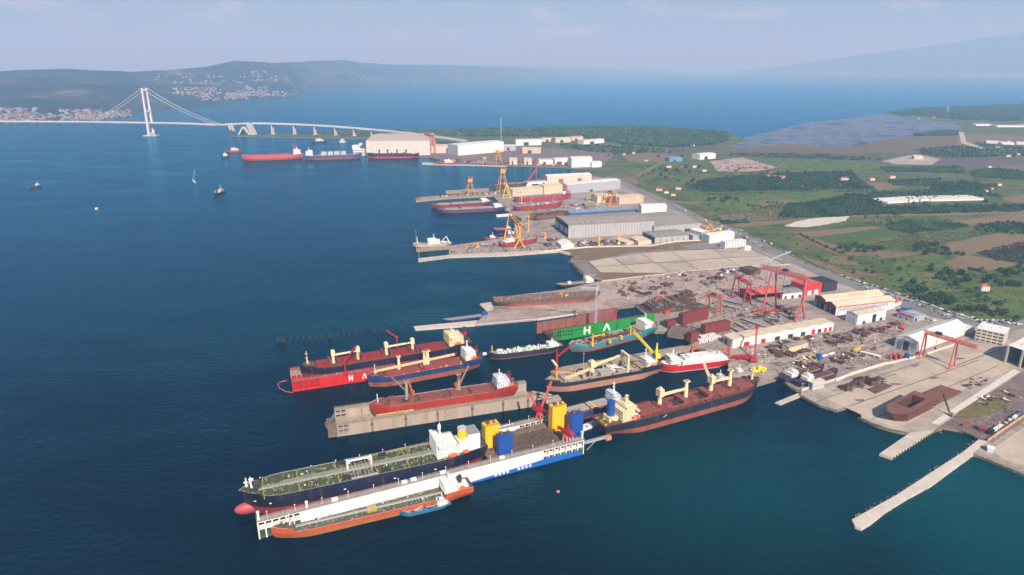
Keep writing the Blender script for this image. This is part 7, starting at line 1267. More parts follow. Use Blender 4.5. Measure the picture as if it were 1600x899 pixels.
# primer red blocks and barge block by the green dock basin
def block(nm, lb, a, b, d, top, mm, seams=2, z0=ZL, cat='hull block'):
    A, Bp = G(*a, z0), G(*b, z0); w = (Bp - A).length; h = ZT(*a, top, z0) - z0; R = root(nm, lb, cat, (A.x, A.y, z0), ang(A, Bp)); m = MB(); m.box(0, w, 0, d, 0, h); m.obj('shell', mm, R); m = MB(); n = max(2, int(w / 8))
    for k in range(1, n): m.box(w * k / n - .15, w * k / n + .15, -.2, -.02, .2, h - .2)
    for k in range(seams): z = h * (k + 1) / (seams + 1); m.box(.1, w - .1, -.12, -.02, z - .08, z + .08)
    [m.box(w * k / 5 - .2, w * k / 5 + .2, .5, d - .5, h, h + .35) for k in range(1, 5)]; m.obj('stiffener', mm, R); return R, w, h
block('steel_block', 'dark red steel hull block behind, beside the orange gantry', (1066, 509), (1106.5, 499), 9, 492, PPRIM)
block('steel_block', 'dark red steel hull block in front with black seam', (1101, 525), (1140.5, 517), 9, 509.5, PPRIM)
block('steel_block', 'small square dark red block by the green scrap', (1043, 514), (1055.5, 511.5), 10, 503.5, PPRIM)
block('steel_block', 'upright dark red pillar block at the basin corner', (1079, 537), (1091, 534), 9, 521.5, PPRIM)
block('steel_block', 'flat grey brown barge block at the basin head', (1042, 527), (1080, 533), 30, 520, mat('grey_brown_block', (.17, .125, .115), .8, rust=.3), 1)
block('steel_block', 'dark layered steel stack beside the bright red hall', (1285, 457), (1307, 454), 34, 443, PDARK, 5); block('steel_block', 'low dark steel frame stack behind the small red gantry', (1172, 431), (1188, 428.5), 26, 423, PRUST2, 2)
block('steel_block', 'orange container box on top of the terraced steel stack', (1024, 474), (1036, 472.5), 6, 466, PORG, 0, ZL + 6); block('steel_block', 'orange red box near the dirt yard edge', (1039, 492), (1047, 491), 5, 487, PORG, 0)
# terraced stack of rusty plates
R = root('plate_stack', 'big terraced stack of rusty steel sections beside the orange gantry', 'steel stack', G(1012, 492, ZL), ang(G(1012, 492, ZL), G(1098, 484, ZL))); w = (G(1098, 484, ZL) - G(1012, 492, ZL)).length; pr = {}
for k in range(10):
    r = random.Random(k + 5); x0 = (w * .06 * k if k < 5 else w * (.3 + .11 * (k - 4))) + r.uniform(-3, 3); x1 = w * (.97 - .006 * k); y0 = 2.0 * k + r.uniform(0, 1.5); n_ = max(3, int((x1 - x0) / 9)); st_ = (x1 - x0) / n_; hz_ = k * 2.35
    for q in range(n_): m = MB(); e_ = r.uniform(-1.2, 1.4); m.box(x0 + q * st_ + .3, x0 + (q + 1) * st_ - .3, y0 + e_, 42 - k * 1.5 + r.uniform(-2, 2), hz_ + r.uniform(-.1, .1), hz_ + .9 + r.uniform(0, .5)); m.obj('layer', (PRUST2, PRUST, mat('grey_scrap', (.2, .19, .18), .8, rust=.4), mat('ochre_rust', (.26, .16, .09), .85, rust=.4))[r.choice((0, 0, 0, 1, 2, 3))], R)
    f = MB(); [f.cbox(x0 + (x1 - x0) * (i + .5) / 18, y, hz_ + .9, r.uniform(.4, 1.0), r.uniform(.6, 1.4), 1.5) for i in range(18) for y in (y0 + 2.2, y0 + 8)]; f.obj('spacer', PRUST2, R, kind='stuff')
f = MB(); r = random.Random(3); [f.cbox(r.uniform(4, w * .6), r.uniform(4, 30), 10.5 + r.uniform(-2, 2), r.uniform(.6, 4), r.uniform(.5, 3), r.uniform(.4, 2)) for _ in range(110)]; f.obj('loose_scrap', PRUST2, R, kind='stuff')
# long grey steel plates laid in the gantry yard
gp_ = None
for i, (a, b, c) in enumerate((((1143, 513), (1166, 527), 7), ((1148, 505.5), (1180, 522), 7), ((1158, 499), (1198, 513), 8), ((1196, 501), (1212, 510), 7), ((1128, 478), (1156, 484), 9), ((1130, 470), (1160, 477), 8), ((1215, 490), (1238, 498), 8), ((1060, 500), (1066, 504), 14))):
    A, Bp = G(*a, ZL), G(*b, ZL); R = root('steel_plates', ('grey steel plate row nearest the primer red blocks', 'second grey steel plate row of the gantry yard', 'third grey steel plate row with short upright frame', 'fourth grey plate row under the big gantry', 'grey plate row by the small red gantry, nearer', 'grey plate row by the small red gantry, farther', 'dark plate row between the gantry feet', 'short grey plate row by the back hull block')[i], 'steel plates', (A.x, A.y, ZL), ang(A, Bp)); L = (Bp - A).length; n = max(2, int(L / 9))
    for k in range(n): m = MB(); m.box(L * k / n + .2, L * (k + 1) / n - .2, 0, c, .2, .9 + .25 * ((k * 7 + i) % 3)); m.obj('plate', mat('mill_plate', (.33, .31, .30), .6, rust=.35, rustcol=(.2, .13, .10)), R)
    m = MB(); m.box(0, L, -2.2, -1, .1, 1.6); m.obj('dark_rail', PDARK, R)
import numpy as np
from mathutils.bvhtree import BVHTree
# ================================================================== suspension bridge
BW_ = mat('bridge_white', (.68, .69, .70), .6, var=.04, scale=.02); BG_ = mat('bridge_concrete', (.52, .50, .46), .8, var=.08, scale=.02); BD_ = mat('bridge_deck', (.40, .40, .40), .7, var=.08, scale=.02)
tb = G(237, 212.5); zt_ = ZT(237, 212.5, 137.5); dz = ZT(237, 212.5, 192.5); BR = root('suspension_bridge', 'white two legged suspension bridge with long approach viaduct to the headland', 'bridge', tb)
e1 = G(365, 211); e0 = G(-120, 202); ax = (e1 - e0).normalized(); nx = Vector((-ax.y, ax.x, 0))
loc = lambda g: g - tb
m = MB()
for sg in (-1, 1):
    o = nx * 19 * sg; p = o + Vector((0, 0, 0)); m = MB(); m.beam(p, p * .92 + Vector((0, 0, zt_)), 11, 10, 8, 7); m.obj('tower_leg', BW_, BR)
m = MB(); [m.beam(nx * -20 + Vector((0, 0, z)), nx * 20 + Vector((0, 0, z)), 8, 10) for z in (12, dz - 9, zt_ * .52, zt_ - 12)]; m.obj('cross_beam', BW_, BR)
m = MB(); m.cbox(0, 0, -3, 70, 50, 7); m.obj('tower_foot', BG_, BR)
an = loc(G(366, 211)); L1 = (an - Vector((0, 0, 0))).dot(ax)
dk = [(-1500, dz - 8), (-800, dz - 4), (-400, dz), (0, dz), (L1 * .5, dz), (L1, ZT(366, 211, 192.8))]
m = MB(); pts = [ax * x + Vector((0, 0, z)) for x, z in dk]
piers_px = [(395, 210.5, 193), (427, 210.5, 193.8), (461, 210.5, 194.8), (493, 211, 196.3), (525, 212, 198.3), (554, 213, 200.6), (582, 214, 203), (608, 216, 205.5), (640, 219, 208.8), (668, 222, 212.5), (700, 226, 217), (726, 229, 221)]
pg = [(loc(G(x, y)), ZT(x, y, t)) for x, y, t in piers_px]; pts += [Vector((p.x, p.y, z)) for p, z in pg]
for a, b in zip(pts, pts[1:]): m.beam(a, b, 36, 4.5)
m.obj('deck', BD_, BR)
m = MB()
for a, b in zip(pts, pts[1:]):
    d = (b - a).normalized(); n = Vector((-d.y, d.x, 0))
    for sg in (-1, 1): m.beam(a + n * 17.5 * sg + Vector((0, 0, 3)), b + n * 17.5 * sg + Vector((0, 0, 3)), .8, 1.6)
m.obj('parapet', BW_, BR)
for p, z in pg[:-2]:
    m = MB()
    for sg in (-1, 1): m.beam(Vector((p.x, p.y, 0)) + nx * 8 * sg, Vector((p.x, p.y, z - 2.3)) + nx * 8 * sg, 10, 6)
    m.box(p.x - 12, p.x + 12, p.y - 16, p.y + 16, -1, 3); m.obj('viaduct_pier', BG_, BR)
m = MB(); za = ZT(366, 211, 192.8); A0 = loc(G(366, 211))
for sg in (-1, 1):
    o = nx * 12 * sg
    m.beam(A0 + o, A0 + o - ax * 18 + Vector((0, 0, za)), 16, 9); m.beam(A0 + o + ax * 35, A0 + o + ax * 68 + Vector((0, 0, za * .72)), 16, 9); m.beam(A0 + o + ax * 105, A0 + o + ax * 68 + Vector((0, 0, za * .72)), 14, 9); m.beam(A0 + o + ax * 120, A0 + o + ax * 95 + Vector((0, 0, za)), 20, 10)
m.obj('anchorage', BG_, BR)
for sg in (-1, 1):
    m = MB(); q = []; o = nx * 20 * sg
    for k in range(25):
        t = k / 24; x = L1 * t; z = zt_ + (za + 3 - zt_) * t - 4 * 19 * t * (1 - t); q.append(ax * x + o + Vector((0, 0, z)))
    ql = []
    for k in range(25):
        t = k / 24; x = -345 * t; z = zt_ + (dz + 2 - zt_) * t - 4 * 9 * t * (1 - t); ql.append(ax * x + o + Vector((0, 0, z)))
    for Q in (q, ql):
        for a, b in zip(Q, Q[1:]): m.tube(a, b, .9, 6)
    m.obj('main_cable', BW_, BR)
    m = MB(); [m.beam(a, Vector((a.x, a.y, dz + 2)), .16) for Q in (q, ql) for a in Q[1:-2] if a.z > dz + 4]; m.obj('hangers', BW_, BR, kind='stuff')
R = root('radio_mast', 'thin pale radio mast above the peninsula wood', 'mast', G(783, 222, ZL)); m = MB(); m.truss((0, 0, 0), (0, 0, ZT(783, 222, 184) - ZL), 3, 3, 12, .8); m.obj('mast', PGREY, R)
R = root('radio_mast', 'pale lattice mast by the far lagoon shore', 'mast', G(1480, 177, ZL)); m = MB(); m.truss((0, 0, 0), (0, 0, 50), 5, 5, 10, 1.5); m.obj('mast', PGREY, R)
# mooring dolphins: old timber piles
dp = None
for i, (x, y) in enumerate(((58, 228), (82, 225), (103, 226), (143, 212), (185, 212), (224, 210), (262, 211), (305, 208), (343, 204), (385, 203), (402, 204), (443, 194), (482, 189), (520, 184), (558, 183), (597, 176), (675, 170), (730, 155), (845, 140), (70, 218), (92, 230), (395, 196))):
    g = G(420 + x / 4.086, 480 + y / 4.086, 0)
    if dp is None:
        m = MB(); r = random.Random(2)
        for a in range(3): m.tube((math.cos(a * 2.1) * .5, math.sin(a * 2.1) * .5, -2), (math.cos(a * 2.1) * .35, math.sin(a * 2.1) * .35, 5.5 + a * .5), .55, 7)
        dp = m.obj('mooring_pile', mat('old_timber', (.035, .028, .025), .9)); tag(dp, 'dark old timber pile standing in the open water in a ragged row', 'pile', 'row of old timber piles'); dp.location = g
    else: o = dp.copy(); COL.objects.link(o); o.location = g; o.rotation_euler = (0, 0, i); o.scale = (1, 1, R_.uniform(.75, 1.2))
# light poles
lpole = None
for i, (x, y, t, lb) in enumerate(((911, 590, 552, 'tall thin light pole rising by the cream crane cargo ship'), (1252, 617, 599, 'thin light pole at the corner of the slip wall'), (1555, 688, 659, 'thin light pole by the orange wall'), (651, 391, 359, 'tall thin pole at the tip of the outer jetty'), (655, 406, 392, 'thin pole at the tip of the long quay wall'), (653, 313, 296, 'dark thick post at the tip of the cluttered jetty'))):
    g = G(x, y, ZL); h = ZT(x, y, t, ZL) - ZL; m = MB(); m.tube((0, 0, -4 if i == 0 else 0), (0, 0, h), .35 if i < 5 else 1.4, 6, .2 if i < 5 else 1.2); m.cbox(0, 0, h - .4, 1.8, .7, .4); R = m.obj('light_pole', PGREY if i < 5 else PDARK); R.location = g; tag(R, lb, 'pole')
# ================================================================== vegetation
def leafmat(n, c1, c2):
    m = bpy.data.materials.new(n); m.use_nodes = True; t = m.node_tree; N = t.nodes; b = N['Principled BSDF']; b.inputs['Roughness'].default_value = .8; b.inputs['Specular IOR Level'].default_value = .15
    g = N.new('ShaderNodeNewGeometry'); oi = N.new('ShaderNodeObjectInfo'); ad = N.new('ShaderNodeMath'); ad.operation = 'ADD'; t.links.new(g.outputs['Random Per Island'], ad.inputs[0]); t.links.new(oi.outputs['Random'], ad.inputs[1]); ml = N.new('ShaderNodeMath'); ml.operation = 'MULTIPLY'; ml.inputs[1].default_value = .5; t.links.new(ad.outputs[0], ml.inputs[0])
    r = N.new('ShaderNodeValToRGB'); r.color_ramp.elements[0].color = (*c1, 1); r.color_ramp.elements[1].color = (*c2, 1); t.links.new(ml.outputs[0], r.inputs[0]); gp = N.new('ShaderNodeTexNoise'); gp.inputs['Scale'].default_value = .016; gp.inputs['Detail'].default_value = 5; t.links.new(g.outputs['Position'], gp.inputs[0]); mr = N.new('ShaderNodeMapRange'); mr.inputs[1].default_value = .35; mr.inputs[2].default_value = .65; mr.inputs[3].default_value = .6; mr.inputs[4].default_value = 1.6; t.links.new(gp.outputs[0], mr.inputs[0]); sc_ = N.new('ShaderNodeVectorMath'); sc_.operation = 'SCALE'; t.links.new(r.outputs[0], sc_.inputs[0]); t.links.new(mr.outputs[0], sc_.inputs['Scale']); t.links.new(sc_.outputs[0], b.inputs['Base Color']); return m
LF1 = leafmat('dark_leaf', (.009, .028, .009), (.045, .08, .022)); LF2 = leafmat('mid_leaf', (.022, .05, .012), (.075, .105, .03)); LF3 = leafmat('olive_leaf', (.03, .045, .018), (.075, .085, .035)); LF4 = leafmat('brown_orchard_leaf', (.02, .018, .012), (.045, .04, .025)); BARK = mat('bark', (.09, .065, .05), .9)
def crown_mesh(r, cx, rx, rz, zc, clumps, leaves):
    m = MB()
    for _ in range(clumps):
        a, u = r.uniform(0, 6.28), r.uniform(-.8, 1); k = math.sqrt(max(0, 1 - u * u)) * r.uniform(.45, .95); c = (rx * k * math.cos(a), rx * k * math.sin(a), zc + rz * u * .85); s = rx * r.uniform(.2, .38)
        o = len(m.v); m.ball(c, s, 6, 4, .8)
        for i in range(o, len(m.v)): x, y, z = m.v[i]; f = 1 + .35 * noise.noise(Vector((x * 1.7, y * 1.7, z * 1.7))); m.v[i] = (c[0] + (x - c[0]) * f, c[1] + (y - c[1]) * f, c[2] + (z - c[2]) * f)
    for _ in range(leaves):
        a, u = r.uniform(0, 6.28), r.uniform(-.9, 1); k = math.sqrt(max(0, 1 - u * u)); f = r.uniform(.75, 1.15); c = Vector((rx * k * math.cos(a) * f, rx * k * math.sin(a) * f, zc + rz * u * f)); s = rx * r.uniform(.07, .15); d = Vector((r.uniform(-1, 1), r.uniform(-1, 1), r.uniform(-1, 1))).normalized(); e = d.cross(Vector((r.random(), r.random(), r.random()))).normalized()
        m.raw([c + d * s, c + e * s, c - d * s, c - e * s], [(0, 1, 2, 3)])
    return m
def tree_proto(name, label, cat, kind, seed, group, lf):
    r = random.Random(seed); R = root(name, label, cat, (0, 0, -50), 0, group)
    h, rx, rz, th = {'bush': (3.4, 2.8, 2.0, .6), 'round': (7, 3.8, 3.4, 2.2), 'wide': (8, 5.0, 3.6, 2.4), 'pine': (15, 4.2, 1.7, 11.5), 'poplar': (11, 1.7, 5.2, 1.5)}[kind]
    m = MB(); m.tube((0, 0, -.3), (.2, .1, h - rz), .38 if kind != 'pine' else .45, 7, .2)
    for k in range(5): a = k * 1.3; m.tube((.15, .1, th + (h - rz - th) * .5 + .1 * k), (rx * .55 * math.cos(a), rx * .55 * math.sin(a), h - rz * .7), .15, 5, .05)
    m.obj('trunk', BARK, R); crown_mesh(r, 0, rx, rz, h - rz, 16, 150).obj('crown', lf, R); return R
def cluster(label, kinds, pts, spread=0, n=1, sc=(.8, 1.25), group=None, lf=LF1):
    r = random.Random(len(label) + len(pts)); pr = []; i = 0
    for k in kinds: pr.append(None)
    for p in pts:
        for _ in range(n):
            q = (p[0] + r.uniform(-spread, spread), p[1] + r.uniform(-spread, spread) * .4); g = G(*q, ZL + .05); j = i % len(kinds); s = r.uniform(*sc); i += 1
            nm = {'bush': 'bush', 'round': 'broadleaf_tree', 'wide': 'broadleaf_tree', 'pine': 'umbrella_pine', 'poplar': 'poplar_tree'}[kinds[j]]
            if pr[j] is None: pr[j] = tree_proto(nm, label, 'bush' if kinds[j] == 'bush' else 'tree', kinds[j], i + len(label), group or label, lf); o = pr[j]; o.location = g; o.scale = (s, s, s)
            else: o = dup(pr[j], g, r.uniform(0, 6), sc=(s * r.uniform(.85, 1.15), s, s * r.uniform(.85, 1.15)))
cluster('dark bushy tree in the thicket nearest the line of parked cars', ['wide', 'round'], [(1425, 457), (1434, 460), (1445, 457), (1452, 464), (1462, 463), (1470, 461), (1478, 467), (1486, 470), (1440, 470), (1455, 473), (1466, 476), (1478, 475), (1491, 473), (1430, 464), (1448, 468), (1460, 470), (1420, 452), (1436, 453), (1472, 471), (1484, 476), (1425, 444)], 2, 1, (.9, 1.4))
cluster('green tree in the grove beside the umbrella pines', ['wide', 'round'], [(1470, 431), (1478, 425), (1484, 429), (1492, 433), (1500, 430), (1480, 440), (1496, 442), (1505, 437), (1512, 441), (1474, 438), (1487, 436), (1483, 447), (1492, 447), (1503, 443), (1464, 437), (1455, 418), (1452, 424)], 2, 1, (.9, 1.3))
cluster('tall umbrella pine with bare trunk in the small stand', ['pine'], [(1513, 433), (1518, 435), (1523, 433), (1527, 436), (1532, 432), (1536, 436)], 0, 1, (.95, 1.15), lf=LF3)
cluster('dark tree in the belt right of the white two storey house', ['wide', 'round'], [(1563, 424), (1570, 427), (1578, 428), (1586, 430), (1590, 420), (1572, 433), (1598, 414), (1566, 447), (1574, 447), (1580, 444), (1592, 448), (1584, 449), (1560, 443), (1594, 428), (1604, 424), (1553, 435), (1546, 438), (1538, 443)], 2, 1, (.9, 1.35))
cluster('mid green tree in the scrub below the white two storey house', ['round', 'bush'], [(1512, 458), (1520, 463), (1528, 465), (1536, 469), (1543, 472), (1516, 467), (1530, 473), (1552, 474), (1560, 477), (1523, 456)], 2, 1, (.9, 1.3), lf=LF2)
cluster('bushy tree in the hedge line just above the road cars', ['round', 'bush'], [(1498, 486), (1506, 485), (1514, 484), (1522, 486), (1530, 484), (1538, 481), (1546, 491), (1552, 494), (1558, 489), (1564, 493), (1570, 491), (1588, 497), (1540, 487), (1508, 480)], 1, 1, (.9, 1.4))
cluster('round hedge tree in the diagonal row by the brown strip field', ['round', 'bush'], [(1250, 368), (1255, 370), (1260, 373), (1265, 375.5), (1270, 378), (1277, 380), (1282, 383), (1287, 385), (1292, 388), (1298, 390), (1304, 393), (1310, 395), (1316, 397)], .6, 1, (.8, 1.1))
cluster('dark tree in the copse between crop field and grey row orchard', ['wide', 'round'], [(1312, 389), (1320, 388), (1328, 390), (1335, 386), (1342, 389), (1350, 388), (1358, 391), (1365, 389), (1372, 391), (1380, 390), (1326, 394), (1340, 394), (1352, 395), (1364, 395)], 2, 1, (.9, 1.3))
cluster('leafy tree in the copse at the foot of the tan fields', ['wide', 'round'], [(1432, 386), (1440, 383), (1448, 386), (1456, 384), (1464, 386), (1472, 388), (1478, 392), (1438, 391), (1450, 393), (1462, 395), (1474, 398), (1484, 399), (1494, 398), (1503, 400), (1446, 398), (1430, 394)], 2, 1, (1, 1.4))
cluster('lone bush scattered on the verge between road and fields', ['bush', 'round'], [(1230, 375), (1262, 392), (1280, 402), (1295, 408), (1318, 415), (1330, 407), (1345, 414), (1352, 425), (1365, 418), (1380, 412), (1390, 430), (1402, 424), (1418, 428), (1408, 440), (1372, 400), (1400, 408), (1215, 368), (1248, 384), (1310, 405), (1336, 428), (1395, 448), (1412, 456), (1350, 437), (1425, 410), (1440, 408), (1418, 418), (1430, 436), (1445, 446), (1380, 438), (1365, 428)], 3, 1, (.6, 1.1), lf=LF2)
cluster('tree in the thicket beside the road end dirt lot', ['wide', 'bush'], [(1118, 312), (1126, 310), (1134, 312), (1142, 311), (1150, 313), (1156, 315), (1130, 317), (1146, 318), (1108, 315)], 2, 1, (1, 1.5))
cluster('tree by the houses near the road end', ['wide', 'round'], [(1022, 268), (1030, 265), (1038, 268), (1048, 272), (1056, 268), (1064, 272), (1042, 278), (1030, 276), (1072, 262), (1080, 270), (1092, 262), (1060, 284), (1072, 290), (1085, 284), (960, 238), (975, 236), (990, 234), (1005, 236), (940, 240), (950, 244), (1020, 240), (1030, 246), (1050, 240), (1066, 246)], 3, 1, (1.1, 1.8))
cluster('tall dark poplar among the orchard farmhouses', ['poplar', 'round'], [(1198, 273), (1202, 272), (1207, 274), (1214, 272), (1222, 275), (1230, 270), (1258, 274), (1290, 278), (1420, 318), (1428, 322), (1436, 318), (1444, 322), (1548, 312), (1556, 308), (1562, 312), (1538, 316)], 2, 1, (1.2, 1.9))
def forest(name, px, sp, hr, mtl, rows=None, jit=.35, keep=1.0, seed=0, wr=(.42, .62)):
    """orchard or wood too many-treed to count: one joined sheet of irregular crowns"""
    rg = np.random.default_rng(seed); poly = np.array(P(px)); a = 0 if rows is None else rows; c, s = math.cos(a), math.sin(a)
    q = poly @ np.array([[c, -s], [s, c]]); lo, hi = q.min(0), q.max(0); rowsp = sp if rows is None else sp * 1.75
    X, Y = np.meshgrid(np.arange(lo[0], hi[0], sp), np.arange(lo[1], hi[1], rowsp)); p = np.stack([X.ravel(), Y.ravel()], 1); p += rg.uniform(-jit, jit, p.shape) * sp
    ins = np.zeros(len(p), bool); j = len(q) - 1
    for i in range(len(q)):
        cnd = ((q[i, 1] > p[:, 1]) != (q[j, 1] > p[:, 1])) & (p[:, 0] < (q[j, 0] - q[i, 0]) * (p[:, 1] - q[i, 1]) / (q[j, 1] - q[i, 1] + 1e-9) + q[i, 0]); ins ^= cnd; j = i
    p = p[ins]; p = p[rg.random(len(p)) < keep]; p = p @ np.array([[c, s], [-s, c]])
    if len(p): nz_ = np.array([noise.noise(Vector((a_ * .022, b_ * .022, seed))) + .5 * noise.noise(Vector((a_ * .07, b_ * .07, seed))) for a_, b_ in p]); p = p[nz_ > (-.62 if rows is not None else -.26)]
    if len(p) == 0: return
    t = (1 + 5 ** .5) / 2; ic = np.array([(-1, t, 0), (1, t, 0), (-1, -t, 0), (1, -t, 0), (0, -1, t), (0, 1, t), (0, -1, -t), (0, 1, -t), (t, 0, -1), (t, 0, 1), (-t, 0, -1), (-t, 0, 1)]) / math.hypot(1, t)
    fc = np.array([(0, 11, 5), (0, 5, 1), (0, 1, 7), (0, 7, 10), (0, 10, 11), (1, 5, 9), (5, 11, 4), (11, 10, 2), (10, 7, 6), (7, 1, 8), (3, 9, 4), (3, 4, 2), (3, 2, 6), (3, 6, 8), (3, 8, 9), (4, 9, 5), (2, 4, 11), (6, 2, 10), (8, 6, 7), (9, 8, 1)])
    n = len(p); h = rg.uniform(*hr, n) * (.75 + .5 * rg.random(n) ** 2); w = h * rg.uniform(*wr, n); V = ic[None] * rg.uniform(.7, 1.25, (n, 12, 1)); ro = rg.uniform(0, 6.28, n); V2 = V.copy(); V2[..., 0] = V[..., 0] * np.cos(ro)[:, None] - V[..., 1] * np.sin(ro)[:, None]; V2[..., 1] = V[..., 0] * np.sin(ro)[:, None] + V[..., 1] * np.cos(ro)[:, None]
    V2 *= np.stack([w, w, h * .5], 1)[:, None, :]; V2[..., 0] += p[:, 0, None]; V2[..., 1] += p[:, 1, None]; V2[..., 2] += (ZL + h * .52)[:, None]
    me = bpy.data.meshes.new(name); me.vertices.add(n * 12); me.vertices.foreach_set('co', V2.astype(np.float32).ravel()); T_ = (fc[None] + (np.arange(n) * 12)[:, None, None]).ravel(); me.loops.add(len(T_)); me.loops.foreach_set('vertex_index', T_.astype(np.int32)); me.polygons.add(n * 20); me.polygons.foreach_set('loop_start', np.arange(0, n * 60, 3, dtype=np.int32)); me.update(calc_edges=True); me.validate(); me.materials.append(mtl)
    o = bpy.data.objects.new(name, me); COL.objects.link(o); o['kind'] = 'stuff'; return n
NT = 0
for nm, px, spc, hr, ml, rw, jt, kp in (
 ('peninsula_wood', [(716, 204), (800, 201.5), (900, 199.5), (1000, 199.5), (1078, 203.5), (1128, 208), (1142, 212), (1134, 222), (1110, 228), (1050, 231), (975, 226), (945, 221), (905, 214), (860, 214), (800, 213), (735, 214)], 11, (9, 16), LF1, None, .5, .85),
 ('peninsula_wood', [(480, 208), (560, 206.5), (640, 204.5), (716, 203.5), (735, 214), (690, 214), (600, 210), (540, 209)], 12, (8, 13), LF2, None, .5, .4),
 ('far_wood', [(1405, 181), (1384, 176), (1430, 170), (1500, 167.3), (1640, 162), (1640, 188), (1560, 190), (1500, 188), (1440, 182)], 14, (7, 14), LF1, None, .5, .7),
 ('far_wood', [(1424, 211), (1470, 205), (1497, 206), (1495, 212), (1440, 213.5)], 10, (8, 13), LF1, None, .4, .9),
 ('far_wood', [(1430, 235), (1500, 228), (1545, 234), (1560, 246), (1480, 248), (1440, 242)], 11, (5, 11), LF1, None, .5, .6),
 ('far_wood', [(1520, 222), (1560, 228), (1640, 234), (1640, 248), (1560, 244)], 11, (5, 11), LF1, None, .5, .5),
 ('roadside_wood', [(1140, 240), (1300, 243), (1380, 249), (1376, 252), (1240, 248), (1140, 244)], 9, (5, 9), LF2, None, .5, .7),
 ('roadside_wood', [(870, 226), (960, 229), (1040, 233), (1035, 240), (960, 242), (890, 234)], 12, (6, 12), LF1, None, .5, .5),
 ('orchard', [(1100, 281), (1200, 272), (1330, 268), (1347, 284), (1369, 296), (1250, 298), (1100, 301), (1076, 292)], 6.5, (4.5, 7.5), LF1, .35, .25, .92),
 ('orchard', [(1216, 338), (1230, 320), (1290, 312), (1330, 304), (1366, 306), (1380, 323), (1545, 322), (1640, 319), (1640, 328), (1500, 332), (1420, 334), (1300, 340), (1216, 341)], 6, (4.5, 7.5), LF1, .35, .25, .95),
 ('orchard', [(1375, 262), (1500, 261), (1512, 268), (1500, 271), (1385, 269)], 6.5, (5, 8), LF1, .3, .25, .95),
 ('orchard', [(1388, 283), (1470, 280), (1465, 290), (1395, 291)], 6.5, (5, 8), LF1, .3, .25, .95), ('orchard', [(1515, 267), (1560, 264), (1640, 274), (1640, 284), (1520, 277)], 6.5, (5, 8), LF1, .3, .25, .95),
 ('orchard', [(1350, 302), (1430, 298), (1540, 298), (1560, 306), (1470, 313), (1400, 314)], 6.5, (4, 7), LF1, .3, .3, .8), ('orchard', [(1440, 288), (1500, 284), (1560, 290), (1545, 300), (1460, 300)], 7, (5, 9), LF1, None, .5, .7),
 ('orchard', [(1385, 352), (1420, 343), (1500, 350), (1512, 355), (1480, 360), (1425, 366), (1385, 358)], 5.5, (4, 6), LF1, .3, .2, .96),
 ('row_orchard', [(1355, 384), (1420, 367), (1530, 362), (1542, 366), (1480, 381), (1420, 393), (1350, 387)], 6.5, (2.4, 3.6), LF3, .5, .1, .97),
 ('row_orchard', [(1160, 333), (1215, 331), (1222, 341), (1168, 345)], 8, (2.4, 3.6), LF3, .4, .1, .9),
 ('dark_orchard', [(1524, 396), (1600, 378), (1680, 384), (1680, 416), (1600, 412), (1560, 409)], 5.0, (3.5, 5), LF4, .4, .2, .98),
 ('orchard', [(1522, 352), (1575, 347), (1640, 352), (1640, 368), (1580, 367), (1525, 361)], 6, (4, 7), LF1, .3, .3, .9),
 ('hedge_wood', [(1125, 346), (1165, 344), (1172, 349), (1128, 351)], 5, (3, 6), LF1, None, .5, .95), ('hedge_wood', [(1165, 322), (1200, 316), (1240, 318), (1215, 326), (1175, 330)], 7, (3, 7), LF2, None, .5, .5), ('hedge_wood', [(1400, 334), (1600, 329), (1600, 331), (1400, 336)], 6, (4, 8), LF1, None, .5, .8),
 ('hedge_wood', [(1340, 338), (1420, 338), (1500, 346), (1420, 345), (1360, 352)], 7, (3, 6), LF2, None, .5, .35), ('hedge_wood', [(1100, 303), (1370, 297), (1372, 299), (1100, 306)], 7, (3, 7), LF2, None, .5, .6), ('hedge_wood', [(1090, 318), (1180, 332), (1128, 342), (1085, 326)], 9, (2, 5), LF2, None, .5, .35),
 ('near_scrub', [(1240, 372), (1330, 400), (1420, 400), (1560, 430), (1640, 440), (1640, 490), (1560, 500), (1470, 482), (1380, 448), (1290, 418)], 5.2, (.8, 2.4), LF2, None, .5, .36),
 ('near_scrub', [(1400, 425), (1500, 445), (1580, 470), (1590, 498), (1520, 494), (1440, 466)], 5.0, (1.0, 3.2), LF1, None, .5, .34),
 ('near_scrub', [(1120, 300), (1330, 305), (1240, 345), (1130, 345), (1010, 295)], 9, (1, 3), LF2, None, .5, .2), ('near_scrub', [(1400, 240), (1200, 252), (960, 262), (1000, 300), (1100, 305), (1380, 266)], 13, (1.5, 4.5), LF2, None, .5, .28)):
    NT += forest(nm, px, spc, hr, ml, rw, jt, kp, seed=NT % 997) or 0
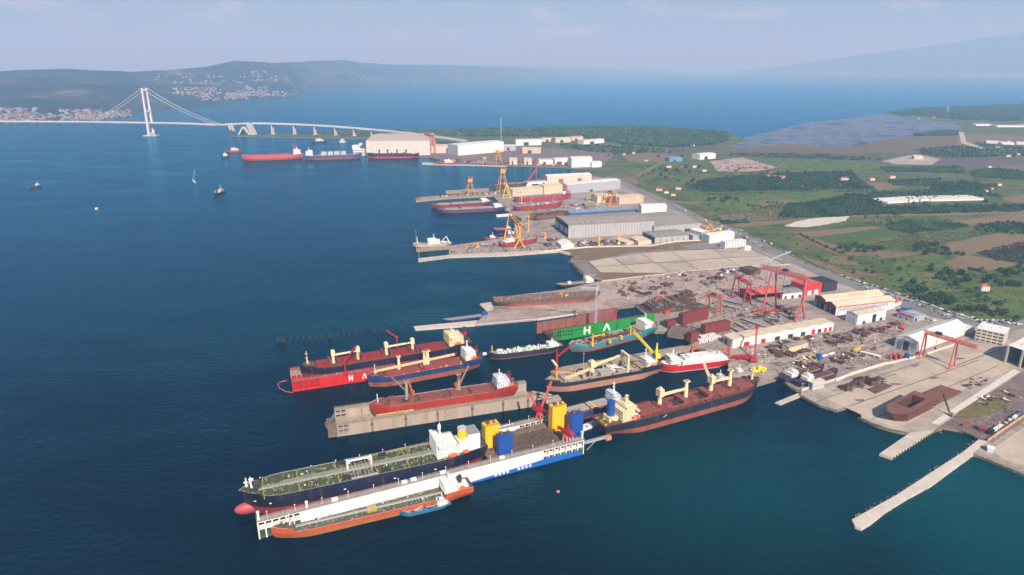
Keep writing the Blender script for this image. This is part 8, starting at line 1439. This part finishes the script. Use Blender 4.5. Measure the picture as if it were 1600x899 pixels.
# ================================================================== cars
def car_proto(kind, color, lb, grp):
    m = MB()
    if kind == 'car':
        pr_ = [(-2.1, .35), (2.1, .35), (2.15, .85), (1.2, 1.0), (.6, 1.5), (-1.2, 1.5), (-1.9, 1.0), (-2.15, .9)]; w = .88
    elif kind == 'van': pr_ = [(-2.6, .4), (2.6, .4), (2.65, 1.1), (1.9, 1.3), (1.4, 2.3), (-2.6, 2.3)]; w = 1.0
    else: pr_ = [(-4.2, .7), (4.2, .7), (4.2, 2.6), (2.8, 2.7), (2.6, 3.6), (-4.2, 3.6)]; w = 1.25
    n = len(pr_); m.raw([(x, -w, z) for x, z in pr_] + [(x, w, z) for x, z in pr_], [tuple(range(n)), tuple(range(n, 2 * n))[::-1]] + [((i + 1) % n, i, i + n, (i + 1) % n + n) for i in range(n)])
    R = root({'car': 'parked_car', 'van': 'parked_van', 'truck': 'parked_truck'}[kind], lb, kind, (0, 0, -50), 0, grp); m.obj('body', color, R)
    m = MB()
    if kind == 'car': m.raw([(1.22, -.8, 1.02), (1.22, .8, 1.02), (.62, .8, 1.5), (.62, -.8, 1.5), (-1.22, .8, 1.5), (-1.22, -.8, 1.5), (-1.92, .8, 1.02), (-1.92, -.8, 1.02)], []); m.raw([(1.24, -.8, 1.03), (1.24, .8, 1.03), (.64, .75, 1.51), (.64, -.75, 1.51)], [(0, 1, 2, 3)]); m.raw([(-1.24, -.75, 1.51), (-1.24, .75, 1.51), (-1.93, .8, 1.03), (-1.93, -.8, 1.03)], [(0, 1, 2, 3)]); [m.box(-1.1, .5, sg * .89 - .01, sg * .89 + .01, 1.05, 1.42) for sg in (-1, 1)]
    elif kind == 'van': m.raw([(1.92, -.9, 1.33), (1.92, .9, 1.33), (1.42, .9, 2.2), (1.42, -.9, 2.2)], [(0, 1, 2, 3)]); [m.box(.4, 1.3, sg * 1.01 - .01, sg * 1.01 + .01, 1.4, 2.0) for sg in (-1, 1)]
    else: m.box(4.2, 4.22, -1.1, 1.1, 1.7, 2.4); [m.box(3.1, 4, sg * 1.26 - .01, sg * 1.26 + .01, 1.7, 2.4) for sg in (-1, 1)]
    m.obj('window', PGLASS, R); x_ = {'car': 1.35, 'van': 1.7, 'truck': 2.9}[kind]
    for x in (x_, -x_):
        for sg in (-1, 1): m = MB(); r_ = .33 if kind != 'truck' else .5; m.tube((x, sg * (w - .2), r_), (x, sg * (w + .03), r_), r_, 8); m.obj('wheel', PTYRE, R)
    return R
CC = [('white', mat('car_white', (.75, .75, .74), .3, var=.02)), ('silver', mat('car_silver', (.42, .43, .45), .3, var=.02)), ('black', mat('car_black', (.02, .02, .025), .25, var=.02)), ('grey', mat('car_grey', (.14, .145, .16), .3, var=.02)), ('red', mat('car_red', (.38, .02, .02), .3, var=.02)), ('blue', mat('car_blue', (.03, .07, .22), .3, var=.02))]
cars = {}
def car(kind, ci, px, py, rz, place):
    k = (kind, ci, place); lb = f'{CC[ci][0]} {kind} {place}'; g = G(px, py, ZL + .72 + 0) ; g.z = ZL + .9
    if (kind, ci) not in cars: cars[(kind, ci)] = car_proto(kind, CC[ci][1], lb, 'vehicles ' + place); o = cars[(kind, ci)]; o.location = g; o.rotation_euler = (0, 0, rz)
    else: o = dup(cars[(kind, ci)], g, rz, lb); o['group'] = 'vehicles ' + place
wts = [0] * 11 + [1] * 5 + [2] * 3 + [3] * 3 + [4] * 1 + [5] * 1
def row(pts, n, place, skew=0.0, jy=1.0, kinds=('car',) * 6 + ('van',) * 2):
    seg = [(Vector(a), Vector(b)) for a, b in zip(pts, pts[1:])]; tot = sum((b - a).length for a, b in seg)
    for i in range(n):
        d = tot * (i + .5) / n
        for a, b in seg:
            if d <= (b - a).length: break
            d -= (b - a).length
        p = a.lerp(b, min(1, d / (b - a).length)); rz = ang(G(*a, ZL), G(*b, ZL)) + skew + R_.uniform(-.08, .08) + (math.pi if R_.random() < .5 else 0)
        car(R_.choice(kinds), R_.choice(wts), p.x + R_.uniform(-.5, .5), p.y + R_.uniform(-jy, jy) * .5, rz, place)
row([(1310, 430), (1339, 439.5), (1384, 453), (1438, 471), (1478, 487), (1532, 501.5), (1586, 502)], 70, 'parked along the field side of the road', .9, .8)
row([(1340, 444), (1384, 458), (1438, 476), (1478, 492), (1540, 505)], 44, 'parked in the second row on the road', .0, .8)
row([(1344, 447.5), (1395, 463), (1445, 481), (1490, 500)], 22, 'parked along the yard side of the road', .0, .8)
row([(1395, 484), (1430, 492), (1462, 503)], 14, 'parked by the low grey offices', 1.2, 1.5); row([(1415, 489), (1450, 497)], 8, 'parked by the blue canopy', 1.2, 1)
row([(1530, 505), (1560, 503), (1598, 507)], 26, 'crowded at the road junction behind the cream office', .8, 4); row([(1480, 499), (1520, 511)], 9, 'parked behind the white barn hall', .3, 1)
row([(1150, 358), (1202, 381), (1240, 401)], 26, 'parked along the road near the white office', .0, .8, ('car',) * 5 + ('van',) * 2 + ('truck',)); row([(1120, 350), (1150, 364), (1185, 384), (1195, 390)], 22, 'parked on the lot beside the white hall', .9, 4)
row([(1050, 322), (1090, 340), (1130, 356)], 10, 'driving on the far stretch of road', .0, 2, ('car', 'van', 'truck')); row([(1250, 408), (1300, 426), (1340, 442)], 5, 'driving on the near stretch of road', .0, 2)
row([(1545, 680), (1572, 662), (1600, 645)], 9, 'parked along the orange wall at right edge', .0, 1, ('car', 'van', 'truck')); row([(1160, 552), (1200, 556)], 4, 'parked on the quay by the red crawler crane', .5, 3); row([(1300, 520), (1340, 522), (1390, 514)], 6, 'parked in the open yard', .5, 4, ('car', 'van', 'truck'))
# ================================================================== yard clutter
def heap(seed, mts, n, sx, sy, h):
    r = random.Random(seed); m = MB()
    for _ in range(n):
        a, x, y, z = r.uniform(0, 3.14), r.gauss(0, sx / 3), r.gauss(0, sy / 3), 0; z = max(0, h * (1 - (x / sx) ** 2 - (y / sy) ** 2) * r.uniform(0, .8)); l = r.uniform(1, 5); d = Vector((math.cos(a) * l / 2, math.sin(a) * l / 2, r.uniform(-.4, .6)))
        if r.random() < .55: m.beam(Vector((x, y, z + .4)) - d, Vector((x, y, z + .4)) + d, r.uniform(.2, .55), r.uniform(.15, .7))
        else: m.cbox(x, y, z, r.uniform(.6, 2.6), r.uniform(.5, 2), r.uniform(.4, 1.6))
    return m
def protos():
    d = {}
    def mk(k, name, cat, parts):
        R = root(name, '', cat, (0, 0, -60)); [m.obj(n, mt, R) for n, m, mt in parts]; d[k] = R
    for i in range(4): mk(f'scrap{i}', 'scrap_heap', 'scrap heap', [('steel_scrap', heap(i, 0, 44, 6, 4, 2.4), (PRUST2, mat('dark_brown_scrap', (.085, .065, .055), .85, var=.4, scale=.4, rust=.4), PRUST, mat('grey_scrap', (.2, .19, .18), .8, rust=.4))[i]), ('loose_parts', heap(i + 20, 0, 8, 6, 4, 1.6), (PGREYD, PCRED, PW, PYCR)[i])])
    m = MB(); [m.tube((-6, (j - i * .5) * .9 - 1.5, .45 + i * .8), (6, (j - i * .5) * .9 - 1.5, .45 + i * .8), .42, 7) for i in range(3) for j in range(i, 5)]; mk('pipes', 'pipe_bundle', 'pipes', [('pipe', m, PRUST)])
    for k, c in (('cont_w', PW), ('cont_r', PCRED), ('cont_b', PBLUE), ('cont_g', PGREY), ('cont_o', PORG)):
        m = MB(); m.box(-3, 3, -1.2, 1.2, .1, 2.6); q = MB(); [q.box(-2.9 + .58 * i, -2.7 + .58 * i, sg * 1.2 - .08, sg * 1.2 + .08, .25, 2.45) for i in range(11) for sg in (-1, 1)]; g = MB(); g.box(3, 3.08, -1.05, 1.05, .25, 2.45); mk(k, 'shipping_container', 'container', [('body', m, c), ('corrugation', q, c), ('door', g, c)])
    m = MB(); m.box(-4, 4, -3, 3, 0, .4); [m.box(-4 + i * 2, -3.6 + i * 2, -3, 3, .4, 3) for i in range(5)]; m.box(-4, 4, -3, -2.7, .4, 3.4); mk('frame', 'steel_section', 'steel section', [('frame', m, mat('brown_section', (.13, .06, .045), .8, rust=.4))])
    m = MB(); [m.box(-4, 4, -1.6, 1.6, .1 + i * .35, .35 + i * .35) for i in range(5)]; mk('plates', 'plate_pile', 'steel plates', [('plate', m, mat('mill_plate', (.24, .225, .22)))])
    m = MB(); [m.box(x, x + .4, -2, 2, 0, 2.2) for x in (-4, -2.4, -.8, .8, 2.4, 4)]; [m.beam((-4.5, y, 1.2), (4.5, y, 1.2), .4) for y in (-1.8, 1.8)]; mk('rack', 'steel_rack', 'rack', [('rack', m, PRUST2)])
    m = MB(); m.box(-3, 1.4, -1.2, 1.2, .8, 1.3); m.box(1.5, 3.2, -1.2, 1.2, .5, 2.8); q = MB(); [q.tube((x, sg * 1.0, .5), (x, sg * 1.3, .5), .5, 8) for x in (-2.2, -1, 2.3) for sg in (-1, 1)]; mk('truck', 'flatbed_truck', 'truck', [('cab', m, PW), ('wheels', q, PTYRE)])
    m = MB(); m.box(-2, 1.6, -1.2, 1.2, .9, 2.2); m.box(-.2, 1.2, -.9, .4, 2.2, 3.4); m.beam((1.4, .6, 2), (5, .6, 4.6), .5); m.beam((5, .6, 4.6), (6.2, .6, 1), .4); q = MB(); [q.box(-2.2, 2, sg * 1.2 - .35, sg * 1.2 + .35, 0, .9) for sg in (-1, 1)]; mk('digger', 'excavator', 'excavator', [('body', m, PYCR), ('track', q, PDARK)])
    return d
PR_ = protos(); usedp = {}
def scatter(px, n, kinds, place, seed, sc=(.8, 1.3), rz=None, zl=ZL + .85):
    poly = P(px); r = random.Random(seed); xs = [p[0] for p in poly]; ys = [p[1] for p in poly]; c = 0; t = 0
    names = {'scrap0': 'rusty steel scrap heap', 'scrap1': 'brown scrap heap with red parts', 'scrap2': 'dark red scrap heap with white parts', 'scrap3': 'grey scrap heap', 'pipes': 'bundle of rusty pipes', 'cont_w': 'white shipping container', 'cont_r': 'red shipping container', 'cont_b': 'blue shipping container', 'cont_g': 'grey shipping container', 'cont_o': 'orange shipping container', 'frame': 'rust brown steel frame section', 'plates': 'pile of grey steel plates', 'rack': 'rusty upright steel rack', 'truck': 'white flatbed truck', 'digger': 'yellow excavator with folded arm'}
    while c < n and t < n * 60:
        t += 1; x, y = r.uniform(min(xs), max(xs)), r.uniform(min(ys), max(ys)); ins = False; j = len(poly) - 1
        for i in range(len(poly)):
            if (poly[i][1] > y) != (poly[j][1] > y) and x < (poly[j][0] - poly[i][0]) * (y - poly[i][1]) / (poly[j][1] - poly[i][1]) + poly[i][0]: ins = not ins
            j = i
        if not ins: continue
        k = r.choice(kinds); s = r.uniform(*sc); a = r.choice((.5, 2.07)) + r.uniform(-.15, .15) if rz is None else rz + r.uniform(-.1, .1); lb = names[k] + ' ' + place
        if k not in usedp: usedp[k] = 1; o = PR_[k]; o.location = (x, y, zl); o.rotation_euler = (0, 0, a); o.scale = (s, s, s); o['label'] = lb
        else: o = dup(PR_[k], (x, y, zl), a, lb, sc=s)
        o['group'] = 'yard clutter ' + place; c += 1
SC = ['scrap0', 'scrap1', 'scrap2', 'scrap3']
scatter([(1196, 543), (1226, 532), (1290, 522), (1308, 524), (1268, 536), (1232, 540), (1215, 554)], 22, SC + ['rack', 'rack', 'frame', 'truck', 'plates', 'pipes'], 'on the apron below the long workshop', 1)
scatter([(1200, 553), (1230, 552), (1265, 548), (1255, 556), (1225, 562), (1205, 561)], 12, ['rack', 'rack', 'scrap2', 'scrap1', 'frame'], 'beside the cream yard cabin', 2)
scatter([(1222, 575), (1262, 560), (1276, 563), (1278, 572), (1240, 583)], 14, SC + ['digger', 'truck'], 'near the blue tank and tugs', 3)
scatter([(1308, 524), (1336, 520), (1368, 512), (1388, 517), (1362, 530), (1318, 540), (1296, 540)], 24, SC + ['pipes', 'frame', 'digger'], 'in the middle of the open yard', 4)
scatter([(1300, 550), (1340, 544), (1366, 546), (1352, 560), (1312, 570), (1296, 562)], 14, SC + ['pipes', 'truck', 'plates'], 'behind the blue tugs slip', 5)
scatter([(1372, 506), (1410, 504), (1418, 514), (1388, 520)], 9, SC + ['pipes', 'cont_r'], 'below the pale blue store', 6)
scatter([(1000, 440), (1060, 430), (1085, 430), (1075, 446), (1030, 462), (975, 466), (960, 452)], 20, ['plates', 'pipes', 'scrap3', 'scrap0', 'rack'], 'on the pink dirt yard', 7, (1, 1.7)); scatter([(1085, 432), (1150, 424), (1160, 432), (1100, 448)], 14, ['scrap3', 'pipes', 'plates', 'frame', 'cont_b'], 'at the right of the pink dirt yard', 8, (.9, 1.5))
scatter([(1115, 424), (1152, 420), (1156, 430), (1120, 432)], 7, ['cont_b', 'cont_w', 'pipes', 'cont_g'], 'by the pale boundary wall', 9, (.8, 1.2)); scatter([(1040, 430), (1074, 427), (1076, 434), (1044, 436)], 6, ['cont_w', 'cont_g', 'pipes'], 'on the dirt beside the pale wall', 10, (.8, 1.3))
scatter([(900, 386), (975, 382), (975, 377), (905, 380)], 26, ['cont_w', 'cont_o', 'scrap1', 'scrap0', 'cont_b', 'frame', 'cont_g', 'scrap3'], 'in the strip before the huge grey hall', 11, (1, 1.7)); scatter([(1052, 512), (1095, 506), (1098, 512), (1062, 524)], 8, SC + ['plates'], 'between the primer red blocks', 12)
scatter([(1130, 495), (1190, 490), (1235, 492), (1240, 500), (1205, 505), (1150, 500)], 16, ['scrap0', 'scrap1', 'plates', 'scrap2'], 'under the big red gantry', 13); scatter([(1205, 482), (1230, 478), (1236, 486), (1215, 490)], 6, ['scrap0', 'scrap1'], 'in front of the red open shed', 14, (1, 1.6))
scatter([(1520, 627), (1575, 612), (1592, 620), (1540, 636)], 8, ['scrap2', 'scrap3', 'scrap1', 'truck'], 'on the dry grass at right', 15, (.7, 1.1)); scatter([(1318, 606), (1345, 594), (1378, 588), (1376, 596), (1345, 606), (1325, 613)], 9, ['scrap0', 'scrap2', 'frame'], 'in the rusty pile on the slip concrete', 16, (1.1, 1.6))
scatter([(1494, 604), (1512, 592), (1545, 590), (1540, 603), (1518, 610)], 9, ['plates', 'scrap2', 'scrap0'], 'on the paler scrap patch of the slipway', 17, (.4, .7)); scatter([(1035, 466), (1060, 462), (1075, 470), (1050, 476)], 6, ['scrap0', 'scrap1'], 'behind the terraced steel stack', 18)
scatter([(846, 380), (865, 372), (880, 376), (870, 386), (850, 386)], 8, ['scrap0', 'cont_g', 'frame', 'plates'], 'left of the huge grey hall', 19, (1, 1.7)); scatter([(895, 322), (935, 319), (930, 326), (900, 328)], 10, ['cont_b', 'cont_g', 'scrap3', 'plates'], 'before the far blue roofed shed', 20, (1.2, 2))
scatter([(1120, 262), (1180, 258), (1205, 264), (1150, 268)], 18, ['cont_r', 'cont_o', 'plates', 'scrap2'], 'in the far block yard on the plain', 21, (1, 2)); scatter([(1022, 498), (1042, 499), (1040, 508), (1024, 508)], 1, ['scrap3'], 'at the end of the green dock', 22)
for k, R in PR_.items():
    if k not in usedp:
        for ch in list(R.children): bpy.data.objects.remove(ch)
        bpy.data.objects.remove(R)
def debris(name, px, n, mtl, seed, smin=.4, smax=2.5, hmax=1.5, z=ZL + .85):
    rg = random.Random(seed); poly = P(px); xs = [p[0] for p in poly]; ys = [p[1] for p in poly]; m = MB(); c = 0
    while c < n:
        x, y = rg.uniform(min(xs), max(xs)), rg.uniform(min(ys), max(ys)); ins = False; j = len(poly) - 1
        for i in range(len(poly)):
            if (poly[i][1] > y) != (poly[j][1] > y) and x < (poly[j][0] - poly[i][0]) * (y - poly[i][1]) / (poly[j][1] - poly[i][1]) + poly[i][0]: ins = not ins
            j = i
        if not ins: continue
        c += 1; a = rg.uniform(0, 3.1); l = rg.uniform(smin, smax); d = Vector((math.cos(a) * l / 2, math.sin(a) * l / 2, 0)); p = Vector((x, y, z)); hh = rg.uniform(.15, hmax); m.beam(p - d + Vector((0, 0, hh / 2)), p + d + Vector((0, 0, hh / 2)), rg.uniform(smin, smax * .6), hh)
    m.obj(name, mtl, None, kind='stuff')
NEARY = [(1150, 552), (1200, 536), (1300, 520), (1385, 505), (1420, 508), (1395, 540), (1380, 566), (1320, 585), (1250, 560), (1225, 585), (1190, 575)]
GANY = [(1060, 505), (1100, 480), (1170, 470), (1235, 472), (1262, 486), (1240, 500), (1160, 525), (1140, 512), (1075, 522)]
DIRT = [(950, 444), (1010, 432), (1155, 418), (1225, 418), (1230, 440), (1130, 464), (1060, 474), (1000, 472), (960, 465)]
for nm, px, n, sd, sm, hm in (('yard_debris', NEARY, 480, 1, 2.6, 1.4), ('gantry_yard_debris', GANY, 400, 2, 3, 1.2), ('dirt_yard_debris', DIRT, 400, 3, 4, 1.2), ('far_yard_debris', [(900, 386), (1000, 381), (1000, 377), (905, 378)], 160, 4, 5, 3), ('jetty_clutter', [(655, 311), (700, 308), (790, 304), (790, 300), (720, 304)], 170, 5, 6, 4), ('jetty_debris', [(704, 398), (870, 391), (865, 380), (790, 376), (705, 386)], 120, 6, 5, 2.5), ('shore_debris', [(690, 254), (790, 258), (870, 260), (870, 254), (700, 250)], 120, 7, 14, 7), ('far_yard_debris', [(800, 318), (880, 320), (930, 324), (930, 330), (800, 332)], 140, 8, 7, 3.5), ('slip_debris', [(1494, 604), (1512, 592), (1545, 590), (1540, 603), (1518, 610)], 60, 9, 2, .3), ('gravel_debris', [(1480, 668), (1530, 640), (1590, 600), (1600, 640), (1550, 680), (1530, 683)], 90, 10, 2, .5)):
    for j, mt_ in enumerate((PRUST2, PGREYD, PRUST, PTAN, PW, PCRED)): debris(nm, px, max(4, int(n * (.3, .22, .2, .15, .07, .06)[j])), mt_, sd * 10 + j, .4, sm, hm)
def solo(name, label, cat, px, py, parts, rz=.45, z=ZL + .85, group=None):
    R = root(name, label, cat, (*G(px, py, z)[:2], z), rz, group); [m.obj(n, mt, R) for n, m, mt in parts]; return R
def tank(r, h, n=12): m = MB(); m.tube((0, 0, 0), (0, 0, h), r, n); m.tube((0, 0, h), (0, 0, h + r * .35), r, n, r * .3); return m
for lb, x, y, mt_, r, h in (('bright blue round tank among the scrap by the tugs', 1279, 562, PBLUE, 3, 7), ('bright blue round tank by the white barn hall corner', 1416.5, 560, PBLUE, 3, 6), ('red upright tank leftmost in the cluster by the barn hall', 1391, 561, PORG, 1.8, 5), ('red upright tank second in the cluster by the barn hall', 1395, 559, PCRED, 1.8, 5.5), ('red upright tank third in the cluster by the barn hall', 1399, 561.5, PORG, 1.8, 5), ('red upright tank fourth in the cluster by the barn hall', 1402.5, 558, PCRED, 1.8, 5.5), ('red upright tank last in the cluster by the barn hall', 1406.5, 560.5, PORG, 1.8, 5)): t = MB(); t.tube((0, 0, h + r * .3), (0, 0, h + r * .3 + .6), .4, 6); solo('storage_tank', lb, 'tank', x, y, [('shell', tank(r, h), mt_), ('hatch', t, PDARK)])
for lb, x, y in (('white tank trailer just right of the blue tank', 1288, 558.5), ('white tank trailer second from the blue tank', 1298, 555.5)): m = MB(); m.tube((-4.5, 0, 2.2), (4.5, 0, 2.2), 1.5, 10); q = MB(); [q.tube((x_, sg * 1.0, .5), (x_, sg * 1.3, .5), .5, 8) for x_ in (-3, -1.8, 3.4) for sg in (-1, 1)]; solo('tank_trailer', lb, 'trailer', x, y, [('tank', m, PW), ('wheels', q, PTYRE)])
m = MB(); m.box(-6, 6, -1.4, 1.4, 1, 2.4); m.box(4, 6.5, -1.4, 1.4, 1, 3.4); q = MB(); q.beam((-3, 0, 3.4), (15, .5, 6), 1.3, 1.3, .7, .7); q.box(-4.5, -1, -1.2, 1.2, 2.4, 4.4); w = MB(); [w.tube((x_, sg * 1.1, .6), (x_, sg * 1.5, .6), .6, 8) for x_ in (-4.5, -2.5, 2, 4.8) for sg in (-1, 1)]; solo('mobile_crane', 'yellow truck crane with long lowered boom in the open yard', 'crane truck', 1338, 549, [('chassis', m, PYCR), ('boom', q, PYCR), ('wheels', w, PTYRE)], .5)
m = MB(); m.box(-12, 12, -2, 2, 2.6, 3); [m.box(x_, x_ + .4, -1.8, 1.8, 0, 2.6) for x_ in (-11.5, -4, 4, 11)]; solo('open_canopy', 'long white canopy roof lying diagonally in the yard', 'canopy', 1360, 556, [('roof', m, PW)], -.75)
for lb, x, y in (('orange lifeboat on the quay, leftmost of three', 1117, 549.5), ('orange lifeboat on the quay, middle of three', 1127, 550), ('orange lifeboat on the quay, rightmost of three', 1139, 549)):
    m = MB(); m.ball((0, 0, 0), 1, 10, 6); R = solo('lifeboat', lb, 'lifeboat', x, y, []); o = m.obj('hull', PLIFE, R); o.location = (0, 0, 1.4); o.scale = (4.6, 1.7, 1.4); m = MB(); m.box(-1.5, 1, -.9, .9, 2.4, 3.3); m.obj('canopy', PORG, R)
r = random.Random(4)
bp_ = None
for i in range(16):
    x, y = r.uniform(-9, 9), r.uniform(-5, 5); g = G(1184, 581, ZL)
    if bp_ is None: m = MB(); m.ball((0, 0, 1.5), 1.6, 10, 6); m.tube((0, 0, 2.8), (0, 0, 3.8), .25, 6); m.tube((0, 0, -.2), (0, 0, .5), .8, 8); bp_ = m.obj('yellow_buoy', PLEM); tag(bp_, 'round yellow buoy piled on the quay behind the bulk carrier bow', 'buoy', 'yellow buoys piled on the quay'); o = bp_
    else: o = bp_.copy(); COL.objects.link(o)
    o.location = (g.x + x, g.y + y, ZL + .9 + (2.4 if i > 11 else 0)); o.scale = (1.25,) * 3
m = heap(77, 0, 40, 7, 5, 4); solo('scrap_heap', 'bright green scrap heap at the end of the green dock', 'scrap heap', 1033, 505, [('green_scrap', m, PGREEN)])
m = MB(); m.truss((-7, 0, 1), (7, 1, 1.5), 1.2, 1.2, 7, .3); solo('crane_jib', 'orange lattice jib lying by the inlet shore', 'crane part', 1512, 664, [('jib', m, PORG)], .3)
for a, b, lb in (((1175, 489.5), (1196, 486), 'left red spreader beam under the big gantry'), ((1197, 490), (1222, 486), 'right red spreader beam under the big gantry')): A, Bp = G(*a, ZL), G(*b, ZL); l = (Bp - A).length; m = MB(); m.box(0, l, -1, 1, .6, 2.8); m.box(0, 1, -2, 2, 0, .6); m.box(l - 1, l, -2, 2, 0, .6); R = root('spreader_beam', lb, 'beam', (A.x, A.y, ZL + .85), ang(A, Bp)); m.obj('beam', PRED, R)
# ================================================================== far-off towns on the slopes
def town(name, terr, px, n, cols, seed, smin=14, smax=34):
    o = bpy.data.objects[terr]; me = o.data; bvh = BVHTree.FromPolygons([v.co.copy() for v in me.vertices], [tuple(p.vertices) for p in me.polygons]); rg = random.Random(seed); B = [MB() for _ in cols]
    for _ in range(n):
        x0, y0, x1, y1 = rg.choice(px); x, y = rg.uniform(x0, x1), rg.uniform(y0, y1); g = G(x, max(y, 107), 0) if y > 106.5 else None
        dx = (x - 800) / F; dy = -(y - 449.5) / F; d = Vector((dx, cp + dy * sp, -sp + dy * cp)).normalized(); hit = bvh.ray_cast(Vector((0, 0, H)), d)[0]
        if hit is None: continue
        k = rg.randrange(len(cols)); s = rg.uniform(smin, smax); B[k].cbox(hit.x, hit.y, hit.z - 3, s, s * rg.uniform(.5, 1.2), rg.uniform(8, 18))
    for b, c in zip(B, cols):
        if b.v: b.obj(name, c, None, kind='stuff')
TW = [mat('town_white', (.32, .30, .275), .8), mat('town_terracotta', (.24, .13, .10), .8), mat('town_grey', (.25, .24, .23), .8)]
town('far_town', 'hills', [(0, 170, 60, 193), (0, 178, 200, 191), (92, 172, 205, 188), (120, 176, 200, 186)], 380, [TW[2], mat('port_red', (.2, .06, .055), .8), TW[2], mat('port_pink', (.3, .17, .155), .8), TW[0]], 1, 12, 34)
town('far_town', 'hills', [(352, 143, 388, 156), (355, 146, 385, 153), (400, 143, 468, 152), (300, 138, 345, 158), (380, 135, 420, 150), (270, 135, 330, 150)], 420, TW, 2, 12, 28)
town('far_town', 'hills', [(380, 110, 450, 128), (480, 112, 570, 128), (240, 116, 380, 132), (560, 118, 660, 132)], 200, TW, 3, 14, 32)
town('far_town', 'mountain', [(1480, 114, 1640, 121), (1360, 115, 1480, 119), (1290, 112, 1340, 117), (1500, 116, 1640, 121)], 420, [TW[0], mat('town_pink', (.5, .36, .32), .8)], 4, 40, 110)
